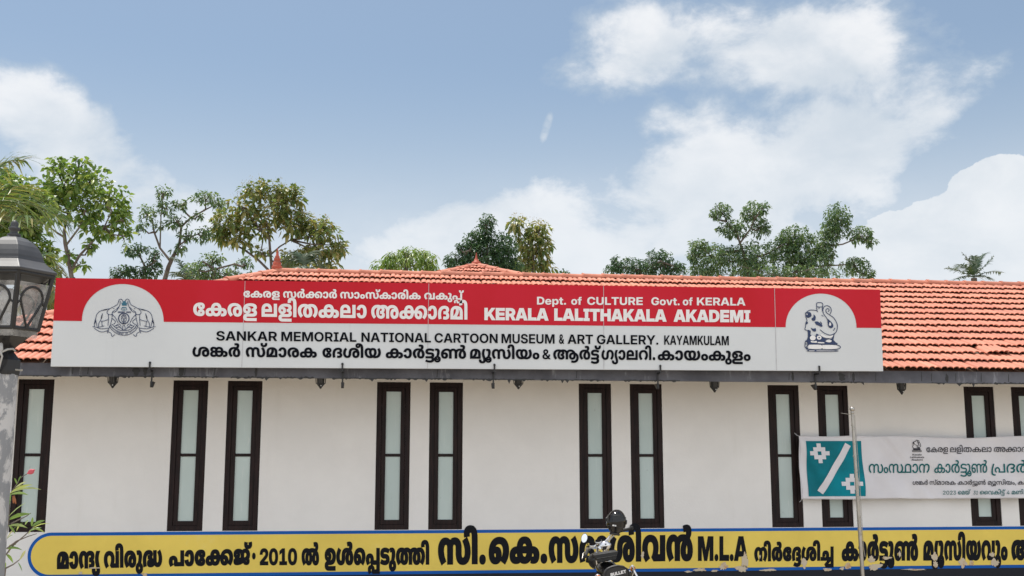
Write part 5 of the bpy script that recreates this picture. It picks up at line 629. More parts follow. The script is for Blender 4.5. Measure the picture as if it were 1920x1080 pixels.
def wall():
    w = MB(); xl, xr, yb = XL+OV, XR-OV, EY+2*RDY-OV; ztop = FZ1-.02
    xs = [xl]
    for x in WX: xs += [x, x+WW]
    xs.append(xr)
    for i in range(len(xs)-1):
        a, b = xs[i], xs[i+1]
        if i % 2 == 0: w.add([(a, WY, 0), (b, WY, 0), (b, WY, ztop), (a, WY, ztop)], [(0, 1, 2, 3)])
        else:
            w.add([(a, WY, 0), (b, WY, 0), (b, WY, ZB), (a, WY, ZB)], [(0, 1, 2, 3)])
            w.add([(a, WY, ZT), (b, WY, ZT), (b, WY, ztop), (a, WY, ztop)], [(0, 1, 2, 3)])
            d = WY+.16
            for q in (((a, ZB), (b, ZB)), ((b, ZB), (b, ZT)), ((b, ZT), (a, ZT)), ((a, ZT), (a, ZB))):
                (p0, z0), (p1, z1) = q; w.add([(p0, WY, z0), (p1, WY, z1), (p1, d, z1), (p0, d, z0)], [(0, 1, 2, 3)])
    w.add([(xl, WY, 0), (xl, yb, 0), (xl, yb, ztop), (xl, WY, ztop)], [(0, 1, 2, 3)])
    w.add([(xr, WY, 0), (xr, yb, 0), (xr, yb, ztop), (xr, WY, ztop)], [(0, 1, 2, 3)])
    w.add([(xl, yb, 0), (xr, yb, 0), (xr, yb, ztop), (xl, yb, ztop)], [(0, 1, 2, 3)])
    B(w, 'wall', MAT['wall'])
    YB_ = yb
    s = MB()
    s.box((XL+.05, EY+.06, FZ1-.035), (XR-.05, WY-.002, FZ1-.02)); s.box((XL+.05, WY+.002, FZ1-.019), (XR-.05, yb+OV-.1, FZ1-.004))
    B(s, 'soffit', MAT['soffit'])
    f = MB(); f.box((XL, EY, FZ0), (XR, EY+.06, FZ1)); f.box((XL, EY+.061, FZ0), (XL+.06, yb+OV, FZ1)); f.box((XR-.06, EY+.061, FZ0), (XR, yb+OV, FZ1)); f.box((XL+.061, yb+OV-.06, FZ0), (XR-.061, yb+OV, FZ1))
    fo = B(f, 'fascia', MAT['fascia'])
    # ragged black tar edge, open joints and soot marks on the fascia
    x = XL+.3
    rr = random.Random(3)
    while x < XR-.3:
        n = rr.randint(10, 50); top, bot = [], []
        on = rr.random() < .62; hh = rr.choice((.010, .016, .024))
        if on:
            r = MB()
            for i in range(n):
                xx = x+i*.025; top.append((xx, FZ0+.004+rr.random()*hh)); bot.append((xx, FZ0-.003-(rr.random()**3)*.022-(.04 if rr.random() < .02 else 0)))
            r.add([(p[0], EY-.004, p[1]) for p in top]+[(p[0], EY-.004, p[1]) for p in bot], [(i, i+1, n+i+1, n+i) for i in range(n-1)]); r.build('tar_edge', MAT['iron'], fo)
        x += n*.025+rr.random()*.3
    for px in (134, 163, 250, 345, 400, 820, 1082, 1480, 1640, 1728, 1745, 1790, 1840, 1888):
        p = at(px+rr.uniform(-2, 2), 700, EY); z1 = FZ1-rr.uniform(.0, .05); r = MB(); r.add([(p[0]-.006, EY-.003, FZ0+.03), (p[0]+.006, EY-.003, FZ0+.03), (p[0]+.012, EY-.003, z1), (p[0]+.004, EY-.003, z1)], [(0, 1, 2, 3)]); r.build('open_joint', MAT['iron'], fo)
    for px, wpx in ((255, 14), (272, 8), (340, 12), (1486, 5), (1578, 16), (1775, 7), (480, 5), (1600, 6)):
        p = at(px, 702, EY)[0]; wd = wpx*EY/FPX
        pts = []
        for i in range(14):
            a = 2*math.pi*i/14; pts.append((p+wd/2*math.cos(a)*(.6+.6*rr.random()), EY-.0035, (FZ0+FZ1)/2-.01+.085*math.sin(a)*(.6+.45*rr.random())))
        r = MB(); r.add(pts, [tuple(range(14))]); r.build('soot_stain', MAT['iron'], fo)
wall()
def plinth_band():
    zb0 = H-1.884*.875; z1 = at(960, 993, WY)[2]; z0 = at(960, 1074.5, WY)[2]; p = MB(); p.box((XL+OV-.05, WY-.0035, 0), (XR-OV+.05, WY-.002, z0+.002)); B(p, 'plinth', MAT['plinth'])
    xr = 13.2; xl = at(52, 1040, WY)[0]; r = (z1-z0)/2; zc = (z0+z1)/2
    def stadium(rr, y):
        cx = xl+r; pts = [(xr, zc+rr)]+[(cx+rr*math.cos(a), zc+rr*math.sin(a)) for a in np.linspace(math.pi/2, 1.5*math.pi, 28)]+[(xr, zc-rr)]
        return [(x, y, z) for x, z in pts]
    b = MB(); s = stadium(r, WY-.004); b.add(s, [tuple(range(len(s)))]); s2 = stadium(r-.047, WY-.007)
    bo = B(b, 'mural_border', MAT['blue'])
    y = MB(); y.add(s2, [tuple(range(len(s2)))]); bo2 = B(y, 'mural_band', MAT['yellow'])
    LY = WY-.0100
    for key, base, h in (('m1', ((117, 1065.9), (338, 1060.7)), (31, 28.6)), ('m1d', ((473, 1063), (480, 1063)), (43, 43)), ('m2', ((487, 1059.4), (557, 1059)), (30.5, 30.5)),
                         ('m3', ((566, 1058.6), (792, 1057.6)), (29.5, 30)), ('m4', ((845, 1056.8), (1174, 1051.6)), (47, 46)), ('m5', ((1309, 1051), (1402, 1051)), (44.8, 44.8)),
                         ('m6', ((1427, 1051.6), (1540, 1050.5)), (25, 25)), ('m7', ((1600, 1050.4), (1887, 1048.9)), (34, 35))):
        [flat_mesh('lettering', V, F, MAT['black'], bo2) for V, F in letter_line(key, base, h, lambda x, yy: at(x, yy, LY))]
    rr = random.Random(5)
    for (px, py, w, h) in ((1396, 1049, 12, 24), (1392, 1065, 20, 12), (1356, 1062, 16, 12), (1312, 1068, 22, 6), (1440, 1069, 26, 4), (1508, 1056, 10, 16), (1590, 1062, 10, 10), (1634, 1048, 12, 12), (1640, 1063, 26, 13), (1662, 1046, 16, 5),
                           (1687, 1039, 5, 10), (1752, 1044, 12, 14), (1754, 1058, 8, 12), (1806, 1054, 14, 16), (1822, 1056, 9, 9), (1860, 1040, 10, 9), (1866, 1055, 13, 16), (1578, 1066, 8, 6), (1712, 1068, 40, 3), (1425, 1043, 3, 8), (178, 1065, 26, 2.2), (150, 1075, 8, 6), (270, 1077, 10, 6), (1205, 1041, 5, 12), (1290, 1072, 14, 3), (1340, 1070, 12, 4), (1550, 1068, 14, 5)):
        n = 26; pts = []; k = 1.0
        for i in range(n):
            a = 2*math.pi*i/n; k = .45*k+.55*(.35+1.15*rr.random()); pts.append(at(px+w*.55*k*math.cos(a), py+h*.55*k*math.sin(a), WY-.013))
        c = at(px, py, WY-.013); q = MB(); q.add([c]+pts, [(0, 1+i, 1+(i+1)%n) for i in range(n)]); q.build('peeled_patch', MAT['peel'], bo2)
plinth_band()
def make_windows():
    f = MB()
    def ring(x0, x1, z0, z1, w, ya, yb):
        f.box((x0, ya, z0), (x0+w, yb, z1)); f.box((x1-w, ya, z0), (x1, yb, z1)); f.box((x0+w, ya+.001, z0), (x1-w, yb-.001, z0+w)); f.box((x0+w, ya+.001, z1-w), (x1-w, yb-.001, z1))
    hgt = ZT-ZB-.004; w2 = WW/2-.002
    ring(-w2, w2, 0, hgt, .075, .012, .10); ring(-w2+.077, w2-.077, .077, hgt-.077, .068, .028, .085)
    f.box((-w2+.146, .034, hgt/2-.022), (w2-.146, .078, hgt/2+.022))
    fm = f.build('window', MAT['wood'], bld, bevel=.003)
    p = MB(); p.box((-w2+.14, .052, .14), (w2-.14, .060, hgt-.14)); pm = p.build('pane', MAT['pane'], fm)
    for i, x in enumerate(WX):
        if i == 0: o = fm
        else:
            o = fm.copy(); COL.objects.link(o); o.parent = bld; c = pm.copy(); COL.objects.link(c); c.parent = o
        o.location = Vector((x+WW/2, WY, ZB+.002))-bld_o
make_windows()

# ------------------------------------------------------------------ tiled roofs
def tile_slope(mb, O, a, u, n, x0f, x1f, rows, e, seed=1, broken=()):
    "overlapping two-channel clay tiles; O = origin on the eave, a along it, u up the slope, n its normal"
    O, a, u, n = map(np.array, (O, a, u, n)); rr = np.random.default_rng(seed); tw = .195
    prof = np.array([0, .05, .15, .28, .41, .47, .50, .53, .60, .72, .86, .95, 1.0]); hh = np.array([-.004, .014, .027, .031, .026, .012, .007, .012, .021, .024, .018, .006, -.006])
    smin = min(x0f(0), x0f(rows*e)); smax = max(x1f(0), x1f(rows*e)); k0 = int(math.floor(smin/tw)); k1 = int(math.ceil(smax/tw))
    for r in range(rows):
        s0, s1 = r*e-.045, (r+1)*e+.02
        for k in range(k0, k1):
            X0 = k*tw; lo, hi = x0f(r*e+e*.5), x1f(r*e+e*.5)
            if X0+tw < lo or X0 > hi: continue
            j = rr.normal(0, 1, 5); dx = j[0]*.003; tilt = j[1]*.006; lift = abs(j[2])*.003; ds = j[3]*.005; ya = j[4]*.004
            if (r, k) in broken: tilt += .03; ds -= .05; lift += .03; ya += .05
            xs = np.clip(X0+prof*tw*1.015+dx, lo-.05, hi+.05); V = []
            for (s, base) in ((s0, .050), ((s0+s1)/2, .025), (s1, .000)):
                for t, h, xx in zip(prof, hh, xs):
                    V.append(O+a*(xx+ya*(s-s0)/e)+u*(s+ds)+n*(base+h+lift+tilt*(t-.5)))
            for t, h, xx in zip(prof, hh, xs): V.append(O+a*xx+u*(s0+ds+.004)+n*(.050+h+lift+tilt*(t-.5)-.014))
            m = len(prof); F = []
            for q in range(2):
                for i in range(m-1): F.append((q*m+i, q*m+i+1, (q+1)*m+i+1, (q+1)*m+i))
            mb.add(V, F, True)
            mb.add([V[i] for i in list(range(m))+list(range(3*m, 4*m))], [(i, m+i, m+i+1, i+1) for i in range(m-1)])
def ridge_caps(mb, p, q, r=.105, ln=.40, up=(0, 0, 1)):
    p, q = Vector(p), Vector(q); d = (q-p); L = d.length; d.normalize(); side = d.cross(Vector(up)).normalized(); nn = side.cross(d); k = max(1, round(L/ln))
    rr = random.Random(int(L*100))
    for i in range(k):
        a, b = p+d*(L*i/k-.02), p+d*(L*(i+1)/k+.02); V = []; js = rr.uniform(-.006, .006)
        for (c, rad, lift) in ((a, r*1.06, .007+js), (a+d*.04, r*1.07, .008+js), (a+d*.046, r*1.0, .003+js), (b, r*.96, -.002+js)):
            for w in np.linspace(-.1, math.pi+.1, 9): V.append(c+side*(rad*math.cos(w))+nn*(rad*.80*math.sin(w)+lift-.02))
        mb.add(V, [(s*9+j, s*9+j+1, (s+1)*9+j+1, (s+1)*9+j) for s in range(3) for j in range(8)], True)
        mb.add(V[:9], [tuple(range(9))])
def main_roof():
    cp, sp = math.cos(TP), math.sin(TP); SL = (RDY+.05)/cp; rows = 14; e = SL/rows
    u = (0, cp, sp); n = (0, -sp, cp); t = MB()
    O = (0, EY-.05, ZE)
    broken = {(2, int(math.floor(at(1843, 658, 17.6)[0]/.195))), (2, int(math.floor(at(1822, 656, 17.6)[0]/.195)))}
    tile_slope(t, O, (1, 0, 0), u, n, lambda s: XL+s*cp-.02, lambda s: XR-s*cp+.02, rows, e, 11, broken)
    # far and end slopes
    YB = RIDGE_Y+RDY
    yb2 = WY+2*RDY-1.4+.75
    d = MB()
    A, Bp = (XL, EY, ZE-.03), (XR, EY, ZE-.03); Rl, Rr = (XRL, RIDGE_Y, ZR-.03), (XR-RDY, RIDGE_Y, ZR-.03); Cb, Db = (XR, YB, ZE-.03), (XL, YB, ZE-.03)
    d.add([A, Bp, Rr, Rl], [(0, 1, 2, 3)])
    tile_slope(t, (XL-.05, 0, ZE), (0, -1, 0), (cp, 0, sp), (-sp, 0, cp), lambda s: -YB+s*cp, lambda s: -EY-s*cp, rows, e, 12)
    d.add([A, Db, Rl], [(0, 2, 1)]); d.add([Db, Cb, Rr, Rl], [(0, 3, 2, 1)]); d.add([Bp, Cb, Rr], [(0, 1, 2)])
    ro = B(t, 'roof', MAT['tile'])
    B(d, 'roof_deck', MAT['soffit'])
    c = MB(); ridge_caps(c, (XRL, RIDGE_Y, ZR+.03), (XR-RDY, RIDGE_Y, ZR+.03)); ridge_caps(c, (XL, EY, ZE+.05), (XRL, RIDGE_Y, ZR+.03)); ridge_caps(c, (XR, EY, ZE+.05), (XR-RDY, RIDGE_Y, ZR+.03)); ridge_caps(c, (XL, YB, ZE+.05), (XRL, RIDGE_Y, ZR+.03))
    c.build('ridge_cap', MAT['tile'], ro)
    f = MB(); f.lathe([(.085, -.05), (.10, 0), (.10, .04), (.075, .055), (.085, .09), (.075, .12), (.05, .135), (.062, .16), (.066, .185), (.045, .21), (.05, .225), (.03, .25), (.022, .31), (.008, .385), (.002, .40)], 16, (XRL, RIDGE_Y, ZR+.09)); f.build('finial', MAT['clay'], ro)
main_roof()
def pavilion():
    Y = 30.0; ap = at(893, 499, Y); hw = 3.4; p = TP; z0 = ap[2]-hw*math.tan(p)
    root = thing('rear_pavilion', 'small pyramid roofed pavilion peeking over the ridge in front of a dark tree', 'building', (ap[0], Y, 0)); o = Vector(root.location)
    w = MB(); w.box((-hw+.6, -hw+.6, 0), (hw-.6, hw-.6, z0-.03)); w.build('wall', MAT['wall'], root)
    t = MB(); cp, sp = math.cos(p), math.sin(p); rows = 9; e = hw/cp/rows
    tile_slope(t, (0, -hw, z0), (1, 0, 0), (0, cp, sp), (0, -sp, cp), lambda s: -hw+s*cp, lambda s: hw-s*cp, rows, e, 4)
    tile_slope(t, (-hw, 0, z0), (0, -1, 0), (cp, 0, sp), (-sp, 0, cp), lambda s: -hw+s*cp, lambda s: hw-s*cp, rows, e, 5)
    tile_slope(t, (hw, 0, z0), (0, 1, 0), (-cp, 0, sp), (sp, 0, cp), lambda s: -hw+s*cp, lambda s: hw-s*cp, rows, e, 6)
    t.add([(-hw, hw, z0), (hw, hw, z0), (0, 0, ap[2])], [(0, 1, 2)]); t.add([(-hw, -hw, z0-.03), (hw, -hw, z0-.03), (hw, hw, z0-.03), (-hw, hw, z0-.03)], [(0, 1, 2, 3)])
    ro = t.build('roof', MAT['tile'], root); c = MB()
    for sx, sy in ((-1, -1), (1, -1), (-1, 1), (1, 1)): ridge_caps(c, (sx*hw, sy*hw, z0+.05), (0, 0, ap[2]+.04))
    c.build('ridge_cap', MAT['tile'], ro)
    f = MB(); f.lathe([(.12, -.05), (.13, 0), (.12, .05), (.07, .07), (.06, .12), (.03, .16), (.02, .24), (.004, .32)], 14, (0, 0, ap[2]+.06)); f.build('finial', MAT['clay'], ro)
pavilion()

# ------------------------------------------------------------------ the sign board
sg_o = at(880, 690, SY); sign = thing('museum_signboard', 'wide red and white museum signboard with crests and two scripts, fixed along the eave', 'signboard', tuple(sg_o))
def sp(x, y, off=0.0): return at(x, y, SY-off)-sg_o
def signboard():
    TL, TR, BR, BL = (105, 521), (1650, 543), (1656, 696), (95, 687)
    b = MB(); fr = [sp(*p) for p in (BL, BR, TR, TL)]; bk = [p+np.array([0, .07, 0]) for p in fr]
    b.add(fr+bk, [(0, 1, 2, 3), (4, 7, 6, 5), (0, 4, 5, 1), (1, 5, 6, 2), (2, 6, 7, 3), (3, 7, 4, 0)])
    b.build('panel', MAT['signw'], sign)
    def xy(u, v):
        t = TL[0]+(TR[0]-TL[0])*u, TL[1]+(TR[1]-TL[1])*u; bt = BL[0]+(BR[0]-BL[0])*u, BL[1]+(BR[1]-BL[1])*u
        return (t[0]+(bt[0]-t[0])*v, t[1]+(bt[1]-t[1])*v)
    # red field with a rounded bite above each crest
    def bite(x0, x1, yb0, yb1, top): return [(x0+(x1-x0)*(.5-.5*math.cos(a)), yb0+(yb1-yb0)*(.5-.5*math.cos(a))-((yb0+yb1)/2-top)*math.sin(a)**.96) for a in np.linspace(0.0001, math.pi-.0001, 30)]
    lo = [(99.8, 601.2)]+bite(153.5, 307, 602, 603.5, 532.5)+bite(1473, 1606, 613.6, 614.6, 550.4)+[(1652.7, 615)]
    red = lo+[(1650, 543), (105, 521)]
    P, F = fill([[(x, -y) for x, y in red]])
    flat_mesh('red_field', [sp(x, -y, .004) for x, y in P], F, MAT['signr'], sign)
    jm = simple('sign_joint_grey', (.47, .46, .48), .5)
    for u in (.2295, .4525, .6645, .872):                   # joints between the sheets
        a, c = xy(u, .004), xy(u, .996); d = MB(); d.add([sp(a[0]-.45, a[1], .0062), sp(a[0]+.45, a[1], .0062), sp(c[0]+.45, c[1], .0062), sp(c[0]-.45, c[1], .0062)], [(0, 1, 2, 3)]); d.build('sheet_joint', jm, sign)
    for key, base, h, mt in (('s1', ((457, 557.3), (836, 561.4)), (12, 12), 'wht'), ('s2', ((410, 592.3), (836, 598.3)), (24, 24.5), 'wht'), ('s3', ((1007, 571), (1376, 572.8)), (14.6, 14.6), 'wht'),
                             ('s4', ((909, 599.8), (1405, 604.2)), (22.3, 22.2), 'wht'), ('s5', ((406, 638.3), (1347, 647.2)), (17.5, 17.3), 'ink'), ('s6', ((369, 668.4), (1376, 676)), (18.2, 18.2), 'ink')):
        [flat_mesh('lettering', V, F, MAT[mt], sign) for V, F in letter_line(key, base, h, lambda x, y: sp(x, y, .0085))]
    # state crest on the left
    def E1(lines, w, fills=()):
        cs = strokes([smooth_line([(x/9.82, -y/9.82) for x, y in l]) for l in lines], w)+[ccw([(x/9.82, -y/9.82) for x, y in f]) for f in fills]
        P, F = fill(cs); return [sp(160+x, 540-y, .0085) for x, y in P], F
    half = [[(440,380),(330,405),(250,440),(205,500),(190,570),(165,660),(170,710)], [(440,385),(520,345),(590,300),(610,250),(625,215),(655,205),(682,222),(684,242)], [(640,240),(640,290),(620,345),(590,395),(560,430),(520,450)],
        [(560,402),(612,348)], [(440,388),(408,420),(400,462),(440,490),(488,482),(500,440),(540,412)], [(500,440),(492,520)], [(420,480),(426,560),(415,690)], [(497,500),(480,600),(455,690)], [(500,490),(560,560),(600,640)],
        [(492,560),(550,610),(540,650),(480,682)], [(420,580),(350,605),(290,612)], [(315,470),(292,570),(248,650),(240,712)], [(300,612),(310,700)], [(192,600),(214,700)], [(135,712),(230,722),(345,698)], [(165,742),(260,800),(340,806),(430,772)], [(205,722),(290,752),(425,738)],
        [(440,722),(420,800),(472,832),(492,892),(542,858)], [(400,790),(410,830)], [(560,692),(620,660),(660,702)], [(540,700),(600,690),(650,740)], [(560,730),(640,722),(680,770)], [(165,655),(175,610),(190,560)]]
    wide = [[(292,560),(306,500)], [(170,650),(188,600)], [(330,408),(390,396)]]
    M_ = lambda L: [[(1424-x, y) for x, y in l] for l in L]
    ring = [[(708+96*math.cos(a), 560+96*math.sin(a)) for a in np.linspace(0, 2*math.pi, 25)]]
    shell = [[(708+46*math.cos(a), 560+72*math.sin(a)) for a in np.linspace(0, 2*math.pi, 17)], [(680,560),(708,500),(736,560)], [(700,560),(706,640)], [(716,560),(710,640)], [(676,660),(740,660)]]
    rib = [[(440,705),(500,780),(600,850),(710,870),(820,850),(918,780),(968,705)], [(466,692),(520,752),(620,806),(710,822),(800,806),(895,752),(942,692)], [(512,690),(585,752),(660,782),(712,786),(765,782),(840,752),(905,690)], [(440,705),(466,692)], [(968,705),(942,692)], [(694,690),(722,690),(730,762),(684,762),(694,690)]]
    motto = [[(x, 438), (x+16, 438)] for x in range(600, 835, 22) if abs(x-732) > 14]+[[(x, 438), (x+2, 456)] for x in range(606, 835, 17) if abs(x-736) > 16]
    V1, F1 = E1(half+M_(half)+shell+rib+motto, 1.1)
    V2, F2 = E1(wide+M_(wide)+ring, 1.8, [[(518,368),(538,376),(530,388),(516,384)], [(905-10,376),(905+10,368),(905+12,384),(905-4,388)]])
    o = len(V1); V1 += V2; F1 += [[i+o for i in f] for f in F2]
    gov = TEXT['gov']; n = len(gov)+2; pos = list(range(10))+list(range(11, 13))+list(range(14, 20))
    for (gl, a0, a1, *_), k in zip(gov, pos):
        ang = R(150-(k+.5)*6.05); ang = R(-(90+57)+(k+.5)*114/20)
        cx, cy = 708+268*math.sin(ang+math.pi/2), 578-268*math.cos(ang+math.pi/2)*-1
        rx = ang+math.pi/2
        for st, g, gx in gl:
            P, T = glyph((st, g)); o = len(V1); s = 36/.7275
            for p in P:
                ux = (p[0]-(a1-a0)/2000)*s*.62; uy = p[1]*s*.9-14
                X = cx+ux*math.cos(rx)+uy*math.sin(rx)*-1*-1; Yy = cy-uy*math.cos(rx)-ux*math.sin(rx)
                V1.append(sp(160+X/9.82, 540+Yy/9.82, .0088))
            F1 += [[i+o for i in f] for f in T]
    em = flat_mesh('state_crest', V1, F1, MAT['navy'], sign)
    V, F = E1([[(712+54*math.cos(a), 388+24*math.sin(a)) for a in np.linspace(0, 2*math.pi, 17)], [(690,390),(735,390)]], .9, [[(662,258),(682,285),(688,250),(705,240),(728,240),(744,250),(750,285),(772,258),(760,325),(676,325)], [(668,352),(758,352),(758,362),(668,362)]])
    flat_mesh('lion_capital', V, F, MAT['teal'], em)
    # academy emblem on the right
    def E2(lines, w, fills, off):
        cs = strokes([smooth_line([(x/7.717, -y/7.717) for x, y in l], 4) for l in lines], w)+[ccw([(x/7.717, -y/7.717) for x, y in smooth_line(f+[f[0]], 3)]) for f in fills]
        P, F = fill(cs); return [sp(1480+x, 540-y, off) for x, y in P], F
    ln = [[(236,362),(275,332),(312,319),(390,325),(410,345)], [(402,325),(395,228),(415,213),(465,213),(486,240),(478,288)], [(402,270),(440,276),(478,272)], [(478,285),(480,335)], [(432,285),(430,300)], [(590,378),(608,330),(595,282),(550,256),(505,272),(487,320),(496,370),(530,420),(560,462)], [(568,378),(535,352),(533,312),(558,298),(578,318),(562,342)],
          [(575,385),(640,430),(688,510),(695,580),(670,648),(600,680),(540,668),(490,640),(450,605)], [(236,362),(240,420),(256,470),(240,505),(235,560),(226,600),(270,628),(275,740)], [(450,690),(500,722),(570,730),(640,692),(650,655)], [(440,545),(470,520),(450,490)], [(640,615),(660,580)], [(470,395),(490,408)], [(275,812),(690,822),(690,888),(275,886),(275,812)], [(466,815),(474,886)], [(230,782),(275,772),(272,862),(230,860),(230,782)], [(230,810),(272,808)], [(240,862),(250,885),(275,886)], [(275,740),(235,770)], [(640,760),(690,815)]]
    fl = [[(235,352),(300,350),(322,402),(280,432),(240,412)], [(350,382),(380,410),(376,465),(340,476),(322,442),(350,420)], [(365,490),(412,485),(480,540),(465,562),(420,542),(390,530)], [(545,440),(580,465),(630,520),(635,562),(600,582),(562,552),(555,490)], [(268,604),(310,622),(308,680),(380,690),(395,660),(445,690),(520,738),(600,740),(650,680),(640,765),(688,812),(280,812),(272,700)], [(308,574),(350,590),(380,580),(386,625),(345,626)], [(240,490),(270,490),(262,520),(240,525)], [(275,896),(668,900),(666,922),(276,920)]]
    V, F = E2(ln, 1.35, fl, .0085); e2 = flat_mesh('academy_emblem', V, F, MAT['navy'], sign)
    lt = [[(340+42*math.cos(a), 722+36*math.sin(a)) for a in np.linspace(0, 6, 12)], [(432+34*math.cos(a), 718+30*math.sin(a)) for a in np.linspace(0, 6, 12)], [(585,492),(606,520),(596,546),(574,535)], [(455,688),(468,666),(520,690),(580,696),(634,686),(610,718),(560,722),(500,712)], [(520,770),(560,750),(610,758),(600,782),(560,784)], [(310,765),(360,772),(390,764),(400,790),(320,786)], [(420,780),(500,786),(500,800),(410,796)], [(282,822),(460,824),(462,876),(284,876)], [(482,826),(680,830),(680,878),(484,878)], [(245,372),(262,372),(258,392)], [(290,452),(310,452),(308,470)], [(286,905),(360,905),(360,912),(286,912)], [(400,905),(640,907),(640,913),(400,912)]]  # white printed shapes laid over the navy
    V, F = E2([], 1, lt, .0105); V3, F3 = E2([], 1, [[(432+11*math.cos(a), 718+11*math.sin(a)) for a in np.linspace(0, 6, 10)]], .0125); flat_mesh('emblem_white_shapes', V, F, MAT['wht'], e2); flat_mesh('emblem_eye', V3, F3, MAT['navy'], e2)
    # fixing brackets under the lower edge
    k = MB()
    for px in (281, 642, 927, 1238, 1536):
        y = 687+(px-95)*9/1561; p = sp(px, y); k = MB(); w = .022; y1 = EY-SY-.012
        k.box((p[0]-w/2, -.022, p[2]-.03), (p[0]+w/2, -.003, p[2]+.045)); k.box((p[0]-w/2, -.022, p[2]-.05), (p[0]+w/2, y1, p[2]-.031))
        k.box((p[0]-w/2, y1-.012, p[2]-.255), (p[0]+w/2, y1, p[2]-.052))
        k.prism([(y1+.0, p[2]-.19), (y1+.0, p[2]-.262), (y1+.02, p[2]-.275), (y1+.16, p[2]-.19)], 'x', p[0]-.02, p[0]+.02); k.lathe([(.014, 0), (.017, .012), (.012, .03)], 10, (p[0], -.012, p[2]+.045))
        k.build('bracket', MAT['iron'], sign)
    for px in (124, 138, 310, 480, 655, 925, 1230, 1526): a = sp(px, TL[1]+(px-105)*22/1545); s = MB(); s.lathe([(.008, -.03), (.008, .0), (.016, .004), (.012, .018)], 8, (a[0], .03, a[2])); s.build('fixing_bolt', MAT['iron'], sign)
signboard()

# ------------------------------------------------------------------ lanterns under the eave
def eave_lanterns():
    spec = ((211, 728), (601, 729), (972, 730), (1340, 736), (1691, 740)); YL = 16.60; first = None
    lab = ('small black lantern under the eave, below the state crest of the signboard', 'small black lantern under the eave, left of the second pair of windows', 'small black lantern under the eave, midway between second and third window pairs',
           'small black lantern under the eave, below the word AKADEMI', 'small black lantern under the eave, above the white banner')
    for (px, py), lb in zip(spec, lab):
        tip = at(px, py, YL); loc = (tip[0], YL, tip[2])
        if first is None:
            first = thing('eave_lantern', lb, 'lantern', loc, 'lanterns under the eave'); top = FZ1-.036-tip[2]
            c = MB(); c.lathe([(.004, 0), (.016, .008), (.020, .02), (.060, .070), (.066, .078)], 6, smooth=False)
            for k in range(6):
                a = k*math.pi/3; c.tube([(.064*math.cos(a), .064*math.sin(a), .075), (.078*math.cos(a), .078*math.sin(a), .21)], .007, 6)
                b = a+math.pi/6; c.tube([(.056*math.cos(b), .056*math.sin(b), .078), (.05*math.cos(b), .05*math.sin(b), .14), (.07*math.cos(b), .07*math.sin(b), .205)], .004, 5)
            c.lathe([(.09, .205), (.092, .215), (.06, .245), (.02, .262), (.012, top)], 6, smooth=False); c.build('cage', MAT['iron'], first)
            g = MB(); g.lathe([(.050, .079), (.062, .204)], 6, smooth=False); g.build('glass', simple('smoked_lantern_glass', (.07, .07, .075), .2), first)
            s = MB(); s.lathe([(.004, 0), (.011, .008), (.004, .016)], 10, (.008, -.045, .036)); s.build('bulb_stud', MAT['lw'], first)
        else: copy_thing(first, loc, lb)
eave_lanterns()

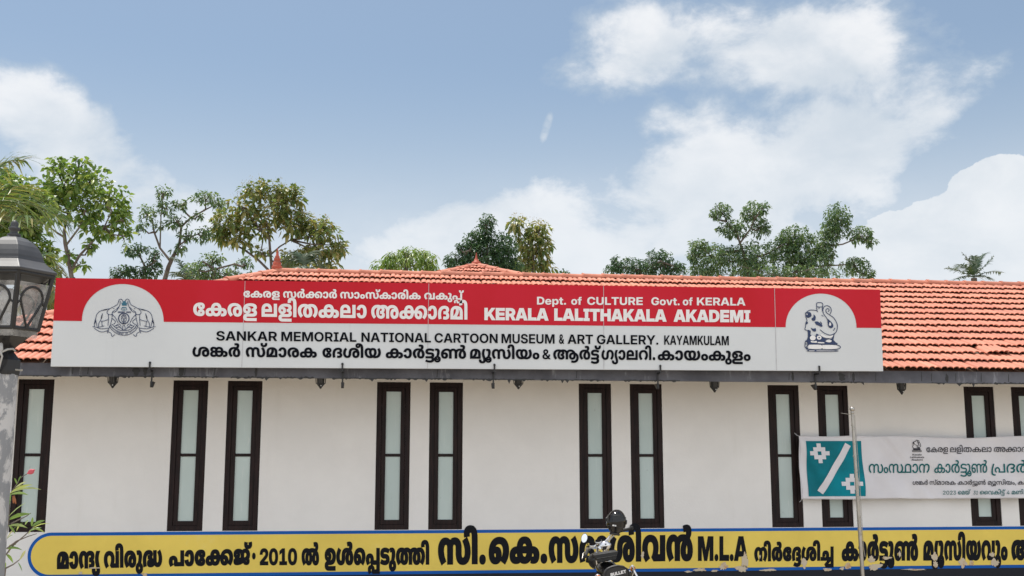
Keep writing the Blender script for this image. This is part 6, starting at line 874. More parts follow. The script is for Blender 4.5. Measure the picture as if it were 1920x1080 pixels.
# ------------------------------------------------------------------ exhibition banner on the wall
bn_o = at(1500, 936, 17.36); banner = thing('exhibition_banner', 'white cloth exhibition banner with a teal percent-sign square, tied across the right windows', 'banner', tuple(bn_o))
def fold(x, z):
    "how far the cloth stands off its plane"
    return 1.5*(.018*math.sin(x*3.1+z*1.7)*math.sin(z*4+.5)+.010*math.sin(x*7.3-z*5.0)+.008*math.sin(x*13+z*9)+.014*math.exp(-((x-7.45-.35*(z-2.5))/.05)**2)-.012*math.exp(-((x-7.9+.9*(z-2.6))/.06)**2))+.022*math.exp(-((x-6.55+.5*(z-2.55))/.07)**2)-.02*math.exp(-((z-2.62-.10*(x-6.6)**2)/.035)**2)*max(0, 1-abs(x-6.6)/.9)
def bp(x, y, off=0.0):
    p = at(x, y, 17.36); p[1] = 17.36-fold(p[0], p[2])-off; return p-bn_o
def make_banner():
    XE = 2290; nx, ny = 240, 44; V, F = [], []
    def top(x): 
        t = [(1497, 817.8), (1560, 819), (1590, 817.5), (1640, 818.5), (1690, 818), (1750, 820.5), (1820, 821.8), (1880, 819), (1930, 817.5), (2290, 812)]
        return float(np.interp(x, [a for a, b in t], [b for a, b in t]))
    def bot(x):
        t = [(1504, 936), (1600, 936.5), (1690, 934.5), (1720, 936), (1800, 935), (1920, 934.3), (2290, 931)]
        return float(np.interp(x, [a for a, b in t], [b for a, b in t]))
    for j in range(ny+1):
        for i in range(nx+1):
            v = j/ny; u = i/nx; xl = 1497+7*v+1.2*math.sin(v*9); x = xl+(XE-xl)*u; t, b = top(x), bot(x); V.append(bp(x, t+(b-t)*v))
    n = nx+1; F = [(j*n+i, (j+1)*n+i, (j+1)*n+i+1, j*n+i+1) for j in range(ny) for i in range(nx)]
    o = rawmesh('cloth', [tuple(map(float, v)) for v in V], F, MAT['banner'], banner, smooth=True)
    md = o.modifiers.new('thickness', 'SOLIDIFY'); md.thickness = .003; md.offset = -1
    def hem(a, b, w, name):
        h = MB(); L = 60; P = [(a[0]+(b[0]-a[0])*i/L, a[1]+(b[1]-a[1])*i/L) for i in range(L+1)]
        return P
    h = MB(); h.tube([bp(1497+(XE-1497)*i/150, top(1497+(XE-1497)*i/150)+.3, .002) for i in range(151)], .008, 6); h.tube([bp(1497.3+6.5*k/12, 818+117.5*k/12, .002) for k in range(13)], .009, 6); h.build('hem_cord', MAT['bwht'], banner)
    # teal square, cut into a grid so that it follows the cloth
    TLq, TRq, BRq, BLq = (1510.1, 826.8), (1615, 826.8), (1621.3, 930.1), (1516.1, 930.8)
    def q(u, v): return (TLq[0]*(1-u)*(1-v)+TRq[0]*u*(1-v)+BRq[0]*u*v+BLq[0]*(1-u)*v, TLq[1]*(1-u)*(1-v)+TRq[1]*u*(1-v)+BRq[1]*u*v+BLq[1]*(1-u)*v)
    V = [bp(*q(i/24, j/24), .006) for j in range(25) for i in range(25)]; F = [(j*25+i, (j+1)*25+i, (j+1)*25+i+1, j*25+i+1) for j in range(24) for i in range(24)]
    so = rawmesh('emblem_square', [tuple(map(float, v)) for v in V], F, MAT['bteal'], banner, smooth=True)
    m = MB()
    def quad(us, y):
        k = 16; (a, b, c, d) = us; Vq = []
        for j in range(k+1):
            for i in range(k+1):
                s, t = i/k, j/k; uv = [a[w]*(1-s)*(1-t)+b[w]*s*(1-t)+c[w]*s*t+d[w]*(1-s)*t for w in (0, 1)]; Vq.append(bp(*q(*uv), y))
        m.add(Vq, [(j*(k+1)+i, (j+1)*(k+1)+i, (j+1)*(k+1)+i+1, j*(k+1)+i+1) for j in range(k) for i in range(k)], True)
    quad([(.718, .033), (.817, .092), (.269, .965), (.17, .895)], .013)
    for cu, cv in ((.236, .222), (.776, .775)):
        def rc(x0, y0, x1, y1): quad([(cu+x0, cv+y0), (cu+x1, cv+y0), (cu+x1, cv+y1), (cu+x0, cv+y1)], .013)
        a, b, hN = .037, .108, .034
        rc(-b, -b, b, -hN); rc(-b, hN, b, b); rc(-b, -hN, -hN, hN); rc(hN, -hN, b, hN)
        rc(-a, -.178, a, -b); rc(-a, b, a, .178); rc(-.178, -a, -b, a); rc(b, -a, .178, a)
    m.build('emblem_motif', MAT['bwht'], so)
    for key, base, h, mt in (('b1', ((1740, 847.9), (1918, 847.2)), (9.3, 9.3), 'bink'), ('b2', ((1630, 886.8), (1900, 886)), (17.2, 17), 'tealtxt'), ('b3', ((1712, 909), (1900, 908.6)), (6.9, 6.9), 'bink'), ('b4', ((1770, 927.2), (1915, 926.6)), (6.9, 6.6), 'tealtxt'),
                             ('k1', ((1711, 854), (1727, 854)), (3, 3), 'bink'), ('k2', ((1706, 858.8), (1731, 858.8)), (3, 3), 'bink'), ('k3', ((1709, 863.6), (1729, 863.6)), (3, 3), 'bink')):
        [flat_mesh('lettering', V, F, MAT[mt], banner) for V, F in letter_line(key, base, h, lambda x, y: bp(x, y, .011))]
    S = lambda L: [((x-145)/7.2+1710.1, -((y-180)/7.2+825)) for x, y in L]
    ln = [[(150,215),(165,200),(185,200),(190,182),(210,186),(208,205)], [(222,215),(232,195),(218,188),(208,205),(225,235)], [(232,210),(248,235),(250,265),(235,280),(205,268)], [(150,215),(155,250),(148,270),(165,300)], [(150,322),(258,322),(258,338),(150,338),(150,322)], [(190,250),(215,258)], [(205,282),(235,288)], [(168,230),(180,245)]]
    P, F = fill(strokes([S(l) for l in ln], 1.0)+[ccw(S([(160,290),(245,292),(250,316),(155,316)])), ccw(S([(150,212),(168,212),(166,232),(154,228)])), ccw(S([(215,228),(236,250),(226,262)]))])
    flat_mesh('academy_emblem', [bp(x, -y, .011) for x, y in P], F, MAT['bink'], banner)
    t = MB()
    for a, b in (((1497, 818), (1490, 812)), ((1504, 936), (1499, 941))):
        p = bp(*a); w = at(*b, WY-.004)-bn_o; t.tube([p, (p+w)/2+np.array([0, 0, -.01]), w], .006, 5)
    t.build('tie_cord', MAT['bwht'], banner)
make_banner()

# ------------------------------------------------------------------ flagpole
def flagpole():
    Y = 15.6; top = at(1598, 772, Y); b = at(1617.5, 1080, Y); d = (top-b)/(top[2]-b[2]); foot = top-d*top[2]
    r = thing('flagpole', 'thin bare steel flagpole with a ball top, leaning slightly in front of the white banner', 'flagpole', tuple(foot)); t = top-foot
    k = MB(); k.tube([(0, 0, 0), t*.5, t*.96, t], [.030, .027, .022, .021], 12); k.lathe([(.14, 0), (.14, .02), (.05, .03), (.04, .10)], 12, (0, 0, 0)); k.build('pole', MAT['steel'], r)
    f = MB(); f.lathe([(.020, -.03), (.028, -.02), (.022, 0)]+[(.036*math.sin(a)+.002, .036-.036*math.cos(a)) for a in np.linspace(.5, math.pi, 9)], 16, tuple(t)); f.build('ball', MAT['steel'], r)
    c = MB(); c.tube([t+np.array([.03, -.01, -.05]), t*.7+np.array([.04, -.01, 0]), t*.35+np.array([.035, -.01, 0]), (.03, -.02, .9)], .004, 5); c.tube([t+np.array([-.02, 0, -.04]), t+np.array([-.10, .0, -.03]), t+np.array([-.17, .0, -.02])], .004, 5)
    for f_ in (.93, .78, .52): c.lathe([(.002, 0), (.010, .01), (.002, .03)], 8, tuple(t*f_+np.array([-.03, -.01, 0])))
    c.build('halyard', MAT['steel'], r)
flagpole()

# ------------------------------------------------------------------ street lantern on its post
def lamp_post():
    Y = 6.2; s = Y/FPX/.985
    ctr = at(26, 442, Y); X = ctr[0]; Z = lambda y: at(20, y, Y)[2]
    root = thing('lamp_post', 'large hexagonal iron lantern on a peeling grey white post at the left edge', 'lamp post', (X, Y, 0)); rot = math.atan2(-Y, -X)+R(9)      # one rib a little right of the camera side
    p = MB(); n = 28; ztop = Z(702); prof = [(.069, z) for z in np.linspace(0, ztop, 24)]; p.lathe(prof, n); p.lathe([(.12, 0), (.12, .25), (.09, .30), (.072, .32)], n); p.build('post', MAT['post'], root)
    c = MB(); c.lathe([(26*s, Z(702)-.004), (27*s, Z(696)), (27*s, Z(676)), (25*s, Z(674)), (15*s, Z(661)), (14*s, Z(658))], 6, rot=rot, smooth=False); c.build('collar', MAT['iron'], root)
    b = MB(); b.lathe([(12*s, Z(659)), (16*s, Z(653)), (30*s, Z(640)), (50*s, Z(624)), (55*s, Z(621)), (55*s, Z(618)), (50*s, Z(617))], 6, rot=rot, smooth=False); b.build('cup', MAT['iron'], root)
    zt, zb = Z(519), Z(619); rt, rb = 73*s, 53*s; g = MB(); cage = MB(); tr = MB()
    for k in range(6):
        a = rot+k*math.pi/3; a2 = a+math.pi/3
        P = lambda ang, t: Vector(((rb+(rt-rb)*t)*math.cos(ang), (rb+(rt-rb)*t)*math.sin(ang), zb+(zt-zb)*t))
        cage.tube([P(a, -.02), P(a, 1.02)], 4.6*s, 6, smooth=False)
        A0, A1, B0, B1 = P(a, 0), P(a, 1), P(a2, 0), P(a2, 1)
        def F(u, t, off=.006):
            q = (A0*(1-u)+B0*u)*(1-t)+(A1*(1-u)+B1*u)*t; nrm = Vector((math.cos((a+a2)/2), math.sin((a+a2)/2), 0)); return q+nrm*off
        g.add([A0*.985, B0*.985, B1*.985, A1*.985], [(0, 1, 2, 3)])
        cage.tube([A1, B1], 5*s, 6); cage.tube([A0, B0], 4*s, 6)
        arch = [F(.5, .02)]+[F(.5-.36*math.cos(w), .50+.26*math.sin(w)) for w in np.linspace(0, math.pi, 12)]+[F(.5, .02)]
        tr.tube(arch, 2.3*s, 6); tr.tube([F(.04, .44), F(.14, .50)], 2.0*s, 5); tr.tube([F(.96, .44), F(.86, .50)], 2.0*s, 5); tr.tube([F(.5, .0), F(.5, .06)], 4*s, 6)
    g.build('glass', MAT['lglass'], root); co = cage.build('cage', MAT['iron'], root); tr.build('tracery', MAT['iron'], co)
    lf = MB(); lf.lathe([(20*s, zb), (20*s, zb+.02), (9*s, zb+.03), (9*s, zb+.09)], 12); lf.lathe([(8*s, zb+.09), (17*s, zb+.13), (20*s, zb+.17), (14*s, zb+.21), (3*s, zb+.225)], 14); lf.build('bulb', MAT['wht'], root)
    d = MB(); pr = [(66*s, Z(521)), (80*s, Z(516)), (82*s, Z(512)), (76*s, Z(508)), (66*s, Z(500)), (58*s, Z(493)), (57*s, Z(490)), (56*s, Z(489)), (55*s, Z(484)), (51*s, Z(475)), (45*s, Z(465)), (36*s, Z(456)), (25*s, Z(449)), (14*s, Z(445)), (11*s, Z(442))]
    d.lathe(pr, 6, rot=rot, smooth=False); do = d.build('dome', MAT['domed'], root, bevel=.004)
    f = MB(); f.lathe([(11*s, Z(443)), (12*s, Z(440)), (7*s, Z(437)), (6*s, Z(434)), (10*s, Z(430)), (10*s, Z(427)), (6*s, Z(425)), (7*s, Z(421)), (6*s, Z(417)), (2*s, Z(413))], 14); f.build('finial', MAT['domed'], do)
    cb = MB()
    q = lambda x, y, yy: Vector(at(x, y, yy))-Vector((X, Y, 0))
    cb.tube([q(-18, 690, 6.10), q(-6, 672, 6.08), q(3, 660, 6.09), q(14, 655, 6.10), q(24, 654, 6.14), q(28, 658, 6.20)], .0055, 8); cb.tube([q(-14, 650, 6.11), q(0, 656, 6.08), q(4, 668, 6.085), q(-2, 690, 6.11), q(-12, 720, 6.13)], .0050, 8); cb.tube([q(2, 645, 6.12), q(3, 655, 6.08), q(-8, 668, 6.10)], .009, 8)
    cb.build('cable', MAT['cable'], root)
    k = MB(); k.tube([q(30, 693, 6.12), q(41, 694, 6.10)], .006, 8); k.build('fixing_screw', MAT['steel'], root)
lamp_post()

# ------------------------------------------------------------------ motorcycle and helmet
def motorcycle():
    Y = 14.3; base = at(1146, 1000, Y); lean, yaw = R(-9), R(-3)
    root = thing('motorcycle', 'black motorcycle with chrome handlebar parked on its side stand before the yellow band', 'motorcycle', (base[0]+.09, Y, 0))
    root.rotation_euler = (0, lean, yaw)         # leans over to its left
    def part(mb, name, mat, parent=None, bevel=0): return mb.build(name, mat, parent or root, bevel=bevel)
    # wheels (forward is +y)
    for yy, nm in ((.72, 'wheel'), (-.66, 'wheel')):
        t = MB(); pr = []
        for a in np.linspace(0, 2*math.pi, 13): pr.append((.285+.045*math.cos(a), .05*math.sin(a)))
        Mx = Matrix.Rotation(R(90), 3, 'Y'); t.lathe(pr, 32, (0, yy, .33), M=Mx); w = part(t, nm, MAT['rubber'])
        r = MB(); r.lathe([(.242, -.03), (.25, -.02), (.25, .02), (.242, .03)], 32, (0, yy, .33), M=Mx); r.lathe([(.05, -.07), (.06, -.02), (.06, .02), (.05, .07)], 16, (0, yy, .33), M=Mx)
        for k in range(18):
            a = k*2*math.pi/18; sx = .03*(1 if k % 2 else -1); r.tube([(sx, yy+.05*math.cos(a), .33+.05*math.sin(a)), (0, yy+.245*math.cos(a+.3), .33+.245*math.sin(a+.3))], .003, 5)
        r.build('rim', MAT['chrome'], w)
    # steering head: everything that turns, swung to the left lock
    turn = R(34); rake = R(27); head = Vector((0, .36, .93)); ax = Vector((0, -math.sin(rake), math.cos(rake))); T = Matrix.Rotation(turn, 3, ax)
    S0 = lambda p: head+T @ (Vector(p)-head)
    S = lambda p: S0((p[0], p[1]-.03*(p[2] > 1.0), p[2]+(.11 if p[2] > 1.0 else 0)))     # tall risers
    fk = MB()
    for sx in (-.09, .09): fk.tube([S((sx, .31, 1.02)), S((sx, .50, .66))], .020, 10); fk.tube([S((sx, .50, .66)), (sx*.9, .72, .33)], .027, 10)
    fk.tube([S((-.12, .36, .93)), S((.12, .36, .93))], .03, 8); part(fk, 'fork', MAT['chrome'])
    fm = MB()
    V = []
    for a in np.linspace(R(20), R(160), 14):
        for x, dr in ((-.07, -.02), (-.045, .02), (0, .032), (.045, .02), (.07, -.02)): V.append((x, .72+(.37+dr)*math.cos(a), .33+(.37+dr)*math.sin(a)))
    fm.add(V, [(i*5+j, i*5+j+1, (i+1)*5+j+1, (i+1)*5+j) for i in range(13) for j in range(4)], True); part(fm, 'mudguard', MAT['gloss'])
    rm = MB(); V = []
    for a in np.linspace(R(10), R(190), 18):
        for x, dr in ((-.085, -.03), (-.055, .02), (0, .036), (.055, .02), (.085, -.03)): V.append((x, -.66+(.38+dr)*math.cos(a), .33+(.38+dr)*math.sin(a)))
    rm.add(V, [(i*5+j, i*5+j+1, (i+1)*5+j+1, (i+1)*5+j) for i in range(17) for j in range(4)], True); part(rm, 'mudguard', MAT['gloss'])
    hb = MB(); bar = [(-.40, .10, 1.10), (-.30, .17, 1.125), (-.20, .24, 1.13), (-.12, .29, 1.085), (-.06, .305, 1.06), (.06, .305, 1.06), (.12, .29, 1.085), (.20, .24, 1.13), (.30, .17, 1.125), (.40, .10, 1.10)]
    hb.tube([S(p) for p in bar], .0125, 10); hb.tube([S0((-.05, .33, .97)), S((-.05, .305, 1.07))], .02, 8); hb.tube([S0((.05, .33, .97)), S((.05, .305, 1.07))], .02, 8); ho = part(hb, 'handlebar', MAT['chrome'])
    for sx in (-1, 1): gp = MB(); gp.tube([S((sx*.29, .177, 1.125)), S((sx*.42, .085, 1.096))], .020, 10); gp.lathe([(.014, -.01), (.022, 0), (.022, .03), (.01, .04)], 10, tuple(S((sx*.42, .085, 1.085)))); gp.build('grip', MAT['rubber'], ho)
    for sx in (-1, 1): lv = MB(); lv.tube([S((sx*.27, .20, 1.125)), S((sx*.33, .235, 1.11)), S((sx*.43, .16, 1.075))], .006, 6); lv.tube([S((sx*.25, .20, 1.13)), S((sx*.29, .18, 1.14))], .027, 8); lv.build('lever', MAT['steel'], ho)
    for sx, px, py, yy in ((-1, 1095.5, 1009, 14.1),):
        mr = MB(); c = Vector(at(px, py, yy)); inv = (Matrix.Translation(root.location) @ root.rotation_euler.to_matrix().to_4x4()).inverted(); c = inv @ c
        mr.tube([S((-.25, .20, 1.14)), (S((-.25, .20, 1.14))+c)/2+Vector((.02, .02, -.02)), c+Vector((.0, .02, -.02))], .006, 6)
        Mr = Matrix.Rotation(R(92), 3, 'X') @ Matrix.Rotation(R(25), 3, 'Y'); Mq = Matrix.Rotation(R(24), 3, 'Y') @ Matrix.Rotation(R(84), 3, 'X')
        mr.lathe([(.004, -.022), (.035, -.018), (.048, -.006), (.050, .004)], 20, tuple(c), M=Mq, sq=(.80, 1.22)); mo = part(mr, 'mirror', MAT['gloss'])
        gl = MB(); gl.lathe([(.046, .0042), (.045, .0062)], 20, tuple(c), M=Mq, sq=(.80, 1.22)); gl.build('mirror_glass', MAT['mirror'], mo)
    rs = MB(); rs.tube([S((.25, .20, 1.14)), S((.20, .22, 1.22)), S((.17, .20, 1.30))], .006, 6); part(rs, 'mirror', MAT['chrome'])
    ng = MB(); Mh = Matrix.Rotation(R(-90), 3, 'X')
    nac = [(.03, -.16), (.07, -.13), (.095, -.06), (.10, .0), (.105, .05), (.09, .075)]; ng.lathe(nac, 20, tuple(S((0, .46, .99))), M=(T @ Matrix.Rotation(R(-96), 3, 'X'))); no = part(ng, 'headlight', MAT['gloss'])
    le = MB(); le.lathe([(.088, .076), (.075, .09), (.03, .10)], 20, tuple(S((0, .46, .99))), M=(T @ Matrix.Rotation(R(-96), 3, 'X'))); le.build('lens', MAT['lglass'], no)
    ins = MB()
    for sx in (-.05, .055): ins.lathe([(.036, -.03), (.048, .0), (.046, .02), (.043, .022)], 18, tuple(S((sx, .37, 1.10))), M=T @ Matrix.Rotation(R(24), 3, 'X'))
    io = part(ins, 'instruments', MAT['chrome']); dl = MB()
    for sx in (-.05, .055): dl.lathe([(.042, .0225), (.041, .024)], 18, tuple(S((sx, .37, 1.10))), M=T @ Matrix.Rotation(R(24), 3, 'X'))
    dl.build('dial', MAT['visor'], io)
    cl = MB(); cl.lathe([(.03, -.05), (.062, -.03), (.070, .01), (.05, .045), (.02, .06)], 12, tuple(S((.07, .29, 1.035))), sq=(1.2, .8)); cl.lathe([(.02, 0), (.022, .03), (.012, .04)], 10, tuple(S((-.035, .28, 1.03)))); part(cl, 'yoke', MAT['chrome'])
    # tank: cross-sections along y
    tk = MB(); sec = []
    for (y, w, zb, zt_) in ((.34, .045, .83, .90), (.30, .09, .79, .955), (.20, .125, .76, .985), (.08, .135, .75, .985), (-.05, .125, .75, .965), (-.15, .095, .755, .925), (-.22, .05, .77, .86)):
        ring = []
        for k in range(16):
            a = 2*math.pi*k/16; ca, sa = math.cos(a), math.sin(a); ring.append((w*math.copysign(abs(ca)**.7, ca), y, (zb+zt_)/2+(zt_-zb)/2*math.copysign(abs(sa)**.7, sa)))
        sec += ring
    tk.add(sec, [(i*16+j, i*16+(j+1)%16, (i+1)*16+(j+1)%16, (i+1)*16+j) for i in range(6) for j in range(16)], True); tk.add(sec[:16], [tuple(range(16))]); tk.add(sec[-16:], [tuple(range(16))])
    to = part(tk, 'tank', MAT['gloss']); cp_ = MB(); cp_.lathe([(.035, 0), (.035, .012), (.02, .02)], 16, (.03, .10, .983)); cp_.build('filler_cap', MAT['chrome'], to)
    tb = MB(); tb.prism([(-.11, 1.01), (.11, 1.01), (.155, 1.105), (-.155, 1.105)], 'y', -.10, .16); tb.box((-.13, -.115, 1.05), (.13, -.101, 1.062)); tb.box((-.03, -.108, 1.015), (.03, -.101, 1.035)); part(tb, 'tank_bag', MAT['leather'], bevel=.02)
    # seat and pillion pad
    st = MB(); sec = []
    for (y, w, zb, zt_) in ((-.13, .08, .76, .80), (-.20, .12, .755, .835), (-.36, .145, .75, .835), (-.48, .14, .76, .86), (-.66, .13, .78, .90), (-.80, .11, .79, .895), (-.84, .08, .80, .87)):
        for k in range(16):
            a = 2*math.pi*k/16; ca, sa = math.cos(a), math.sin(a); sec.append((w*math.copysign(abs(ca)**.6, ca), y, (zb+zt_)/2+(zt_-zb)/2*math.copysign(abs(sa)**.6, sa)))
    st.add(sec, [(i*16+j, i*16+(j+1)%16, (i+1)*16+(j+1)%16, (i+1)*16+j) for i in range(6) for j in range(16)], True); st.add(sec[:16], [tuple(range(16))]); st.add(sec[-16:], [tuple(range(16))]); part(st, 'seat', MAT['leather'])
    bk = MB(); V = []; prof = [(-.165, .86), (-.17, .92), (-.15, .97), (-.11, 1.005), (-.05, 1.022), (.02, 1.022), (.09, 1.0), (.13, .965), (.15, .915), (.145, .86)]
    bk.prism(prof, 'y', -.86, -.78); bo = part(bk, 'backrest', MAT['leather'], bevel=.025)
    pp = MB(); pp.tube([(x*.965, -.862, .86+(z-.86)*.95) for x, z in prof], .0075, 6); pp.build('piping', MAT['matte'], bo)
    gl, g0, g1 = TEXT['bul'][0][:3]; V, F = [], []
    for st, g, gx in gl:
        P, Tn = glyph((st, g)); o = len(V)
        for p in P: u = (p[0]*1000+gx-g0)/(g1-g0); V.append((-.085+.19*u, -.8635, .905+p[1]*.050+u*.012))
        F += [[i+o for i in f] for f in Tn]
    flat_mesh('lettering', V, F, MAT['lw'], bo)
    rk = MB()
    rk.tube([(.16, -.50, .77), (.19, -.70, .86), (.20, -.84, .93), (.185, -.90, .99)], .014, 8); rk.tube([(.20, -.84, .93), (.26, -.90, .74), (.27, -.88, .55)], .014, 8); rk.tube([(-.16, -.50, .77), (-.19, -.72, .80), (-.20, -.88, .84), (.20, -.88, .84)], .012, 8); rk.tube([(-.27, -.82, .60), (-.275, -.84, .86)], .016, 8); rk.tube([(-.20, -.86, .84), (-.275, -.84, .84)], .009, 6); part(rk, 'grab_rail', MAT['chrome'])
    for sx in (-1, 1):
        i = MB(); c = (sx*.215, -.66, .90 if sx < 0 else .93); i.tube([(sx*.10, -.66, .86), c], .009, 6); i.lathe([(.012, -.05), (.034, -.03), (.038, .0), (.030, .02), (.01, .028)], 14, c, M=Matrix.Rotation(R(90), 3, 'X')); ind = part(i, 'indicator', MAT['chrome']); l = MB(); l.lathe([(.03, 0), (.026, .012), (.008, .018)], 14, (c[0], c[1]-.03, c[2]), M=Matrix.Rotation(R(90), 3, 'X')); l.build('lens', MAT['amber'], ind)
    tl = MB(); tl.box((-.05, -1.0, .70), (.05, -.93, .77)); part(tl, 'tail_light', MAT['redp'], bevel=.015)
    fr = MB()
    for sx in (-.09, .09): fr.tube([(0, .34, .90), (sx*.6, .24, .55), (sx, .10, .28), (sx, -.25, .28), (sx, -.38, .45), (sx, -.30, .74), (sx*.6, .25, .80)], .016, 8); fr.tube([(sx, -.30, .74), (sx*1.1, -.70, .76)], .014, 8); fr.tube([(sx*1.5, -.45, .74), (sx*1.5, -.62, .40)], .030, 10); fr.tube([(sx, -.25, .30), (sx*1.1, -.66, .33)], .018, 8)
    fr.tube([(-.09, -.02, .28), (-.20, .02, .15), (-.30, .05, .015)], .012, 8); part(fr, 'frame', MAT['iron'])
    en = MB(); en.lathe([(.13, -.09), (.14, -.06), (.14, .06), (.13, .09)], 20, (0, -.08, .38), M=Matrix.Rotation(R(90), 3, 'Y')); en.lathe([(.11, -.09), (.12, -.05), (.12, .05), (.11, .09)], 20, (0, .10, .36), M=Matrix.Rotation(R(90), 3, 'Y'))
    for k in range(9): en.box((-.085, .03, .49+k*.027), (.085, .19, .503+k*.027))
    en.box((-.06, .05, .44), (.06, .17, .74)); part(en, 'engine', MAT['steel'])
    ex = MB(); ex.tube([(.05, .19, .62), (.09, .32, .55), (.12, .30, .35), (.13, .10, .27), (.14, -.30, .28)], .022, 10); ex.tube([(.14, -.28, .28), (.15, -.36, .29), (.16, -.95, .36)], [.024, .045, .042], 14); part(ex, 'exhaust', MAT['chrome'])
    return root
bike = motorcycle()
def helmet():
    Y = 14.1; c = at(1155.5, 978, Y); r = thing('helmet', 'black full-face helmet hung over the right mirror of the motorcycle', 'helmet', tuple(c)); r.rotation_euler = (R(-4), R(8), R(-14))
    s = MB(); V = []; nu, nv = 28, 18
    for j in range(nv+1):
        ph = math.pi*j/nv*.86
        for i in range(nu):
            th = 2*math.pi*i/nu; sx, sy, sz = math.sin(ph)*math.sin(th), -math.sin(ph)*math.cos(th), math.cos(ph)
            z = .150*sz if sz > 0 else .165*sz; chin = max(0, -sy)*max(0, -sz); f = 1+.0*sz
            x = .122*sx*(1-.16*max(0, -sz)); y = .152*sy*(1+.06*max(0, -sy))*(1-.10*max(0, -sz)*(1 if sy > 0 else .2))
            V.append((x, y, z))
    F = [(j*nu+i, j*nu+(i+1)%nu, (j+1)*nu+(i+1)%nu, (j+1)*nu+i) for j in range(nv) for i in range(nu)]; s.add(V, F, True); s.build('shell', MAT['gloss'], r, weld=False)
    v = MB(); V = []
    for j in range(9):
        t = j/8; ph = R(64+48*t)
        for i in range(17):
            th = R(-84+168*i/16); k = 1.035
            V.append((.122*math.sin(ph)*math.sin(th)*k, -.152*math.sin(ph)*math.cos(th)*1.06*k, (.150 if ph < math.pi/2 else .165)*math.cos(ph)*k))
    v.add(V, [(j*17+i, j*17+i+1, (j+1)*17+i+1, (j+1)*17+i) for j in range(8) for i in range(16)], True); vo = v.build('visor', MAT['visor'], r)
    e = MB(); e.tube([V[i] for i in range(17)], .004, 6); e.tube([V[8*17+i] for i in range(17)], .004, 6); e.build('visor_rim', MAT['matte'], vo)
    for sx in (-1, 1):
        pv = MB(); pv.lathe([(.028, 0), (.028, .010), (.018, .014)], 14, (sx*.121, -.02, .01), M=Matrix.Rotation(R(90)*sx, 3, 'Y')); pv.build('visor_hinge', MAT['matte'], r)
    vt = MB(); vt.prism([(-.012, .105), (.012, .105), (.022, .118), (0, .112), (-.022, .118)], 'y', -.112, -.082); vt.build('vent', MAT['matte'], r); nk = MB(); nk.lathe([(.066, -.168), (.074, -.155), (.070, -.140)], 24, sq=(.9, 1.2)); nk.build('neck_roll', MAT['matte'], r)
    w = MB(); w.box((-.035, -.176, -.062), (-.008, -.168, -.045)); w.box((-.002, -.176, -.062), (.012, -.168, -.045)); w.build('decal', MAT['lw'], r)
    b = MB(); b.tube([(-.05, -.02, -.14), (-.055, -.03, -.20), (-.07, -.03, -.25)], .008, 6); b.tube([(.04, -.03, -.14), (-.02, -.05, -.19), (-.06, -.04, -.245)], .008, 6); b.build('chin_strap', MAT['cable'], r)
helmet()

# ------------------------------------------------------------------ vegetation
GREEN = dict(
  teak=m_leaf('teak_leaf', [(0.101, 0.189, 0.054), (0.176, 0.284, 0.074), (0.270, 0.371, 0.088), (0.392, 0.446, 0.135)]),
  teakf=m_leaf('flowering_teak_leaf', [(0.109, 0.174, 0.065), (0.189, 0.246, 0.080), (0.290, 0.297, 0.109), (0.435, 0.348, 0.145)]),
  dark=m_leaf('dark_evergreen_leaf', [(0.037, 0.090, 0.050), (0.062, 0.131, 0.062), (0.100, 0.175, 0.075)], trans=.38),
  mid=m_leaf('mid_green_leaf', [(0.078, 0.150, 0.085), (0.117, 0.202, 0.104), (0.169, 0.247, 0.124), (0.234, 0.299, 0.130)], trans=.42),
  mango=m_leaf('mango_leaf', [(0.138, 0.237, 0.062), (0.213, 0.325, 0.081), (0.288, 0.388, 0.100), (0.350, 0.400, 0.138)]),
  palm=m_leaf('coconut_leaf', [(.075, .14, .05), (.12, .20, .06), (.19, .24, .075), (.36, .29, .11)], trans=.35),
  palmd=m_leaf('far_palm_leaf', [(.045, .08, .04), (.07, .105, .05), (.11, .13, .07)], trans=.25),
  olea=m_leaf('oleander_leaf', [(.14, .26, .06), (.25, .36, .10), (.45, .48, .22), (.68, .62, .36)], trans=.4),
  bloom=m_leaf('cream_blossom', [(.34, .25, .13), (.46, .36, .20), (.56, .46, .29)], trans=.4))
def leaf_batch(P, D, L, W, droop, rng):
    "P base points, D directions (n,3); returns verts, faces of folded leaf blades"
    n = len(P); up = np.array([0, 0, 1.0]); D = D/np.linalg.norm(D, axis=1, keepdims=True)
    rnd = rng.normal(0, .55, (n, 3)); S = np.cross(D, up+rnd); S /= np.linalg.norm(S, axis=1, keepdims=True)+1e-9; N = np.cross(S, D)
    mid = P+D*(L*.5)[:, None]-up*(L*droop*.18)[:, None]; tip = P+D*L[:, None]-up*(L*droop*.6)[:, None]
    l = mid+S*(W*.5)[:, None]+N*(W*.18)[:, None]; r = mid-S*(W*.5)[:, None]+N*(W*.18)[:, None]
    l2 = P+D*(L*.22)[:, None]+S*(W*.34)[:, None]+N*(W*.10)[:, None]; r2 = P+D*(L*.22)[:, None]-S*(W*.34)[:, None]+N*(W*.10)[:, None]
    V = np.stack([P, l2, l, tip, r, r2, mid], 1).reshape(-1, 3); b = np.arange(n)*7
    F = np.concatenate([np.stack([b, b+1, b+2, b+6], 1), np.stack([b, b+6, b+4, b+5], 1)]).tolist()+np.concatenate([np.stack([b+6, b+2, b+3], 1), np.stack([b+6, b+3, b+4], 1)]).tolist()
    return V, F
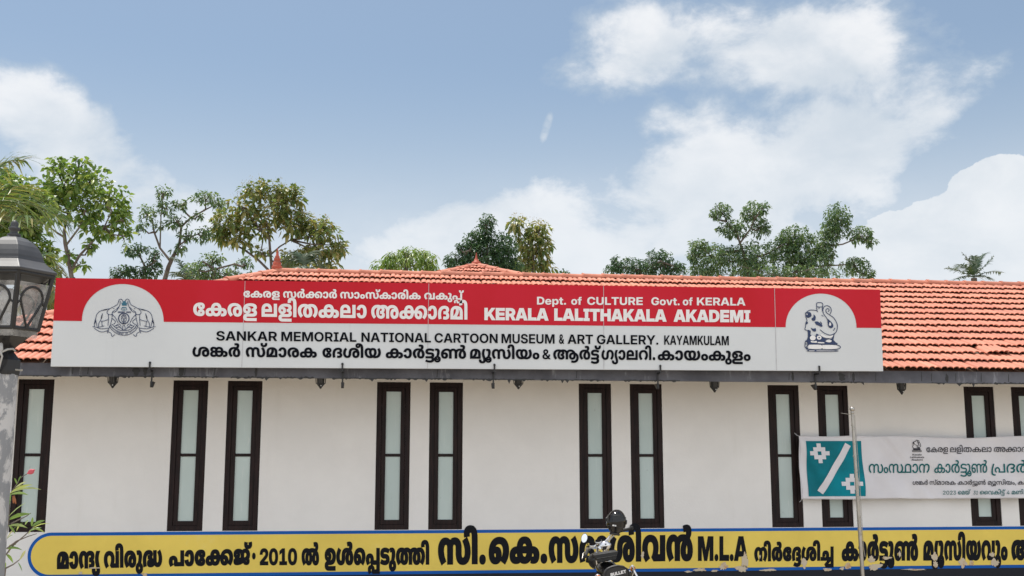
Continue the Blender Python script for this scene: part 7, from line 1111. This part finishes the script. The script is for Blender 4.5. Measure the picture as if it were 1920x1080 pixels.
def crown_clusters(blobs, Y, dens, rng, depth=1.0):
    C, out = [], []
    for (cx, cy, rx, ry) in blobs:
        c = at(cx, cy, Y); k = Y/FPX; n = max(4, int(rx*ry*math.pi*dens)); d = rng.normal(size=(n, 3)); d /= np.linalg.norm(d, axis=1, keepdims=True)
        r = rng.random(n)**.42; q = d*r[:, None]; C.append(c+q*np.array([rx*k, (rx+ry)/2*k*depth, ry*k])); out.append(d)
    return np.concatenate(C), np.concatenate(out)
def tree(name, label, cat, Y, trunk, branches, blobs, leafpx, aspect, dens, per, mat, droop=.8, seed=1, bloom=0, group=None, spread=1.0, depth=1.0):
    """trunk / branches: lists of (px, py, width px) seen in the photo; blobs: crown masses (px, py, rx, ry)"""
    rng = np.random.default_rng(seed); k = Y/FPX; b0 = at(trunk[0][0], trunk[0][1], Y)
    root = thing(name, label, cat, (b0[0], Y, 0), group); o = np.array([b0[0], Y, 0])
    t = MB(); rr = random.Random(seed)
    path = [at(x, y, Y)-o for x, y, w in trunk]; rad = [w*k/2 for x, y, w in trunk]
    base = np.array([path[0][0]+rr.uniform(-.2, .2), 0, 0]); t.tube([base, base*.5+path[0]*.5]+path, [rad[0]*1.5, rad[0]*1.15]+rad, 9)
    nodes = list(path)
    for br in branches:
        dy = rr.uniform(-.5, .5); q = [at(x, y, Y+dy*i/max(1, len(br)-1))-o for i, (x, y, w) in enumerate(br)]; t.tube(q, [w*k/2 for x, y, w in br], 7); nodes += q
    N = np.array(nodes)
    for (cx, cy, rx, ry) in blobs:
        c = at(cx, cy, Y)-o; j = np.argmin(((N-c)**2).sum(1)+2*np.maximum(0, N[:, 2]-c[2])); a = N[j]; m_ = (a+c)/2+np.array([rr.uniform(-.15, .15), rr.uniform(-.3, .3), -.12]); t.tube([a, m_, c], [2.2*k, 1.6*k, .7*k], 6)
        for _ in range(5):
            e = c+np.array([rr.uniform(-1, 1)*rx*k*.85, rr.uniform(-1, 1)*rx*k*.6, rr.uniform(-.8, 1)*ry*k*.85]); t.tube([m_*.3+c*.7, (c+e)/2+np.array([0, 0, -.05]), e], [1.1*k, .8*k, .4*k], 5)
    t.build('trunk', MAT['bark'], root)
    C, Dn = crown_clusters(blobs, Y, dens, rng, depth); C = C-o
    n = len(C)*per; ci = np.repeat(np.arange(len(C)), per); D = rng.normal(size=(n, 3))*spread+Dn[ci]*.55+np.array([0, 0, .12]); D /= np.linalg.norm(D, axis=1, keepdims=True)
    L = leafpx*k*rng.uniform(.65, 1.25, n); P = C[ci]+D*(L*rng.uniform(.05, .55, n))[:, None]
    V, F = leaf_batch(P, D, L, L*aspect*rng.uniform(.8, 1.2, n), droop, rng)
    cr = rawmesh('crown', V.tolist(), F, mat, root)
    if bloom:
        top = C[(Dn[:, 2] > .1)]; pick = top[rng.permutation(len(top))[:bloom]]; per2 = 16; ci = np.repeat(np.arange(len(pick)), per2); D = rng.normal(size=(len(ci), 3))*.55+np.array([0, 0, 1.0])
        P = pick[ci]+np.array([0, 0, leafpx*k*.4])+rng.normal(0, 1, (len(ci), 3))*leafpx*k*.35; L = leafpx*k*rng.uniform(.22, .42, len(ci)); V, F = leaf_batch(P, D, L, L*.30, .1, rng); rawmesh('blossom', V.tolist(), F, GREEN['bloom'], root)
    return root
tree('broadleaf_tree', 'bushy yellow green tree at the left edge behind the coconut fronds and lamp post', 'tree', 34, [(8, 500, 10), (14, 440, 8), (22, 390, 6)], [[(14, 440, 6), (45, 400, 4)], [(10, 480, 6), (60, 470, 4)]],
     [(22, 345, 42, 30), (62, 380, 34, 30), (15, 415, 48, 38), (55, 420, 35, 30), (82, 475, 24, 22), (45, 465, 34, 20), (92, 510, 22, 14), (-30, 380, 50, 60)], 11.5, .6, .025, 6, GREEN['teak'], droop=.6, seed=21)
tree('teak_tree', 'tall open green teak tree with a forked bare trunk, rising right of the lamp post', 'tree', 44, [(135, 524, 8.5), (129, 490, 7.5), (122, 455, 7), (120, 432, 5.5)], [[(134, 506, 5), (150, 478, 4.5), (172, 455, 4), (196, 425, 3), (210, 395, 2)], [(121, 445, 4.5), (108, 437, 3.5), (92, 425, 2.5)], [(120, 434, 5), (128, 400, 4), (122, 360, 3)], [(124, 460, 4), (150, 425, 3.4), (160, 395, 3)], [(196, 425, 2.5), (228, 412, 2)]],
     [(150, 312, 15, 17), (104, 310, 22, 15), (122, 345, 46, 30), (175, 338, 27, 24), (205, 372, 34, 26), (228, 408, 20, 28), (158, 392, 38, 30), (192, 428, 34, 20), (236, 443, 9, 12), (150, 495, 15, 8), (97, 385, 24, 30), (130, 478, 9, 6), (168, 462, 20, 8)], 12, .62, .018, 5, GREEN['teak'], droop=.6, seed=22)
tree('rain_tree', 'slender dark tree with long bare twisting limbs and thin airy crown', 'tree', 50, [(309, 524, 9), (316, 500, 8), (326, 478, 7)], [[(326, 478, 6), (337, 455, 5), (340, 425, 4.5), (358, 408, 3.5), (382, 395, 3), (410, 380, 2)], [(320, 490, 5), (300, 465, 4), (289, 435, 3.5), (285, 410, 2.5)], [(340, 425, 3), (328, 410, 2.2)], [(335, 460, 3.4), (358, 445, 2.8), (372, 438, 2)], [(300, 465, 3), (302, 400, 2), (306, 370, 1.5)]],
     [(306, 360, 16, 11), (312, 388, 20, 15), (276, 402, 15, 18), (336, 382, 17, 11), (385, 372, 30, 13), (412, 384, 13, 15), (330, 415, 22, 12), (268, 428, 9, 15), (350, 440, 18, 10), (384, 440, 22, 14), (335, 466, 14, 10), (300, 425, 12, 9), (372, 405, 14, 7)], 6.5, .5, .042, 6, GREEN['mid'], seed=23)
tree('shade_tree', 'low dark flat-topped tree just left of the slender twisting tree', 'tree', 46, [(270, 524, 6), (272, 500, 5)], [[(272, 500, 4), (262, 480, 3)], [(272, 502, 4), (292, 490, 3)]], [(254, 468, 30, 11), (236, 508, 28, 11), (286, 500, 20, 20), (262, 512, 22, 12), (220, 517, 14, 8), (292, 475, 12, 10)], 6, .5, .055, 6, GREEN['dark'], seed=24)
tree('flowering_teak_tree', 'broad brownish green teak tree with cream blossom, behind the red roof finial', 'tree', 46, [(511, 524, 6), (508, 490, 5), (505, 450, 4.5), (500, 415, 4)], [[(511, 514, 5), (485, 488, 4.5), (458, 468, 4), (432, 455, 3)], [(507, 478, 3.5), (525, 462, 3), (545, 450, 2.5)], [(505, 450, 3.5), (480, 420, 3), (460, 395, 2)], [(502, 430, 3), (520, 400, 2.5), (530, 370, 2)], [(490, 470, 2.5), (492, 455, 2)]],
     [(485, 358, 36, 17), (528, 358, 24, 17), (556, 368, 15, 22), (458, 388, 30, 18), (518, 398, 40, 24), (428, 416, 30, 20), (418, 438, 22, 15), (478, 428, 34, 20), (560, 418, 36, 26), (602, 432, 30, 24), (638, 460, 20, 15), (600, 468, 42, 15), (556, 484, 42, 16), (492, 474, 14, 8), (620, 492, 20, 9), (448, 448, 22, 11), (540, 505, 22, 9)], 12, .52, .020, 6, GREEN['teakf'], droop=.8, seed=25, bloom=110)
tree('garden_tree', 'low mixed bushy crown above the signboard between slender tree and brownish teak', 'tree', 38, [(400, 524, 6), (402, 505, 5)], [[(402, 505, 4), (380, 490, 3)], [(402, 505, 4), (440, 495, 3)]], [(368, 506, 26, 15), (428, 512, 36, 11), (398, 486, 20, 16), (458, 496, 15, 14), (395, 515, 30, 10)], 7, .5, .036, 6, GREEN['mid'], seed=26)
tree('mango_tree', 'small rounded light green mango crown rising alone behind the middle of the ridge', 'tree', 50, [(762, 524, 8), (762, 500, 6)], [[(762, 500, 4), (725, 500, 3)], [(762, 500, 4), (800, 495, 3)]], [(760, 490, 42, 20), (722, 500, 22, 16), (800, 494, 22, 22), (766, 474, 20, 10), (735, 482, 14, 8), (790, 476, 16, 9), (815, 508, 10, 12)], 9.5, .30, .040, 6, GREEN['mango'], droop=1.5, seed=27)
tree('evergreen_tree', 'dense dark green tree directly behind the small pyramid roof', 'tree', 42, [(912, 524, 8), (912, 490, 6), (914, 440, 4)], [[(912, 490, 4), (880, 470, 3)], [(912, 480, 4), (945, 465, 3)]], [(914, 418, 16, 18), (905, 440, 24, 20), (886, 458, 22, 22), (908, 478, 46, 30), (854, 492, 21, 21), (944, 468, 28, 36), (875, 500, 30, 18), (950, 500, 34, 18), (862, 466, 8, 10)], 5.6, .5, .11, 5, GREEN['dark'], seed=28)
tree('flowering_teak_tree', 'pale blossoming teak touching the right side of the dark tree behind the pyramid roof', 'tree', 47, [(1002, 524, 7), (1000, 490, 5), (995, 450, 4)], [[(1000, 480, 3.5), (1018, 450, 2.5)], [(998, 465, 3.5), (972, 430, 2.5)]], [(970, 418, 20, 14), (1010, 430, 20, 18), (992, 455, 26, 16), (1022, 465, 13, 22), (1000, 480, 26, 22), (985, 503, 40, 15), (1025, 500, 12, 14)], 11.5, .5, .023, 6, GREEN['teakf'], droop=1.1, seed=29, bloom=60)
tree('hedge_tree', 'pair of joined dark rounded crowns left of the big clumped tree', 'tree', 58, [(1200, 524, 7), (1200, 505, 5)], [[(1200, 510, 4), (1160, 500, 3)], [(1200, 510, 4), (1238, 490, 3)]], [(1180, 500, 38, 16), (1236, 486, 28, 20), (1262, 505, 26, 13), (1150, 508, 18, 12), (1156, 492, 10, 14), (1222, 505, 40, 14), (1270, 500, 14, 9)], 5.2, .5, .10, 5, GREEN['dark'], seed=30)
tree('young_tree', 'tiny lone tuft of leaves above the ridge, right of the pale blossoming teak', 'tree', 36, [(1060, 524, 2), (1060, 514, 1.5)], [], [(1060, 512, 9, 4), (1092, 518, 5, 3)], 7, .5, .10, 5, GREEN['dark'], seed=31)
tree('banyan_tree', 'biggest tree on the right, with separate rounded clumps of foliage above the ridge', 'tree', 52, [(1405, 526, 9), (1400, 500, 8), (1392, 470, 6)], [[(1392, 470, 5), (1384, 445, 4), (1380, 430, 3)], [(1388, 455, 4), (1408, 428, 3), (1415, 410, 2)], [(1480, 526, 7), (1500, 495, 5), (1532, 468, 4.5), (1556, 440, 3.5), (1570, 420, 2.5)], [(1545, 462, 3.5), (1580, 458, 3), (1612, 445, 2.2)], [(1384, 440, 3), (1362, 415, 2.5)], [(1400, 490, 4), (1440, 475, 3.5), (1480, 452, 2.5)], [(1500, 500, 4), (1560, 498, 3), (1600, 495, 2)]],
     [(1353, 397, 20, 16), (1338, 404, 9, 10), (1412, 400, 24, 24), (1432, 388, 12, 14), (1376, 430, 33, 18), (1428, 428, 18, 18), (1310, 462, 24, 14), (1300, 480, 14, 12), (1340, 484, 50, 28), (1412, 486, 54, 36), (1490, 446, 36, 26), (1475, 470, 40, 30), (1515, 492, 56, 28), (1570, 408, 28, 30), (1560, 432, 26, 20), (1612, 440, 28, 17), (1632, 452, 12, 10), (1540, 455, 32, 22), (1545, 478, 26, 14), (1604, 498, 30, 18), (1625, 515, 18, 12), (1460, 514, 150, 11), (1320, 510, 35, 14)], 5.8, .5, .085, 5, GREEN['mid'], seed=32)

def palm(name, label, crown, Y, fronds, leafL, mat, seed, nl=46, trunk_w=.16, wid=.030, hang=.9):
    "fronds: lists of photo points (px, py, dY) from crown to tip"
    rng = random.Random(seed); c = at(*crown, Y); root = thing(name, label, 'palm tree', (c[0], Y, 0)); o = np.array([c[0], Y, 0])
    t = MB(); cz = c[2]; t.tube([(rng.uniform(-.3, .3), 0, 0), (.1, 0, cz*.35), (.04, 0, cz*.7), (0, 0, cz-.05)], [trunk_w*1.5, trunk_w, trunk_w*.9, trunk_w*1.1], 12); t.build('trunk', MAT['bark'], root)
    for fr in fronds:
        pts = smooth_curve([at(x, y, Y+d)-o for x, y, d in fr], 8); m = MB(); n = len(pts); m.tube(pts, [max(.004, .022*(1-i/n)) for i in range(n)], 6)
        d_ = [np.linalg.norm(pts[i+1]-pts[i]) for i in range(n-1)]; cum = np.concatenate([[0], np.cumsum(d_)]); Lt = cum[-1]
        for k in range(nl):
            s = Lt*(.10+.90*k/nl); i = min(n-2, int(np.searchsorted(cum, s))-1 if s > 0 else 0); i = max(i, 0); f = (s-cum[i])/max(1e-6, d_[i]); p = pts[i]*(1-f)+pts[i+1]*f; tg = pts[i+1]-pts[i]; tg = tg/np.linalg.norm(tg)
            sd = np.cross(tg, [0, 0, 1]); sd = sd/(np.linalg.norm(sd)+1e-6); up = np.cross(sd, tg); ll = leafL*(.55+.45*math.sin(math.pi*min(1, .18+.80*k/nl)))*rng.uniform(.85, 1.1)
            for sg in (-1, 1):
                dv = tg*rng.uniform(.45, .75)+sd*sg*rng.uniform(.6, .9)+up*rng.uniform(.0, .35); dv = dv/np.linalg.norm(dv); w = wid*rng.uniform(.8, 1.2); q = []
                g = hang*rng.uniform(.5, 1.2)
                for j in range(5):
                    u = j/4; q.append(p+dv*ll*u-np.array([0, 0, 1])*ll*g*.5*u*u)
                ws = [w*.5, w, w*.9, w*.55, .002]; sv = np.cross(dv, up); sv = sv/(np.linalg.norm(sv)+1e-6)
                V = []
                for a, b in zip(q, ws): V += [a+sv*b/2, a-sv*b/2]
                m.add(V, [(2*j, 2*j+1, 2*j+3, 2*j+2) for j in range(4)], False)
        m.build('frond', mat, root)
    return root
def smooth_curve(P, k):
    out = []
    for i in range(len(P)-1):
        p0, p1, p2, p3 = P[max(i-1, 0)], P[i], P[i+1], P[min(i+2, len(P)-1)]
        for j in range(k): t = j/k; out.append(.5*(2*p1+(p2-p0)*t+(2*p0-5*p1+4*p2-p3)*t*t+(3*p1-p0-3*p2+p3)*t**3))
    return out+[P[-1]]
palm('coconut_palm', 'coconut palm at the left edge whose long fronds hang over the lamp post', (-70, 420), 11.0,
     [[(-70, 415, 0), (-30, 340, .2), (10, 305, .3), (45, 300, .4)], [(-70, 418, 0), (-20, 370, -.3), (20, 350, -.5), (40, 350, -.6)], [(-70, 420, 0), (-10, 385, .1), (50, 382, .2), (95, 398, .3), (126, 420, .3)], [(-70, 425, 0), (-20, 400, -.3), (20, 400, -.5), (60, 410, -.6)],
      [(-70, 415, 0), (-90, 330, .3), (-120, 290, .5)], [(-70, 425, 0), (-140, 400, .3), (-200, 430, .4)], [(-75, 425, 0), (-130, 380, -.6), (-170, 390, -1.1)]], .50, GREEN['palm'], 3, nl=44, wid=.024, hang=1.0)
palm('coconut_palm', 'small palm with drooping fronds seen between the lantern and the signboard edge', (62, 512), 21.0,
     [[(62, 510, 0), (80, 480, .1), (100, 488, .2), (116, 514, .3)], [(62, 512, 0), (84, 500, -.2), (96, 520, -.3), (104, 560, -.4)], [(62, 512, 0), (75, 520, .3), (92, 545, .4), (98, 590, .5)], [(62, 510, 0), (40, 480, 0), (10, 490, 0)], [(62, 512, 0), (50, 540, .2), (30, 580, .3)], [(62, 512, 0), (80, 540, .6), (90, 575, .9)]], .42, GREEN['palm'], 4, nl=30, wid=.03, hang=1.2)
palm('fan_palm', 'dark drooping palm behind the ridge, just right of the red finial', (570, 500), 42.0,
     [[(570, 500, 0), (556, 485, .3), (540, 488, .5), (528, 508, .6)], [(570, 500, 0), (585, 488, .3), (600, 495, .4), (612, 515, .5)], [(570, 500, 0), (560, 500, -.5), (548, 520, -.8)], [(570, 500, 0), (580, 502, -.5), (590, 522, -.8)], [(570, 500, 0), (572, 480, .2), (590, 472, .5)], [(570, 500, 0), (562, 478, .2), (545, 472, .4)]], .7, GREEN['palmd'], 5, nl=22, wid=.07, hang=1.5)
palm('coconut_palm', 'palm with pale arching fronds above the signboard, beside the slender twisting tree', (352, 530), 40.0,
     [[(352, 530, 0), (346, 505, .2), (334, 488, .3), (318, 482, .4)], [(352, 530, 0), (365, 505, .2), (380, 492, .3), (392, 498, .4)], [(352, 530, 0), (335, 512, -.4), (322, 516, -.6)], [(352, 530, 0), (372, 515, -.4), (388, 520, -.6)]], .5, GREEN['palmd'], 6, nl=24, wid=.05, hang=1.0)
palm('coconut_palm', 'small far coconut palm standing alone above the ridge at the right', (1826, 520), 64.0,
     [[(1826, 520, 0), (1822, 500, .2), (1812, 484, .3), (1804, 474, .4)], [(1826, 520, 0), (1832, 498, .2), (1840, 482, .3), (1850, 474, .4)], [(1826, 520, 0), (1840, 505, -.2), (1855, 490, -.3), (1862, 480, -.4)], [(1826, 520, 0), (1845, 512, .3), (1862, 509, .5), (1878, 511, .6)], [(1826, 520, 0), (1810, 512, .3), (1795, 507, .5), (1778, 502, .6)], [(1826, 520, 0), (1812, 502, -.4), (1800, 497, -.6), (1790, 505, -.8)], [(1826, 520, 0), (1828, 495, .5), (1826, 480, .8)], [(1826, 520, 0), (1842, 518, -.4), (1858, 522, -.8)], [(1826, 520, 0), (1808, 518, -.4), (1792, 523, -.8)]], .62, GREEN['palmd'], 8, nl=26, wid=.075, hang=.8)

def oleander():
    Y = 7.4; rng = np.random.default_rng(5); root = thing('oleander_shrub', 'thin oleander with pale narrow leaves and a pink bud beside the lamp post', 'shrub', tuple(at(-6, 1080, Y)*np.array([1, 1, 0]))); o = np.array(root.location)
    c = lambda x, y, d=0: at(x/4.91, y/4.91+860, Y+d)-o
    s = MB(); g = np.array([0, 0, 0.])
    for path in ([(40, 900), (130, 790), (230, 705), (300, 640), (330, 600)], [(50, 1010), (120, 975), (180, 930), (215, 870)], [(40, 900), (30, 980), (20, 1070)], [(80, 560), (85, 440), (92, 330), (160, 230), (180, 182), (240, 145), (285, 120)], [(60, 830), (150, 760), (260, 715), (340, 690)], [(100, 600), (160, 570), (240, 530), (285, 500)]):
        P = [c(x, y, .02*i) for i, (x, y) in enumerate(path)]; s.tube(P, [.0055-.0035*i/(len(P)-1) for i in range(len(P))], 6)
    b = c(20, 1075); s.tube([b, b*.6+np.array([.05, 0, 0]), np.array([.02, 0, 0])], [.006, .010, .013], 6); b = c(80, 560); s.tube([b, c(40, 800, .1), np.array([-.02, .05, 0])], [.005, .008, .012], 6); b = c(50, 1010); s.tube([b, b*.5, np.array([.05, -.03, 0])], [.005, .008, .010], 6)
    s.build('stem', MAT['bark'], root)
    LV = [((90,320),(300,240),26),((100,312),(380,285),20),((92,330),(262,335),26),((140,268),(245,212),24),((158,236),(132,178),16),((165,212),(195,155),14),((70,540),(242,404),34),((66,568),(285,508),34),((290,622),(302,538),22),((295,622),(415,568),26),((300,640),(466,600),24),((272,665),(385,636),22),((75,618),(255,640),26),((88,620),(142,694),22),((300,640),(416,686),18),((130,650),(55,745),14),
          ((58,830),(205,842),20),((60,880),(122,962),26),((165,955),(205,1040),10),((50,955),(28,1072),26),((92,790),(84,872),20),((180,932),(238,842),38),((80,440),(96,322),18),((82,470),(76,560),16),((230,610),(262,560),18),((180,610),(150,670),14),((120,650),(215,590),12),((60,745),(120,700),12),((260,700),(285,660),16),((95,810),(150,790),14),((40,905),(20,850),16),((45,840),(30,780),16),((85,300),(80,250),12),((60,700),(20,640),18)]
    V, F = [], []
    for (a, b, w) in LV:
        d = rng.uniform(-.05, .05); p, q = c(*a), c(b[0], b[1], d); t = (q-p); L = np.linalg.norm(t); t = t/L; sd = np.cross(t, [0, 1, 0]+rng.normal(0, .5, 3)); sd /= np.linalg.norm(sd); n = np.cross(sd, t); W = w/4.91*Y/FPX*.5; k = len(V)
        for u, ww in ((0, .15), (.2, .75), (.45, 1), (.7, .75), (.9, .3), (1, .02)):
            m = p+t*L*u+np.array([0, 0, 1])*L*.10*math.sin(math.pi*u); V += [m+sd*W*ww+n*W*.25*ww, m, m-sd*W*ww+n*W*.25*ww]
        for j in range(5): F += [(k+3*j, k+3*j+1, k+3*j+4, k+3*j+3), (k+3*j+1, k+3*j+2, k+3*j+5, k+3*j+4)]
    rawmesh('leaves', [tuple(map(float, v)) for v in V], F, GREEN['olea'], root, smooth=True)
    fl = MB()
    for (a, b) in (((250, 138), (322, 100)), ((255, 132), (300, 98)), ((262, 140), (315, 118))):
        p, q = c(*a), c(*b); fl.tube([p, p*.6+q*.4, p*.2+q*.8, q], [.003, .010, .009, .002], 8)
    fl.build('bud', simple('pink_petal', (.62, .10, .13), .5), root)
    dd = MB()
    for k in range(7): p = c(130+rng.uniform(-12, 12), 340+rng.uniform(-10, 10)); q = c(130+rng.uniform(-30, 30), 395+rng.uniform(-25, 25)); dd.tube([p, (p+q)/2, q], [.002, .007, .002], 6)
    dd.build('dry_pod', simple('dry_orange_pod', (.34, .12, .05), .7), root)
oleander()
